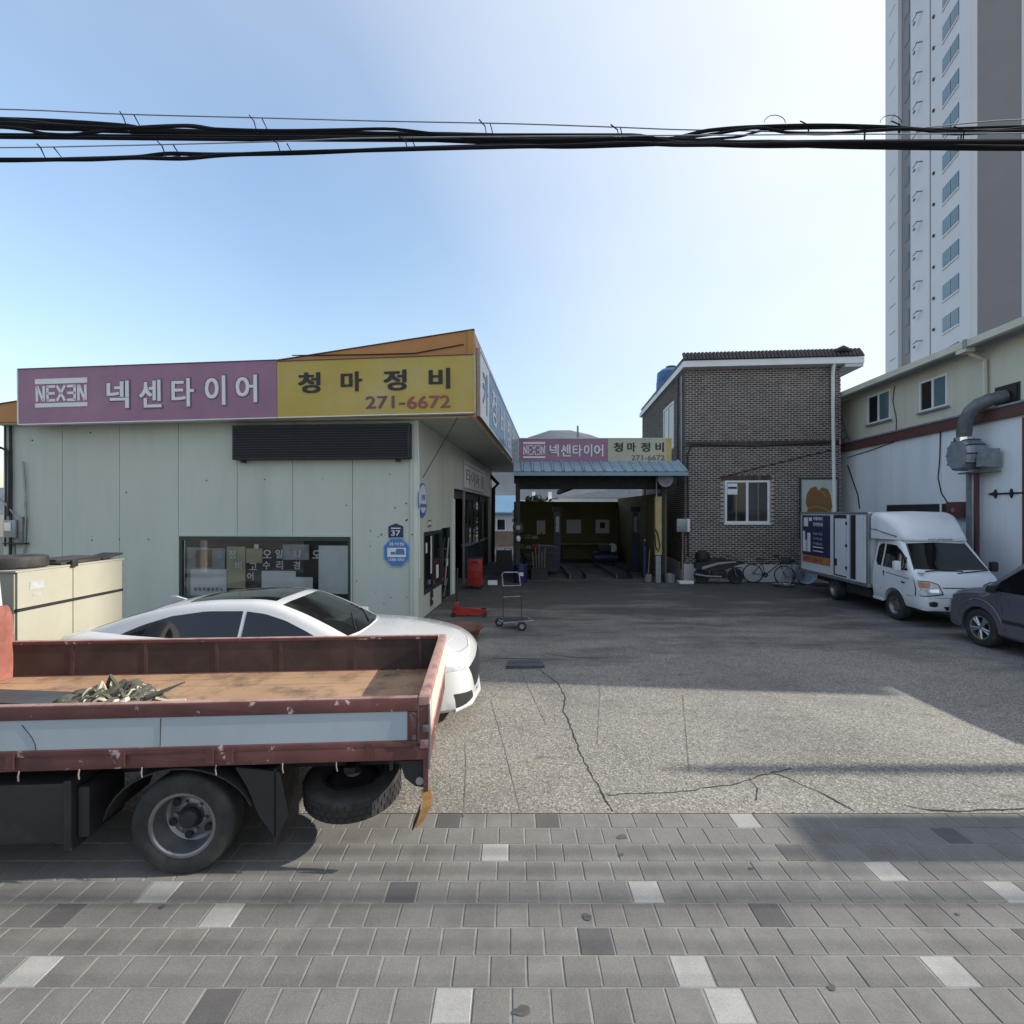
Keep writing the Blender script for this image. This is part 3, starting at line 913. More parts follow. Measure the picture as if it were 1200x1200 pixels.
mark(t, X(42), X(103), h * .395, h * .685, -.012, -.002, M_wlet)
for ch, pa, pb, pt, pbm in (('넥', 126, 152, 447, 479), ('센', 164, 190, 446, 478), ('타', 202, 228, 444, 477), ('이', 241, 265, 441, 475), ('어', 277, 302, 440, 472)):
    lz0 = S.z(pbm, X(pa) + xsL, SGY) - zl0 - (X(pa)) * math.tan(R(.62))
    lz1 = S.z(pt, X(pa) + xsL, SGY) - zl0 - (X(pa)) * math.tan(R(.62))
    letter('letter', ch, M_outl, t, X(pa) - .03, -.006, lz0 - .03, X(pb) - X(pa) + .06, lz1 - lz0 + .06, offset=.035, extrude=.008)
    letter('letter', ch, M_wlet, t, X(pa), -.014, lz0, X(pb) - X(pa), lz1 - lz0, offset=.022, extrude=.01)
t, w = sign_half('signboard', 'faded yellow sign with black lettering and a telephone number', M_yellow, xsM, xsR)
h = zm1 - zm0
t.location.z = zm0
box('face', M_yellow, t, .004, w, 0, .14, 0, h)
box('frame', M_white, t, .004, w + .012, -.012, .15, -.02, 0)
box('frame', M_capbrown, t, .004, w + .012, -.012, .15, h, h + .02)
box('frame', M_tan, t, w + .002, w + .03, -.015, .15, 0, h)
X = lambda px: S.x(px, SGY) - xsM
for ch, pa, pb, pt, pbm in (('청', 350, 376, 437, 461), ('마', 400, 425, 436, 459), ('정', 450, 477, 434, 458), ('비', 503, 528, 432, 456)):
    lz0 = S.z(pbm, X(pa) + xsM, SGY) - zm0 - X(pa) * math.tan(R(.62))
    lz1 = S.z(pt, X(pa) + xsM, SGY) - zm0 - X(pa) * math.tan(R(.62))
    letter('letter', ch, M_black, t, X(pa), -.012, lz0, X(pb) - X(pa), lz1 - lz0, offset=.03, extrude=.01)
for s_, pa, pb, m in (('271-', 429, 475, M_purple), ('6672', 477, 528, M_red_let)):
    lz0 = S.z(479, X(pa) + xsM, SGY) - zm0 - X(pa) * math.tan(R(.62))
    letter('lettering', s_, m, t, X(pa), -.012, lz0, X(pb) - X(pa), .27, offset=.012, extrude=.01)

# blue and white sign along the side fascia
bs = on_shop('signboard', 'long blue and white sign along the side fascia facing the yard', 'sign', 1.325, .15, 4.72)
BL = FE - .6
box('face', M_white, bs, .003, .07, 0, 1.7, 0, 1.45)
box('face', M_bluesign, bs, .003, .07, 1.703, BL, 0, 1.45)
for a in ((-.04, 0, 0, 1.45), (BL, BL + .04, 0, 1.45)):
    box('frame', M_alum, bs, .0, .085, *a)
box('frame', M_alum, bs, .0, .085, -.04, BL + .04, -.05, 0)
box('frame', M_alum, bs, .0, .085, -.04, BL + .04, 1.45, 1.5)
for ch, y, w_, m in (('카', .45, 1.0, M_bluesign), ('정', 2.2, 1.3, M_wlet), ('비', 4.6, 1.3, M_wlet), ('점', 7.0, 1.3, M_wlet), ('검', 9.2, 1.3, M_wlet), ('수', 11.2, 1.2, M_wlet), ('리', 13.0, 1.1, M_wlet)):
    letter('letter', ch, m, bs, .078, y, .2, w_, 1.0, side=True, offset=.02, extrude=.01)

# small signs
nb = on_shop('house_number', 'small dark blue house number plate reading 37 on the green wall', 'house number', S.x(464), -.004, S.z(622, S.x(464), 0))
pl = MB(); pl.prism([(-.17, -.16), (.17, -.16), (.17, .10), (0, .17), (-.17, .10)], -.012, 0, 'y')
pl.build('plate', M_navy, nb)
letter('lettering', '37', M_wlet, nb, -.105, -.015, -.11, .21, .12, offset=.012, extrude=.004)
box('lettering', M_wlet, nb, -.11, .11, -.015, -.0125, .045, .07)
oc = on_shop('octagonal_sign', 'blue octagonal sign with a white picture panel below the number plate', 'sign', S.x(465), -.004, S.z(647, S.x(465), 0))
op = [(.33 * math.cos(R(22.5 + 45 * k)), .36 * math.sin(R(22.5 + 45 * k))) for k in range(8)]
o1 = MB(); o1.prism(op, -.02, 0, 'y'); o1.build('plate', pm('pale_blue_edge', (.25, .38, .55), .5, .05, 3), oc)
o2 = MB(); o2.prism([(x * .93, z * .93) for x, z in op], -.025, -.0205, 'y'); o2.build('face', M_bluesign, oc)
box('picture_panel', M_wlet, oc, -.21, .22, -.029, -.0255, -.11, .10)
letter('lettering', '음식점', M_wlet, oc, -.17, -.028, .15, .34, .07, offset=.02, extrude=.004)
letter('lettering', '1588-4761', M_wlet, oc, -.18, -.028, -.20, .36, .06, offset=.015, extrude=.004)
tk = MB()
tk.box(-.02, .19, -.033, -.0295, -.055, .04); tk.box(.0, .17, -.033, -.0295, .043, .075, 1); tk.box(-.13, -.03, -.033, -.0295, -.055, .01)
tk.build('picture', [M_bluesign, M_red], oc)
for i in (-1, 1):
    tube('bolt', M_dark, oc, [(i * .36, -.012, .4), (i * .36, 0, .4)], .02, 6)
rs = on_shop('round_sign', 'round blue and white sign on the cream side wall near the corner', 'sign', .015, S.y(494), S.z(586, 0, S.y(494)), rz=R(90))
d1 = MB(); d1.disc((0, 0, 0), (0, -1, 0), .40, 28, 0, .02); d1.build('plate', M_bluesign, rs)
d2 = MB(); d2.disc((0, -.021, 0.03), (0, -1, 0), .33, 28, 0, .004); d2.build('face', M_wlet, rs)
letter('lettering', '정비', M_bluesign, rs, -.16, -.028, -.02, .32, .15, offset=.015, extrude=.004)
box('band', M_bluesign, rs, -.27, .27, -.029, -.0255, -.17, -.09)
wl_ = on_shop('wall_sign', 'faded white sign with purple lettering above the open workshop front', 'sign', .012, SY(543), 3.34, rz=R(90))
WLN = SY(567) - SY(543)
box('plate', M_wlet, wl_, 0, WLN, -.03, 0, 0, .95)
letter('lettering', '타이어 휠', M_purple, wl_, .35, -.034, .16, WLN - .7, .55, offset=.008, extrude=.006)
box('border', M_purple, wl_, .1, WLN - .1, -.034, -.0305, .8, .83)
sp = on_shop('wall_plaque', 'small white plaque with black lines above the side window', 'plaque', .012, SY(502.5), S.z(613, 0, 1.1), rz=R(90))
box('plate', M_wlet, sp, -.17, .17, -.012, 0, -.08, .08)
box('band', M_black, sp, -.16, .16, -.016, -.0125, .045, .075)
box('band', M_black, sp, -.16, .16, -.016, -.0125, -.075, -.045)
sp2 = on_shop('wall_switch', 'black switch cover low on the cream side wall under the window', 'switch', .012, SY(505), .35, rz=R(90))
box('plate', M_plastic, sp2, -.09, .09, -.03, 0, -.18, .18, c=.008)
box('button', M_white, sp2, -.05, .05, -.036, -.031, -.05, .0)
# ================================================================ GARAGE BAY (centre)
BY = 18.3
bay = thing('garage_bay', 'open garage bay with blue tiled canopy and dark mustard walls', 'garage', (0.15, BY, 0))
BX1 = 5.75
def bx(px, Y): return (px - 600) / 600 * Y - .15
def bz(py, Y): return 2.5 + (600 - py) / 600 * Y
box('post', M_dark, bay, -.02, .14, 0, .16, 0, 3.7)
box('post', M_dark, bay, BX1 - .55, BX1 - .43, .02, .14, 0, 3.7)
box('lintel', M_bayroof, bay, -.02, BX1 - .1, .17, .32, bz(573, BY), 3.999)
box('roof_beam', M_bayroof, bay, 2.2, 2.35, .33, 8.6, 3.42, 3.62)
box('bay_roof', M_bayroof, bay, -.05, BX1, .33, 8.9, 4.0, 4.12)
BW = 8.6
box('back_wall', M_mustard, bay, -.05, BX1, BW, BW + .12, 0, bz(588, BY + BW))
box('side_wall', M_mustard, bay, BX1 - .35, BX1 - .25, .4, BW - .003, 0, 3.2)
box('side_wall', M_int, bay, -.08, -.03, 1.6, BW - .003, 0, 1.9)
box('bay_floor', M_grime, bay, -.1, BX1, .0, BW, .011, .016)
for px in (755,):
    x = bx(px, BY + BW - .1)
    box('post', M_dark, bay, x, x + .1, BW - .14, BW - .02, 0, 4.0)
for px0, px1, py0, py1, m in ((629, 639, 610, 626, M_paper), (664, 681, 609, 625, M_paper), (698, 714, 609, 625, M_paper)):
    Y = BY + BW - .02
    nt = MB(); nt.box(bx(px0, Y), bx(px1, Y), BW - .02, BW - .004, bz(py1, Y), bz(py0, Y)); nt.build('notice', m, bay)
Y = BY + BW - .03
box('notice_picture', M_dark, bay, bx(703, Y), bx(709, Y), BW - .027, BW - .021, bz(619, Y), bz(612, Y))
# tiled canopy
can = MB()
NT = 17
x0c, x1c = -.1, 5.83
EY, EZ, TY, TZ = -.95, 3.83, .0, 4.30
sl = math.hypot(TY - EY, TZ - EZ)
ang = math.atan2(TZ - EZ, TY - EY)
canopy = thing('canopy', None, None, (0, 0, 0)); canopy.parent = bay
tw = (x1c - x0c) / NT
tm = MB()
prof = [(0, .0), (.004, .022), (tw * .45, .026), (tw * .70, .024), (tw * .74, .052), (tw * .80, .066), (tw * .88, .066), (tw * .94, .052), (tw - .008, .0)]
vs = []
for r_, (ya, za) in enumerate(((0, 0), (.5 * sl, .0), (.5 * sl, .022), (1.0 * sl, .022))):
    for (u, hgt) in prof:
        vs.append((u, ya, hgt - za + .03))
n9 = len(prof)
tm.add(vs, [(r_ * n9 + k, r_ * n9 + k + 1, (r_ + 1) * n9 + k + 1, (r_ + 1) * n9 + k) for r_ in range(3) for k in range(n9 - 1)], 0, True)
tm.add([(u, 0, hgt + .03) for u, hgt in prof] + [(prof[-1][0], 0, 0), (0, 0, 0)], [list(range(n9 + 2))], 0, False)
t0 = tm.build('roof_tile', M_bluetile, canopy)
for k in range(NT):
    o = t0 if k == 0 else t0.copy()
    if k: COL.objects.link(o)
    o.parent = canopy
    o.location = (x0c + k * tw, EY, EZ)
    o.rotation_euler = (ang, 0, 0)
ed = MB(); ed.prism([(EY - .01, EZ - .10), (EY + .02, EZ - .10), (EY + .02, EZ + .03), (EY - .01, EZ + .03)], x0c, x1c, 'x'); ed.build('eave_board', M_bluetile, canopy)
ud = MB(); ud.prism([(EY + .025, EZ - .09), (TY + .1, EZ - .09), (TY + .1, TZ + .0), (EY + .025, EZ + .0)], x0c + .02, x1c - .02, 'x'); ud.build('canopy_frame', M_bayroof, canopy)
# sign on the canopy: two panels
def bsign(label, mat, pa, pb):
    Y = BY - .1
    xa, xb = (pa - 600) / 600 * Y, (pb - 600) / 600 * Y
    t = thing('signboard', label, 'sign', (xa, Y, bz(543, Y) + .02))
    return t, xb - xa, bz(514, Y) - bz(543, Y) - .02, (lambda px: (px - 600) / 600 * Y - xa)
t, w, h, X = bsign('small faded pink sign with white lettering above the blue tiled canopy', M_pink, 608, 712)
box('face', M_pink, t, 0, w - .003, 0, .12, 0, h)
box('side_panel', M_galv, t, -.24, -.02, .02, .12, -.02, h - .02)
box('frame', M_alum, t, -.02, w - .003, -.01, .125, h, h + .025)
box('frame', M_alum, t, -.02, w - .003, -.01, .125, -.025, 0)
for a, b in ((.80, .86), (.22, .27)):
    box('logo_bar', M_wlet, t, X(613), X(639), -.008, -.001, h * a - .02, h * b + .0)
mark(t, X(613), X(639), h * .32, h * .74, -.008, -.001, M_wlet)
for ch, pa, pb in (('넥', 644, 655), ('센', 657, 669), ('타', 671, 682), ('이', 684, 694), ('어', 696, 707)):
    letter('letter', ch, M_outl, t, X(pa) - .015, -.004, h * .26 - .015, X(pb) - X(pa) + .03, h * .5 + .03, offset=.03, extrude=.006)
    letter('letter', ch, M_wlet, t, X(pa), -.010, h * .26, X(pb) - X(pa), h * .5, offset=.02, extrude=.008)
t, w, h, X = bsign('small bleached yellow sign with black lettering above the blue tiled canopy', M_yellow2, 712.3, 787)
box('face', M_yellow2, t, 0, w - .18, 0, .12, 0, h)
box('face_end', M_yellow, t, w - .178, w, 0, .12, 0, h)
box('frame', M_alum, t, 0, w + .03, -.01, .125, h, h + .025)
box('frame', M_alum, t, 0, w + .03, -.01, .125, -.025, 0)
for ch, pa, pb in (('청', 719, 730), ('마', 735, 745), ('정', 751, 762), ('비', 768, 778)):
    letter('letter', ch, M_black, t, X(pa), -.008, h * .46, X(pb) - X(pa), h * .38, offset=.03, extrude=.008)
letter('lettering', '271-6672', M_outl, t, X(740), -.008, h * .10, X(779) - X(740), h * .22, offset=.01, extrude=.008)
ant = thing('antenna_mast', 'thin pale mast standing behind the canopy sign', 'mast', (bx(677, 22) + .15, 22, 4.1))
tube('pole', M_galv, ant, [(0, 0, 0), (0, 0, bz(499, 22) - 4.1)], .04, 6)
# bay equipment
def lift(label, pxa, Y):
    t = thing('vehicle_lift', label, 'vehicle lift', ((pxa - 600) / 600 * Y, Y, .016), 0, 'lift columns in the garage bay')
    box('base', M_dark, t, -.3, .3, -.3, .3, 0, .08)
    box('column', M_navy, t, -.12, .12, -.1, .1, .08, bz(600, Y) - .01)
    box('head', M_dark, t, -.2, .2, -.12, .12, bz(600, Y) - .008, bz(596, Y) + .06)
    box('carriage', M_dark, t, -.16, .16, -.14, -.102, 1.1, 1.6)
    box('cover', M_steel, t, -.07, .07, -.125, -.103, 1.65, 2.3)
    return t
lift('slim grey lift column left of the ramps in the bay', 653, 21.5)
lift('slim grey lift column right of the ramps by the mustard wall', 744, 21.5)
def ramp(label, px, Y):
    t = thing('drive_on_ramp', label, 'ramp', ((px - 600) / 600 * Y, Y, .016), 0, 'drive-on ramps in the bay floor')
    mb = MB(); mb.prism([(-.6, .005), (.5, .14), (3.4, .14), (3.4, .005)], -.28, .28, 'x'); mb.build('track', M_dark, t)
    box('side_rail', M_steel, t, -.31, -.285, -.6, 3.4, .005, .17)
    box('side_rail', M_dark, t, .285, .31, -.6, 3.4, .005, .17)
    for k in range(7):
        box('tread_bar', M_dark, t, -.27, .27, .55 + k * .4, .6 + k * .4, .142, .155)
ramp('long low grey drive-on ramp, nearer the left lift column', 675, 19.6)
ramp('long low grey drive-on ramp, nearer the mustard wall', 728, 19.6)
post = thing('yellow_post', 'yellow painted square post with a hanging hose at the bay mouth', 'post', ((771 - 600) / 600 * 18.2, 18.2, 0))
box('shaft', M_tan, post, -.11, .11, -.08, .08, bz(650, 18.2), bz(582, 18.2))
box('shaft_foot', M_galv, post, -.09, .09, -.06, .06, 0, bz(651, 18.2))
tube('pipe', M_galv, post, [(-.05, .0, bz(582, 18.2)), (-.05, 0, 3.75)], .03, 6)
tube('hose', M_black, post, [(-.13, -.12, 1.9), (-.05, -.13, 1.75), (.04, -.13, 1.3), (-.02, -.13, 1.1), (-.12, -.12, 1.3), (-.14, -.12, 1.7)], .022, 6)
clk = thing('round_lamp', 'round grey lamp case under the right end of the canopy', 'lamp', ((779 - 600) / 600 * 17.9, 17.9, bz(562, 17.9)))
MB().disc((0, 0, 0), (0, -1, 0), .26, 20, 0, .1).build('case', M_galv, clk)
MB().disc((0, -.101, 0), (0, -1, 0), .2, 20, 0, .012).build('face', M_paper3, clk)
box('bracket', M_dark, clk, -.02, .02, .0, .04, .25, .5)
def tyre_prof(r, w, rim):
    return [(rim, -w * .40), (rim + .01, -w * .46), (r * .80, -w * .5), (r * .93, -w * .47), (r * .985, -w * .40), (r, -w * .3), (r, w * .3), (r * .985, w * .40), (r * .93, w * .47), (r * .80, w * .5), (rim + .01, w * .46), (rim, w * .40), (rim, -w * .4)]
def loose_tyre(name, label, loc, r=.32, w=.2, rx=0, rz=0, group=None):
    o = MB().lathe(tyre_prof(r, w, r * .6), 28).build(name, M_rubber, None, label=label, cat='tyre', group=group)
    o.location = loc
    o.rotation_euler = (rx, 0, rz)
    return o
for k in range(4):
    loose_tyre('stacked_tyre', ['bottom tyre', 'second tyre from the floor', 'third tyre from the floor', 'top tyre'][k] + ' of the black stack beside the left bay post', (.75, 19.4, .13 + k * .215), .33, .2, group='tyres stacked by the bay post')
tool = thing('tool_cabinet', 'dark blue tool cabinet inside the bay beside the tyre stack', 'cabinet', (1.45, 20.6, .016))
box('carcass', M_navy, tool, -.4, .4, -.25, .25, .08, 1.15, c=.02)
for k in range(4):
    box('drawer', M_dark, tool, -.36, .36, -.275, -.252, .14 + k * .25, .36 + k * .25)
    box('handle', M_dark, tool, -.2, .2, -.295, -.277, .31 + k * .25, .33 + k * .25)
box('castor', M_black, tool, -.35, -.25, -.2, -.1, 0, .078); box('castor', M_black, tool, .25, .35, -.2, -.1, 0, .078)
drum = thing('oil_drum', 'small dark blue oil drum with pale label at the bay mouth', 'drum', (.3, 18.2, .005))
MB().lathe([(0, 0), (.24, 0), (.245, .2), (.255, .21), (.245, .22), (.245, .42), (.255, .43), (.245, .44), (.24, .64), (.22, .64), (.21, .62), (0, .62)], 20).build('body', M_navy, drum)
box('label', M_paper, drum, -.05, .1, -.262, -.247, .25, .38)
b2 = thing('parts_bin', 'open dark parts bin with rods standing in it inside the bay', 'bin', (1.0, 18.9, .016))
box('bin', M_dark, b2, -.3, .3, -.2, .2, 0, .42)
for i in range(5):
    tube('rod', M_steel if i % 2 else M_wood, b2, [(-.2 + i * .1, .0, .42), (-.25 + i * .12, .1, 1.0 + .15 * (i % 3))], .018, 5)
wb = thing('workbench', 'dark workbench against the back wall of the bay', 'workbench', (3.6, 25.9, .016))
box('top', M_wood, wb, -1.2, 1.2, -.35, .35, .85, .92)
for sx in (-1.1, 1.02):
    for sy in (-.3, .22): box('leg', M_dark, wb, sx, sx + .08, sy, sy + .08, 0, .848)
cmp_ = thing('air_compressor', 'dark air compressor with round tank by the bay back wall', 'compressor', (4.3, 23.6, .016))
MB().tube([(-.6, 0, .4), (-.55, 0, .4), (.55, 0, .4), (.6, 0, .4)], [.1, .26, .26, .1], 16).build('tank', M_navy, cmp_)
box('motor', M_dark, cmp_, -.3, .25, -.18, .18, .67, .98, c=.03)
MB().disc((.3, -.1, .85), (0, -1, 0), .2, 18, 0, .04).build('pulley', M_alum, cmp_)
box('foot', M_black, cmp_, -.5, -.4, -.2, .2, 0, .2); box('foot', M_black, cmp_, .4, .5, -.2, .2, 0, .2)
for k, (x, y, ry) in enumerate(((.45, 20.9, .3), (.5, 22.2, .1))):
    loose_tyre('tyre', ('black tyre standing upright against the left side of the bay', 'second black tyre standing upright deeper in the left side of the bay')[k], (x, y, .34), .33, .2, R(90), R(78 + 8 * k), 'tyres standing in the bay')
hr = thing('hose_reel', 'dark round hose reel hanging on the left bay post', 'hose reel', (.22, 18.22, 1.95))
MB().disc((0, -.02, 0), (0, -1, 0), .2, 18, 0, .1).build('drum', M_dark, hr)
MB().disc((0, -.125, 0), (0, -1, 0), .08, 12, 0, .02).build('hub', M_galv, hr)
box('bracket', M_dark, hr, -.03, .03, -.02, .07, .1, .4)
wl2 = thing('work_lamp', 'small pale work lamp hanging low on the left bay post', 'lamp', (.22, 18.2, 1.45))
MB().lathe([(0, 0), (.07, .02), (.09, .12), (.04, .2), (0, .22)], 12).build('shade', M_white, wl2)
tube('cord', M_black, wl2, [(0, 0, .22), (.01, .05, .5)], .01, 5)
shf = thing('parts_shelf', 'dark shelf of small boxes and cans along the left bay wall', 'shelf', (.75, 23.2, .016))
for z in (.35, .8, 1.25): box('shelf_board', M_dark, shf, -.5, .6, -.2, .2, z, z + .03)
for x in (-.5, .56): box('upright', M_dark, shf, x, x + .04, -.2, -.16, 0, 1.6)
for k in range(9):
    z = (.381, .831, 1.281)[k % 3]
    box('carton', (M_paper3, M_wood, M_navy, M_red)[k % 4], shf, -.42 + .3 * (k // 3), -.2 + .3 * (k // 3), -.15, .1, z, z + .12 + .06 * (k % 2))
gas = thing('gas_bottle', 'dark gas bottle beside the right lift column', 'gas bottle', (5.05, 19.5, .016))
MB().lathe([(0, 0), (.12, 0), (.12, 1.1), (.09, 1.2), (.035, 1.26), (.035, 1.38), (0, 1.38)], 14).build('bottle', M_navy, gas)
box('valve', M_alum, gas, -.03, .03, -.06, .06, 1.381, 1.44)
shv = thing('shovel', 'shovel leaning against the yellow post foot', 'shovel', (4.85, 18.25, 0))
tube('handle', M_wood, shv, [(.0, 0, .25), (.16, .35, 1.15)], .02, 6)
mb = MB(); mb.prism([(-.12, .02), (.1, .0), (.12, .28), (-.08, .3)], -.02, .0, 'y'); mb.build('blade', M_steel, shv)
pole = thing('leaning_pole', 'pale pole leaning on the wall beside the brick corner', 'pole', (5.95, 17.9, 0))
tube('shaft', M_wood, pole, [(0, 0, .05), (.2, .5, 2.0)], .022, 6)
box('foot', M_white, pole, -.15, .35, -.2, .15, 0, .1, c=.03)
bkt = thing('bucket', 'grey bucket on the ground beside the yellow post', 'bucket', (5.55, 18.0, 0))
MB().lathe([(0, 0), (.13, 0), (.17, .32), (.18, .32), (.155, .02), (0, .02)], 16).build('pail', M_galv, bkt)

# ================================================================ BRICK HOUSE
B = Frame(6.28, 18.6, -5)
house = thing('brick_house', 'two storey dark brick house with flat tiled cornice', 'house', B.w(0, 0), B.a)
BFW, BD, BH0, BH1 = B.x(985), 9.2, .62, 7.68
box('wall', M_brickmortar, house, 0, BFW, 0, .2, 0, BH1 + .1)
box('wall', M_brickmortar, house, 0, .2, .203, BD, 0, BH1 + .1)
box('wall', M_brickmortar, house, BFW - .2, BFW, .203, BD, 0, BH1 + .1)
box('wall', M_brickmortar, house, .203, BFW - .203, BD - .2, BD, 0, BH1 + .1)
box('plinth', M_plinth, house, -.05, BFW + .04, -.05, -.003, 0, BH0)
box('plinth', M_plinth, house, -.05, -.003, .0, BD, 0, BH0)
bw_, bh_ = .215, .0765
wx0, wx1 = B.x(849), B.x(901)
wz0_, wz1_ = B.z(613, 3, 0), B.z(563, 3, 0)
sy0, sy1 = B.y(790, 0), B.y(778, 0)
sz0, sz1 = B.z(519, 0, sy0) - .2, B.z(468, 0, sy0) - .05
band_z = B.z(519, 2.5, 0)
def brick_mesh(mat, side=False):
    mb = MB()
    l, hh, d = bw_ - .042, bh_ - .034, .022
    c = .003
    def P(u, v, w): return (-w, u, v) if side else (u, -w, v)
    vs = [P(0, 0, 0), P(l, 0, 0), P(l, hh, 0), P(0, hh, 0), P(0, 0, d - c), P(l, 0, d - c), P(l, hh, d - c), P(0, hh, d - c), P(c, c, d), P(l - c, c, d), P(l - c, hh - c, d), P(c, hh - c, d)]
    fs = [(0, 1, 5, 4), (1, 2, 6, 5), (2, 3, 7, 6), (3, 0, 4, 7), (4, 5, 9, 8), (5, 6, 10, 9), (6, 7, 11, 10), (7, 4, 8, 11), (8, 9, 10, 11)]
    return vs, fs
FV, FF = brick_mesh(None)
SV, SF = brick_mesh(None, True)
rn = random.Random(21)
BMESH = []
for m in M_brick:
    o = MB().add(FV, FF).build('brick', m); BMESH.append(o.data); bpy.data.objects.remove(o)
wall_stuff = MB(); side_stuff = MB(); cnt = 0
rows = int((BH1 - BH0) / bh_)
front_spots = []
for r in range(rows):
    z = BH0 + .012 + r * bh_
    if abs(z + bh_ / 2 - band_z) < bh_ * .55:
        # soldier course: bricks on end, set proud
        k = 0
        while k * .095 < BFW - .1:
            wall_stuff.box(k * .095 + .006, k * .095 + .083, -.05, -.002, z - .05, z + .13, rn.choice((0, 3, 3)))
            k += 1
        continue
    if band_z - .06 < z + bh_ / 2 < band_z + .115: continue
    off = (r % 2) * bw_ / 2
    k = 0
    x = -off
    while x < BFW - .02:
        xa, xb = max(x, 0.0), min(x + bw_ - .042, BFW)
        zc = z + bh_ / 2
        inwin = (xb > wx0 - .03 and xa < wx1 + .03 and wz0_ - .05 < zc < wz1_ + .22)
        if not inwin and xb - xa > .04:
            front_spots.append((xa, z, xb - xa))
        x += bw_
full = [s_ for s_ in front_spots if s_[2] > bw_ - .05]
# the 300 nearest to eye height and to the viewer are single pieces
full.sort(key=lambda s_: (s_[0] - .0) ** 2 * .35 + (s_[1] - 3.0) ** 2)
single = set(full[:300])
for s_ in front_spots:
    mi = rn.choices((0, 1, 2, 3), (3, 1, 1, 4))[0]
    dz = rn.uniform(-.003, .003)
    if s_ in single:
        o = link('brick', BMESH[mi], house)
        o.location = (s_[0], rn.uniform(-.005, .002), s_[1] + dz)
    else:
        wall_stuff.box(s_[0], s_[0] + s_[2], -.022 + rn.uniform(-.004, .003), .0, s_[1] + dz, s_[1] + dz + bh_ - .034, mi)
for r in range(rows):
    z = BH0 + .012 + r * bh_
    y = .0 - (r % 2) * bw_ / 2
    while y < BD:
        ya, yb = max(y, .0), min(y + bw_ - .042, BD)
        zc = z + bh_ / 2
        if not (yb > sy0 - .03 and ya < sy1 + .03 and sz0 < zc < sz1) and yb - ya > .04:
            side_stuff.box(-.022 + rn.uniform(-.004, .003), 0, ya, yb, z, z + bh_ - .034, rn.choices((0, 1, 2, 3), (3, 1, 1, 4))[0])
        y += bw_
k = 0                                                                # header course over the window
while wx0 - .12 + k * .093 < wx1 + .1:
    wall_stuff.box(wx0 - .12 + k * .093, wx0 - .12 + k * .093 + .078, -.034, -.001, wz1_ + .012, wz1_ + .19, rn.choice((0, 1, 3)))
    k += 1
wall_stuff.build('brick_facing', M_brick, house, kind='stuff')
side_stuff.build('brick_facing', M_brick, house, kind='stuff')
win = thing('window', None, None); win.parent = house
def frame4(par, mat, x0, x1, z0, z1, t, ya, yb, mid=True):
    box('frame', mat, par, x0, x1, ya, yb, z1 - t, z1); box('frame', mat, par, x0, x1, ya, yb, z0, z0 + t)
    box('frame', mat, par, x0, x0 + t, ya, yb, z0 + t, z1 - t); box('frame', mat, par, x1 - t, x1, ya, yb, z0 + t, z1 - t)
    if mid: box('mullion', mat, par, (x0 + x1) / 2 - t * .6, (x0 + x1) / 2 + t * .6, ya, yb - .002, z0 + t, z1 - t)
frame4(win, M_white, wx0, wx1, wz0_, wz1_, .07, -.06, -.002)
xm = (wx0 + wx1) / 2
box('pane', M_glass, win, wx0 + .07, xm - .043, -.03, -.02, wz0_ + .07, wz1_ - .07)
M_glass_g = pm('grey_glass', (.05, .052, .055), .12, .1, 1)
box('pane', M_glass_g, win, xm + .043, wx1 - .07, -.034, -.024, wz0_ + .07, wz1_ - .07)
box('sash_line', M_wood, win, wx0 + .38, wx0 + .42, -.034, -.031, wz0_ + .07, wz1_ - .35)
box('sash_line', M_wood, win, xm + .37, xm + .41, -.038, -.035, wz0_ + .07, wz1_ - .1)
box('notice', M_paper, win, wx0 + .09, wx0 + .44, -.036, -.032, wz1_ - .5, wz1_ - .1)
box('notice_picture', M_navy, win, wx0 + .11, wx0 + .42, -.0395, -.0365, wz1_ - .3, wz1_ - .22)
box('sill', M_white, win, wx0 - .03, wx1 + .03, -.09, -.002, wz0_ - .06, wz0_ - .003)
sw = thing('window', None, None); sw.parent = house
box('reveal', M_black, sw, -.006, -.002, sy0, sy1, sz0, sz1)
for a in ((sy0, sy0 + .12, sz0, sz1), (sy1 - .1, sy1, sz0, sz1), ((sy0 + sy1) / 2 - .05, (sy0 + sy1) / 2 + .05, sz0, sz1)):
    box('frame', M_white, sw, -.03, -.007, *a)
box('frame', M_white, sw, -.031, -.007, sy0 + .123, sy1 - .103, sz1 - .08, sz1)
box('pane', M_glass_g, sw, -.013, -.009, sy0 + .13, sy1 - .11, sz0, sz1 - .09)
# cornice: white board with rows of dark tiles
OVL, OVR, OVF = .12, .62, .32
box('cornice_board', M_white, house, -OVL, BFW + OVR, -OVF, BD + .3, BH1 + .0, BH1 + .22)
box('eave_slab', M_plinth, house, BFW + .003, BFW + OVR - .02, -OVF + .02, BD + .2, BH1 - .12, BH1 - .003)
box('roof_slab', M_bayroof, house, -OVL + .1, BFW + OVR - .1, -OVF + .12, BD + .2, BH1 + .225, BH1 + .46)
tl = MB()
tl.prism([(0, 0), (.19, 0), (.175, .06), (.10, .085), (.02, .06)], 0, .30, 'y')
rot = Matrix.Rotation(R(58), 4, 'X')
o = MB(Matrix.Identity(4)).add([rot @ v for v in tl.v], tl.f).build('roof_tile', M_rooftile); TM = o.data; bpy.data.objects.remove(o)
nx_ = int((BFW + OVL + OVR) / .13)
step = (BFW + OVL + OVR) / nx_
for r in range(2):
    for k in range(nx_):
        o = link('roof_tile', TM, house)
        o.location = (-OVL + k * step + .005, -OVF - .0 + r * .11, BH1 + .225 + r * .12)
        o.scale = (.64, 1, .8)
ts = MB()
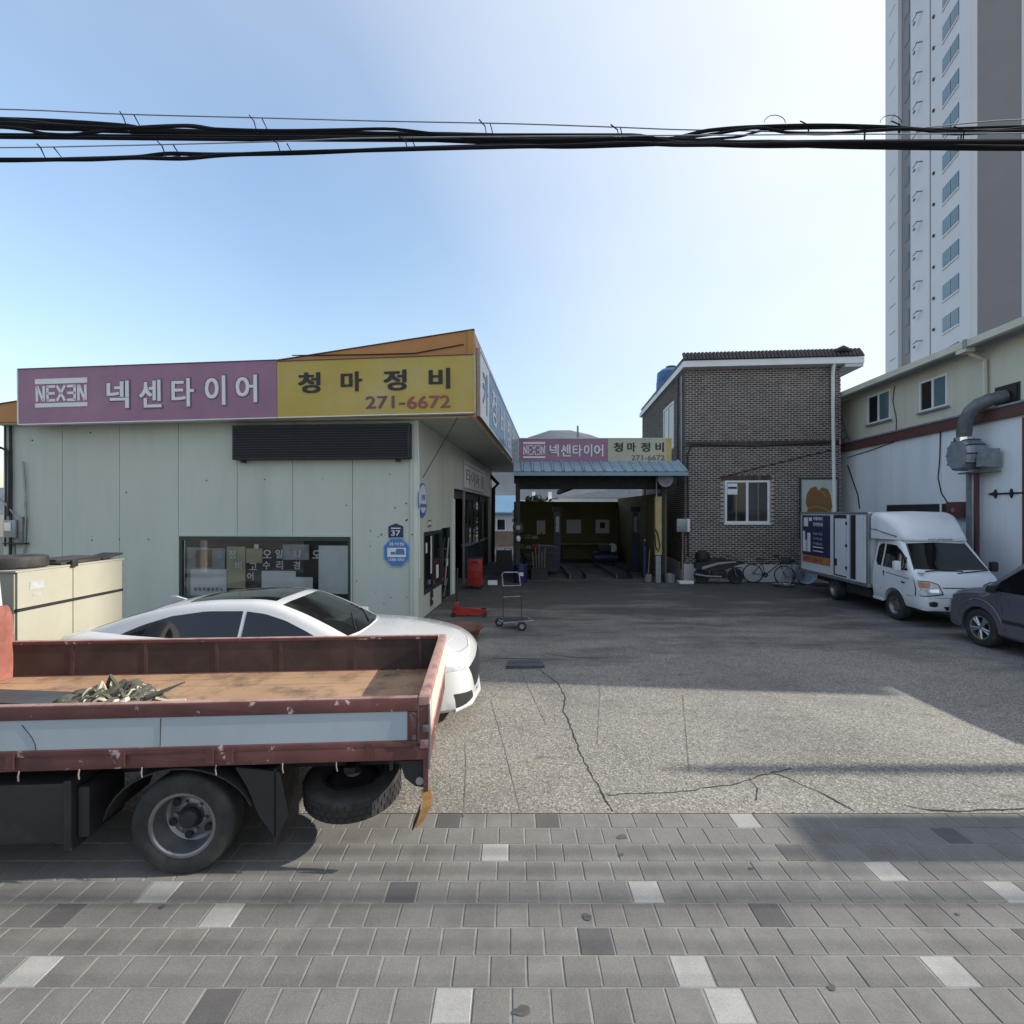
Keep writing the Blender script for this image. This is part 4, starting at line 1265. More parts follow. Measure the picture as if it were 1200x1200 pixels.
for r in range(2):
    for k in range(int(BD / .2)):
        ts.box(-OVL - .01 + r * .1, -OVL + .12 + r * .1, -OVF + .2 + k * .2, -OVF + .39 + k * .2, BH1 + .225 + r * .11, BH1 + .345 + r * .11)
ts.build('side_roof_tiles', M_rooftile, house, kind='stuff')
tube('corner_cap', M_rooftile, house, [(BFW + .02 - .35, -.22, BH1 + .46), (BFW - .05, -.27, BH1 + .52), (BFW + .25, -.22, BH1 + .46)], [.05, .12, .05], 8)
dpx = B.x(975, -.1)
tube('downpipe', M_white, house, [(dpx, -.28, BH1 + .1), (dpx, -.2, BH1 - .1), (dpx + .02, -.11, BH1 - .35), (dpx + .05, -.11, 4.0), (dpx + .1, -.11, .1)], .06, 8)
tube('cable', M_black, house, [(.1, -.06, .9), (.08, -.06, 4.6), (.25, -.06, 4.95), (2.5, -.07, 4.86), (5.0, -.06, 4.98)], .028, 6)
tube('cable', M_black, house, [(1.2, -.05, 3.72), (2.0, -.06, 3.95), (3.0, -.06, 4.2), (4.2, -.06, 4.5), (5.1, -.05, 4.7)], .018, 5)
tube('cable', M_black, house, [(-.04, .9, 7.6), (-.04, .95, 5.0), (-.04, .9, 3.5)], .025, 5)
tube('conduit', M_galv, house, [(-.06, .25, 7.5), (-.06, .25, 4.0)], .03, 6)
jb = thing('electric_box', 'grey electric box on the corner of the brick house by the bay', 'electric box', B.w(.02, -.03, B.z(615, 0, 0)), B.a)
box('case', M_galv, jb, -.36, .0, -.24, -.03, -.25, .22, c=.01)
box('door', M_white, jb, .003, .09, -.24, -.03, -.25, .22, c=.008)
tube('conduit', M_black, jb, [(-.18, -.12, -.25), (-.18, -.1, -1.6)], .03, 6)
tank = thing('water_tank', 'blue plastic water tank on the roof edge of the brick house', 'water tank', B.w(.5, 4.6, BH1 + .05))
MB().lathe([(0, 0), (.62, 0), (.64, .25), (.60, .28), (.64, .32), (.64, .62), (.60, .65), (.62, .7), (.60, 1.05), (.42, 1.2), (.2, 1.24), (.2, 1.3), (0, 1.3)], 20).build('tank', M_blue, tank)
MB().lathe([(.0, 1.302), (.22, 1.302), (.22, 1.34), (0, 1.36)], 16).build('lid', M_navy, tank)
bd = thing('painted_board', 'pale board with a brown painted shape on the brick wall above the box truck', 'board', B.w(B.x(960, -.1), -.05, B.z(600, 4.8, 0)), B.a)
bw2 = (B.x(981, -.1) - B.x(939, -.1)) / 2
box('panel', pm('pale_board', (.42, .45, .40), .6, .08, 2), bd, -bw2, bw2, -.05, .0, -.95, 1.15)
for a in ((-bw2 - .05, -bw2 - .003, -.95, 1.15), (bw2 + .003, bw2 + .04, -.95, 1.15)): box('frame', M_frame_g, bd, a[0], a[1], -.07, .0, a[2], a[3])
box('frame', M_frame_g, bd, -bw2 - .05, bw2 + .04, -.07, .0, 1.153, 1.22)
pt = MB()
sh = [(-.50, -.75), (.42, -.75), (.45, -.3), (.38, -.05), (.46, .2), (.40, .62), (.30, .86), (.12, .92), (-.02, .80), (-.12, .96), (-.30, .90), (-.44, .68), (-.48, .35), (-.40, .12), (-.50, -.2)]
pt.prism([(x * .95, z * .95) for x, z in sh], -.056, -.0505, 'y'); pt.build('painted_shape', M_brownprint, bd)
tube('painted_line', M_tan, bd, [(-.4, -.057, .12), (-.1, -.057, .2), (.15, -.057, .12), (.36, -.057, .02)], .012, 4)
tube('painted_line', M_tan, bd, [(-.1, -.057, .8), (.1, -.057, .72), (.25, -.057, .5)], .010, 4)

# ================================================================ LONG SHED (right)
W = Frame(11.6, 11.6, -4.5)
shed = thing('long_shed', 'long two tone shed with grey lower wall, beige upper wall and brown cap', 'shed', W.w(0, 0), W.a)
WY0, WY1, WH, WB0, WB1 = -3.85, 8.9, 6.62, 4.70, 4.97
ys = [WY0, -1.2, W.y(1195) , W.y(1103), W.y(1045), WY1]
for a, b in zip(ys, ys[1:]):
    box('lower_panel', M_wing_low, shed, 0, .15, a + .004, b - .004, 0, WB0)
uy = [WY0, W.y(1178) - .35, W.y(1152), W.y(1054), WY1]
for a, b in zip(uy, uy[1:]):
    box('upper_panel', M_wing_up, shed, .16, .3, a + .004, b - .004, WB0, WH)
box('front_wall', M_wing_low, shed, .3, 7.5, WY0, WY0 + .15, 0, WH)
box('back_wall', M_wing_low, shed, .3, 7.5, WY1 - .15, WY1, 0, WH)
box('cap', M_capbrown, shed, -.10, .155, WY0 - .05, WY1 + .05, WB0 + .002, WB1)
box('cap_flashing', M_galv, shed, -.13, .155, WY0 - .05, WY1 + .05, WB1 + .002, WB1 + .05)
rf = MB(); rf.prism([(-.28, WH), (7.6, WH + .9), (7.6, WH + 1.0), (-.28, WH + .12)], WY0 - .2, WY1 + .2, 'y'); rf.build('roof', M_galv, shed)
gt = MB(); gt.prism([(-.42, WH - .02), (-.285, WH - .02), (-.285, WH + .15), (-.42, WH + .15)], WY0 - .2, WY1 + .2, 'y'); gt.build('gutter', M_wing_up, shed)
jy = W.y(1152)
box('gutter_joint', M_galv, shed, -.44, -.27, jy - .06, jy + .06, WH - .04, WH + .17)
py_ = W.y(1149)
tube('downpipe', M_wing_up, shed, [(-.34, py_ + .1, WH), (-.2, py_ + .05, WH - .15), (.08, py_ - .02, WH - .35), (.10, py_ - .02, WB1 + .06)], .055, 8)
box('downpipe_hopper', M_wing_up, shed, -.42, -.2, py_ - .1, py_ + .22, WH - .13, WH - .03)
for pa, pb, ya, yb in ((1045, 1018, 460, 495), (1112, 1079, 442, 480)):
    a, b = W.y(pa, .16), W.y(pb, .16)
    wn_ = thing('window', None, None); wn_.parent = shed
    m_ = (a + b) / 2
    Yw = 11.6 + m_
    z1_, z0_ = 2.5 + (600 - ya) / 600 * Yw - .02, 2.5 + (600 - yb) / 600 * Yw
    t_ = .06
    for q in ((a, b, z1_ - t_, z1_), (a, b, z0_, z0_ + t_), (a, a + t_, z0_ + t_, z1_ - t_), (b - t_, b, z0_ + t_, z1_ - t_), (m_ - .04, m_ + .04, z0_ + t_, z1_ - t_)):
        box('frame', M_white, wn_, .11, .158, *q)
    box('pane', M_tower_gl, wn_, .125, .135, a + t_, m_ - .04, z0_ + t_, z1_ - t_)
    box('pane', M_glass, wn_, .14, .15, m_ + .04, b - t_, z0_ + t_, z1_ - t_)
    box('sill', M_galv, wn_, .06, .155, a - .05, b + .05, z0_ - .05, z0_ - .003)
# vent opening, duct, fan
va, vb = W.y(1196, .16), W.y(1167, .16)
vz0, vz1 = 5.05, 5.53
vent = thing('exhaust_fan', 'grey exhaust fan housing with bent duct on the shed wall', 'exhaust fan', W.w(0, 0), W.a)
box('vent_frame', M_dark, vent, .135, .158, va, vb, vz0, vz1)
box('vent_hole', M_black, vent, .115, .132, va + .05, vb - .05, vz0 + .04, vz1 - .04)
fyc = W.y(1131, -.35)
fz = W.z(533, -.35, fyc)
dpts = []
for t_ in range(13):
    u = t_ / 12
    p0, p1, p2, p3 = Vector((.12, (va + vb) / 2, 5.26)), Vector((-.40, (va + vb) / 2 + .10, 5.16)), Vector((-.46, fyc - .12, 5.12)), Vector((-.38, fyc, fz + .42))
    dpts.append((1-u)**3*p0 + 3*(1-u)**2*u*p1 + 3*(1-u)*u*u*p2 + u**3*p3)
rr = [.15 + .012 * (k % 2) for k in range(13)]
MB().tube(dpts, rr, 16).build('duct', M_duct, vent)
MB().tube([(-.38, fyc, fz + .33), (-.38, fyc, fz + .43)], .2, 18).build('duct_collar', M_chrome, vent)
# scroll housing seen edge on: faceted barrel with ribs, narrowing towards the collar
hp = [(-.20, .36), (.20, .36), (.36, .22), (.42, .0), (.36, -.24), (.18, -.37), (-.18, -.37), (-.36, -.24), (-.42, .0), (-.36, .22)]
hm = MB()
n10 = len(hp)
layers = [(-.56, .80), (-.50, .94), (-.42, 1.0), (-.2, 1.0), (-.14, .94)]
hm.add([(x, fyc + a * k_, fz + b * (.55 + .45 * k_)) for x, k_ in layers for a, b in hp],
       [(i_ * n10 + k, i_ * n10 + (k + 1) % n10, (i_ + 1) * n10 + (k + 1) % n10, (i_ + 1) * n10 + k) for i_ in range(4) for k in range(n10)] + [list(range(n10)), list(range(4 * n10, 5 * n10))[::-1]])
hm.build('housing', M_galv, vent)
for k in (0, 1, 2, 3, 4, 5, 7, 8, 9):
    p = hp[k]
    tube('housing_rib', M_dark, vent, [(x, fyc + p[0] * k_, fz + p[1] * (.55 + .45 * k_)) for x, k_ in layers], .017, 5)
box('motor_box', M_galv, vent, -.40, -.1, fyc - .68, fyc - .40, fz - .34, fz + .06)
box('motor_plate', M_galv, vent, -.405, -.1, fyc - .70, fyc - .683, fz - .36, fz + .08)
for px in (1138, 1147):
    y = W.y(px, -.18)
    box('support_leg', M_galv if px == 1138 else M_capbrown, vent, -.24, -.16, y, y + .08, 0, fz - .42)
box('bracket', M_steel, vent, -.3, -.003, fyc - .6, fyc + .3, fz - .47, fz - .435)
# strap hinge ornament and door on the shed
hg = thing('strap_hinge', 'black ornamental strap hinge on the grey shed wall', 'hinge', W.w(-.002, W.y(1163), W.z(579, 0, W.y(1163))), W.a)
tube('strap', M_dark, hg, [(-.02, 0, 0), (-.02, -1.2, .0)], .022, 6)
mb = MB(); mb.prism([(.1, 0), (-.08, .05), (-.04, 0), (-.08, -.05)], -.035, -.005, 'x'); mb.build('spear_tip', M_dark, hg)
for y in (-.12, -.55):
    mb = MB(); mb.prism([(y, .11), (y + .045, 0), (y, -.11), (y - .045, 0)], -.045, -.008, 'x'); mb.build('cross_ornament', M_dark, hg)
box('door_edge', M_white, shed, -.03, -.003, W.y(1196) - .06, W.y(1196), 0, WB0 - .05)
box('door_gap', M_capbrown, shed, -.02, -.003, W.y(1196) - .3, W.y(1196) - .063, 0, WB0 - .05)
rl = thing('roller_housing', 'long dark roller housing fixed to the shed wall behind the box truck', 'roller housing', W.w(0, 0), W.a)
ra, rb = W.y(1115, -.1), W.y(1043, -.1)
box('case', M_dark, rl, -.2, -.003, ra, rb, 2.47, 2.72)
box('end_bracket', M_capbrown, rl, -.24, -.003, ra - .003 - .5, ra - .003, 2.36, 2.76)
MB().disc((-.241, ra - .25, 2.55), (-1, 0, 0), .06, 10, 0, .01).build('knob', M_alum, rl)
box('end_strap', M_white, rl, -.21, -.003 - .001, ra + .2, ra + .26, 2.46, 2.73)
wc = thing('wall_cable', 'black cable running down the grey shed wall from the brown cap', 'cable', W.w(0, 0), W.a)
def wp(*pp): return [(-.02, W.y(px, 0), W.z(py, 0, W.y(px, 0))) for px, py in pp]
tube('cable', M_black, wc, wp((1103, 505), (1102, 540), (1100, 560), (1104, 578), (1112, 590), (1114, 615)), .014, 5)
wc2 = thing('wall_cable', 'slack black cable at the far end of the grey shed wall', 'cable', W.w(0, 0), W.a)
tube('cable', M_black, wc2, wp((994, 545), (999, 560), (1006, 580), (1008, 596)), .02, 5)
tube('cable', M_black, wc2, wp((994, 536), (1020, 528), (1048, 518)), .014, 5)
wc3 = thing('wall_cable', 'thin dark cable hanging between the two upper shed windows', 'cable', W.w(.16, 0), W.a)
def wp2(*pp): return [(-.02, W.y(px, .16), W.z(py, .16, W.y(px, .16))) for px, py in pp]
tube('cable', M_black, wc3, wp2((1049, 452), (1047, 470), (1051, 490), (1051, 504)), .012, 5)
# ladder between the house and the shed
lad = thing('ladder', 'thin metal ladder leaning between brick house and shed', 'ladder', W.w(-.05, 7.6, WB1 + .06), W.a)
for dy in (0, .42):
    tube('rail', M_steel, lad, [(.0, -.9 + dy, 0), (-.1, .35 + dy, 2.35)], .03, 6)
for k in range(8):
    u = (k + .5) / 8
    tube('rung', M_steel, lad, [(-.1 * u, -.9 + 1.25 * u, 2.35 * u), (-.1 * u, -.9 + 1.25 * u + .42, 2.35 * u)], .02, 5)

# ================================================================ APARTMENT TOWER (far right) and an added shade slab outside the picture
T = Frame(36.2, 40.5, -16.5)
tower = thing('apartment_tower', 'tall pale apartment tower with dark grey stripe behind the shed', 'apartment tower', T.w(0, 0), T.a)
TH, FL = 66, 2.8
s1 = T.y(1042, 0)
box('wall', M_tower_lt, tower, 0, .5, 0, s1, 0, TH)
box('wall', M_tower_dk, tower, .503, 3.3, -.0, .5, 0, TH)
box('wall', M_tower_lt, tower, 3.303, 16, -.03, .5, 0, TH)
box('wall', M_tower_lt, tower, .503, 16, s1 - .5, s1, 0, TH)
box('roof', M_tower_lt, tower, .1, 16, .1, s1 - .1, TH + .003, TH + .6)
box('corner_strip', M_tower_lt, tower, -.10, -.003, -.1, T.y(1126), 0, TH)
yl = T.y(1090)
box('joint_line', M_tower_dk, tower, -.03, -.003, yl - .12, yl + .02, 0, TH)
ya, yb = T.y(1067), T.y(1057)
box('recess', M_tower_dk, tower, -.02, -.003, ya, yb, 0, TH)
box('edge_strip', M_tower_lt, tower, -.35, -.003, yb + .003, s1, 0, TH)
W1 = (T.y(1124), T.y(1105))
def tmesh(name, mats, fill):
    mb = MB(); fill(mb)
    o = mb.build(name, mats); me = o.data; bpy.data.objects.remove(o); return me
M_tower_br = pm('tower_bracket', (.2, .2, .22), .7, .1, 3)
mw = tmesh('window', M_tower_gl, lambda m: m.box(-.05, -.012, 0, W1[1] - W1[0], 0, 1.35))
mfr = tmesh('sill', M_white, lambda m: m.box(-.09, -.012, -.08, W1[1] - W1[0] + .08, -.12, -.003))
mfm = tmesh('frame', M_galv, lambda m: m.box(-.075, -.052, (W1[1] - W1[0]) * .48, (W1[1] - W1[0]) * .53, .0, 1.35))
mw2 = tmesh('window', M_glass, lambda m: m.box(-.06, -.023, 0, (yb - ya) * .5, 0, 1.5))
mac = tmesh('conditioner_bracket', M_tower_br, lambda m: (m.box(-.5, -.012, 0, .08, 0, .08), m.box(-.45, -.40, .0, .9, -.02, .05), m.box(-.4, -.3, .65, .95, -.4, -.2)))
mvt = tmesh('vent', M_dark, lambda m: m.box(-.12, -.012, 0, .2, 0, .22))
mpn = tmesh('edge_panel', M_tower_dk, lambda m: m.box(-.36, -.352, 0, (s1 - yb) * .45, 0, .10))
for k in range(23):
    z = 1.0 + k * FL
    o = link('window', mw, tower); o.location = (0, W1[0], z + .15)
    o2 = link('frame', mfm, o); o2 = link('sill', mfr, o)
    o = link('window', mw2, tower); o.location = (0, ya + (yb - ya) * .1, z + .4)
    o = link('conditioner_bracket', mac, tower); o.location = (0, T.y(1081), z + .7)
    o = link('vent', mvt, tower); o.location = (0, T.y(1095.5), z + .9)
    o = link('edge_panel', mpn, tower); o.location = (0, yb + (s1 - yb) * .2, z + .5)
# unseen slab added to throw the long shade over the back of the yard
E2 = thing('added_apartment_block', 'long apartment slab added out of view to shade the back of the yard', 'apartment block', (75, 7.5, 0))
box('wall', M_tower_lt, E2, 0, 12, 0, 34, 0, 62)
box('roof', M_tower_lt, E2, -.3, 12.3, -.0, 34, 62.003, 62.5)
for k in range(20):
    for j in range(6):
        box('window', M_tower_gl, E2, -.05, -.003, 2 + j * 5, 5 + j * 5, 2 + k * 2.9, 3.6 + k * 2.9)

# ================================================================ things far behind, seen through the gaps
fh = thing('blue_roofed_house', 'low house with bright blue roof behind the gap beside the tyre shop', 'house', (-1.9, 40, 0))
box('wall', pm('far_white_wall', (.5, .51, .52), .8, .05, 1), fh, -3, 2.05, 0, 6, 0, 2.6)
mb = MB(); mb.prism([(-.4, 2.5), (3, 3.9), (6.4, 2.5), (6.4, 2.4), (-.4, 2.4)], -3.3, 2.3, 'x'); mb.build('roof', pm('bright_blue_roof', (.26, .44, .58), .5, .06, 1), fh)
fw = box('window', M_glass, fh, .75, 1.35, -.03, -.002, .75, 1.9)
for a in ((.68, .748, .7, 1.95), (1.352, 1.42, .7, 1.95)): box('frame', M_white, fw, a[0], a[1], -.05, -.003, a[2], a[3])
yw = thing('low_brown_wall', 'low brown wall in front of the blue roofed house', 'wall', (-1.9, 37, 0))
box('wall', pm('brown_block', (.22, .16, .12), .9, .2, 2), yw, -2, 2.05, 0, .2, 0, 1.1)
box('coping', M_plinth, yw, -2, 2.05, -.04, .24, 1.103, 1.2)
h2 = thing('pale_house', 'pale flat roofed building seen over the back wall of the bay', 'house', (9.5, 60, 0))
box('wall', pm('far_grey_wall', (.45, .47, .49), .8, .05, 1), h2, -4, 9, 0, 8, 0, 4.2)
mb = MB(); mb.prism([(-4.4, 4.2), (3, 5.3), (9.3, 4.6), (9.3, 4.2)], -.3, 8, 'y'); mb.build('roof', M_galv, h2)
h3 = thing('low_white_house', 'long low white building seen over the back wall of the bay', 'house', (2.8, 55, 0))
box('wall', pm('far_white_wall', (.5, .51, .52), .8, .05, 1), h3, -1.9, 2.2, 0, 6, 0, 3.6)
box('parapet', M_white, h3, -1.95, 2.25, -.05, 6, 3.603, 3.8)
for x in (-.6, 1.2): box('chimney', M_white, h3, x, x + .35, 1, 1.4, 3.803, 4.7)
def bush(name, label, loc, r, h, n, seed):
    t = thing(name, label, 'tree', loc)
    rn = random.Random(seed)
    tube('trunk', M_bark, t, [(0, 0, 0), (.05, .05, h * .4), (0, 0, h * .8)], [.12, .09, .04], 7)
    mb = MB()
    for i in range(n):
        a, b = rn.uniform(0, 6.28), rn.uniform(-.6, 1.5)
        rr_ = r * (rn.random() ** .4) * (1 + .25 * math.sin(3 * a + seed))
        p = Vector((rr_ * math.cos(a) * math.cos(b), rr_ * math.sin(a) * math.cos(b), h * .62 + rr_ * math.sin(b) * .9))
        u = Vector((rn.gauss(0, 1), rn.gauss(0, 1), rn.gauss(0, 1))).normalized() * rn.uniform(.10, .22)
        v = u.orthogonal().normalized() * rn.uniform(.05, .12)
        mb.add([p - u, p + v, p + u, p - v], [(0, 1, 2, 3)])
    mb.build('crown', M_leaf, t)
bush('evergreen_tree', 'round dark evergreen tree behind the bay back wall', (1.45, 30.5, 0), 1.25, 3.45, 1500, 3)
# ================================================================ VEHICLES
def wheel(parent, x, y, r, w, side, rim_mat, style='spokes', name='wheel', n=5):
    """wheel with its axle along y; side = -1 outer face to -y, +1 to +y"""
    Mx = Matrix.Translation((x, y, r)) @ Matrix.Rotation(R(90 if side < 0 else -90), 4, 'X')
    t = MB(Mx).lathe(tyre_prof(r, w, r * .62), 36).build(name, M_rubber, parent)
    rr_ = r * .62
    mb = MB(Mx)
    if style == 'spokes':
        mb.lathe([(rr_ + .006, w * .40), (rr_ + .006, w * .46), (rr_ - .015, w * .44), (rr_ - .02, w * .2), (rr_ - .02, -w * .4)], 28)
        mb.lathe([(.0, w * .42), (.045, w * .42), (.055, w * .36), (.055, w * .2)], 16)
        for k in range(n):
            a = 2 * math.pi * k / n + .3
            for da in (-.16, .16):
                p0 = Vector((.04 * math.cos(a), .04 * math.sin(a), w * .37))
                p1 = Vector(((rr_ - .01) * math.cos(a + da), (rr_ - .01) * math.sin(a + da), w * .40))
                mb.tube([p0, p1], [.026, .022], 6)
        o = mb.build('rim', rim_mat, t)
        MB(Mx).lathe([(0, w * .1), (rr_ - .02, w * .1)], 20).build('brake', M_dark, t)
    elif style == 'steel':
        mb.lathe([(rr_ + .006, w * .40), (rr_ + .006, w * .46), (rr_ - .012, w * .44), (rr_ - .03, w * .25), (rr_ * .7, w * .12), (rr_ * .5, w * .22), (rr_ * .36, w * .24), (.03, w * .30), (0, w * .30)], 28)
        mb.build('rim', rim_mat, t)
        hb = MB(Mx)
        for k in range(6):
            a = 2 * math.pi * k / 6
            hb.disc((rr_ * .62 * math.cos(a), rr_ * .62 * math.sin(a), w * .17), (0, 0, 1), rr_ * .11, 10, 0, .008)
        hb.build('rim_holes', M_black, t, kind='stuff')
    elif style == 'dual':
        rim = rr_
        mb.lathe([(rim + .008, w * .38), (rim + .010, w * .47), (rim - .006, w * .475), (rim - .016, w * .43), (rim - .022, w * .05), (rim - .03, -w * .22), (rim - .05, -w * .30), (rim * .62, -w * .24), (rim * .47, -w * .17), (rim * .44, -w * .16), (.0, -w * .16)], 36)
        mb.build('rim', rim_mat, t)
        hb = MB(Mx)
        for k in range(6):
            a = 2 * math.pi * k / 6 + .35
            hb.disc((rim * .66 * math.cos(a), rim * .66 * math.sin(a), -w * .262), (0, 0, 1), rim * .125, 14, 0, .02)
        hb.build('rim_holes', M_black, t, kind='stuff')
        MB(Mx).lathe([(0, w * .16), (rim * .24, w * .15), (rim * .31, w * .08), (rim * .33, -w * .1), (rim * .40, -w * .155)], 20).build('hub', M_dark, t)
        nt = MB(Mx)
        for k in range(6):
            a = 2 * math.pi * k / 6 - .17
            nt.tube([(rim * .47 * math.cos(a), rim * .47 * math.sin(a), -w * .2), (rim * .47 * math.cos(a), rim * .47 * math.sin(a), -w * .05)], .014, 6)
        nt.build('wheel_nuts', M_steel, t, kind='stuff')
    return t

# ---------------------------------------------------------------- maroon dropside truck
K = Frame(-.59, 3.56, 3.6)
KL, KW = 4.28, 1.83
trk = thing('dropside_truck', 'old maroon dropside truck with grey side panels and dirty plywood bed', 'truck', K.w(0, 0), K.a)
zf, zt, zb = .865, 1.212, .775
# bed floor boards
nb_ = 9
for k in range(nb_):
    y0 = .06 + (KW - .12) * k / nb_
    box('floor_board', M_ply, trk, -KL + .04, -.06, y0 + .0015, y0 + (KW - .12) / nb_ - .0015, zf - .03, zf + (.0008 * (k % 3)))
box('bed_sill', M_maroon, trk, -KL, -.0, .006, .055, zb, .872, c=.006)
box('bed_sill', M_maroon, trk, -KL, -.0, KW - .055, KW - .006, zb, .872, c=.006)
# near side board: rails, stiles, grey panel
ns = thing('near_side_board', None, None); ns.parent = trk
box('top_rail', M_maroon, ns, -KL + .02, -.07, -.012, .04, zt - .092, zt - .004, c=.006)
box('top_edge', M_maroon_top, ns, -KL + .02, -.07, -.008, .038, zt - .003, zt + .003)
box('bottom_rail', M_maroon, ns, -KL + .02, -.07, -.012, .036, .874, .918, c=.006)
box('grey_panel', M_bedgrey, ns, -KL + .06, -.135, -.004, .022, .92, zt - .094)
box('stile', M_maroon, ns, -.133, -.07, -.012, .036, .92, zt - .094, c=.004)
for x in (-1.78, -3.1):
    tube('panel_seam', M_dark, ns, [(x, -.005, .925), (x + .004, -.005, zt - .10)], .0025, 4)
crv = [(-2.66 + .09 * math.sin(t_ * 1.6), -.005, 1.09 - .17 * t_) for t_ in (0, .25, .5, .75, 1)]
tube('scratch', M_dark, ns, crv, .003, 4)
M_hook = pm('rusty_hook', (.16, .13, .12), .7, .3, 9)
for i, x in enumerate((-.62, -.98, -1.42, -1.9, -2.3, -2.68, -3.1, -3.55)):
    tube('rope_hook', M_hook, trk, [(x, -.0, zb + .01), (x + .004, -.015, zb - .02), (x + .012, -.02, zb - .05)], .005, 6)
for x in (-.42, -1.35, -1.48, -2.05, -2.75):
    box('hinge', M_maroon, trk, x, x + .05, -.018, -.0125, .80, .905)
M_stile = pm('rusty_stile', (.082, .042, .036), .75, .3, 5, dirt=(.03, .02, .018), damt=.6, dscale=6)
# far side board seen from inside
fs2 = thing('far_side_board', None, None); fs2.parent = trk
box('board', M_maroon_in, fs2, -KL + .02, -.07, KW - .045, KW - .012, zf + .004, zt - .03)
box('top_rail', M_maroon, fs2, -KL + .02, -.07, KW - .055, KW, zt - .028, zt - .003)
box('top_edge', M_maroon_top, fs2, -KL + .02, -.07, KW - .05, KW - .002, zt - .002, zt + .004)
for px in (34, 53, 118, 197, 275, 346, 430, 505):
    x = (px - 600) / 600 * 5.33 + .59
    box('stile', M_stile, fs2, x - .017, x + .017, KW - .049, KW - .046, zf + .004, zt - .032)
# tailgate
tg = thing('tailgate', None, None); tg.parent = trk
box('outer_panel', M_bedpale, tg, -.012, .0105, .05, KW - .05, .92, zt - .06)
box('inner_panel', M_maroon_in, tg, -.05, -.014, .05, KW - .05, .90, zt - .03)
box('top_rail', M_maroon_top, tg, -.06, .014, .0, KW, zt - .058, zt + .004, c=.008)
box('bottom_rail', M_maroon_top, tg, -.05, .010, .0, KW, .855, .918, c=.008)
box('end_stile', M_maroon, tg, -.055, .008, .002, .048, .92, zt - .06)
box('end_stile', M_maroon, tg, -.055, .008, KW - .048, KW - .002, .92, zt - .06)
tube('latch_bar', M_steel, tg, [(.012, -.012, 1.17), (.02, -.016, .95), (.012, -.012, .72)], .010, 6)
box('latch', M_steel, tg, -.03, .02, -.028, -.006, .98, 1.03, c=.006)
box('latch_plate', M_steel, tg, -.10, -.075, -.016, -.0125, .925, .96)
box('rear_bumper_board', M_maroon, trk, -.03, .0, .02, KW - .02, zb - .12, .853)
# headboard and red board
hb_ = MB(); hb_.prism([(.05, zf), (KW - .05, zf), (KW - .03, 1.25), (KW - .05, 1.48), (KW - .10, 1.585), (.22, 1.585), (.05, 1.5)], -KL - .02, -KL + .03, 'x')
hb_.build('headboard', M_redboard, trk)
# chassis and running gear
for y in (.42, 1.34): box('chassis_rail', M_dark, trk, -6.2, -.12, y, y + .07, .55, .74)
for x in (-.5, -1.3, -2.9, -3.8): box('cross_member', M_dark, trk, x, x + .08, .1, KW - .1, .742, .773)
wx_ = K.x(211, .04)
WR = .345
for yy, sd in ((.155, -1), (.40, -1), (KW - .155, 1), (KW - .40, 1)):
    wheel(trk, wx_, yy, WR, .20, sd, M_steel, 'dual')
tube('axle', M_dark, trk, [(wx_, .3, WR), (wx_, KW - .3, WR)], .07, 10)
MB().tube([(wx_, .75, WR), (wx_, .92, WR), (wx_, 1.1, WR)], [.09, .17, .09], 14).build('differential', M_dark, trk)
def mudguard(y0, y1):
    mb = MB()
    pts = []
    for k in range(15):
        a = R(20 + 150 * k / 14)
        pts.append((wx_ + .50 * math.cos(a) * 1.0, WR + .40 * math.sin(a)))
    for (xa, za), (xb, zb2) in zip(pts, pts[1:]):
        mb.add([(xa, y0, za), (xa, y1, za), (xb, y1, zb2), (xb, y0, zb2), (xa, y0, za + .012), (xa, y1, za + .012), (xb, y1, zb2 + .012), (xb, y0, zb2 + .012)],
               [(0, 1, 2, 3), (7, 6, 5, 4), (0, 4, 5, 1), (2, 6, 7, 3), (0, 3, 7, 4), (1, 5, 6, 2)], 0, False)
    mb.build('mudguard', M_plastic, trk)
mudguard(.03, .52); mudguard(KW - .52, KW - .03)
fl = MB(); fl.prism([(wx_ + .36, .74), (wx_ + .66, .70), (wx_ + .72, .40), (wx_ + .63, .24), (wx_ + .52, .40), (wx_ + .44, .60)], .05, .075, 'y'); fl.build('mud_flap', M_plastic, trk)
fl = MB(); fl.prism([(.05, .16), (.5, .16), (.5, .70), (.05, .72)], wx_ + .62, wx_ + .635, 'x'); fl.build('mud_flap', M_rubber, trk)
# fuel tank and boxes
box('fuel_tank', M_plastic, trk, K.x(-160, .1), K.x(84, .1), .07, .5, .24, .66, c=.04)
box('tank_strap', M_dark, trk, K.x(80, .1), K.x(86, .1) + .02, .055, .5, .2, .68, c=.01)
box('tool_box', M_plastic, trk, K.x(86, .1) + .03, K.x(106, .1), .09, .45, .27, .62, c=.02)
tube('brake_line', M_dark, trk, [(-4.2, .3, .7), (-3.2, .3, .66), (-2.9, .35, .6)], .012, 5)
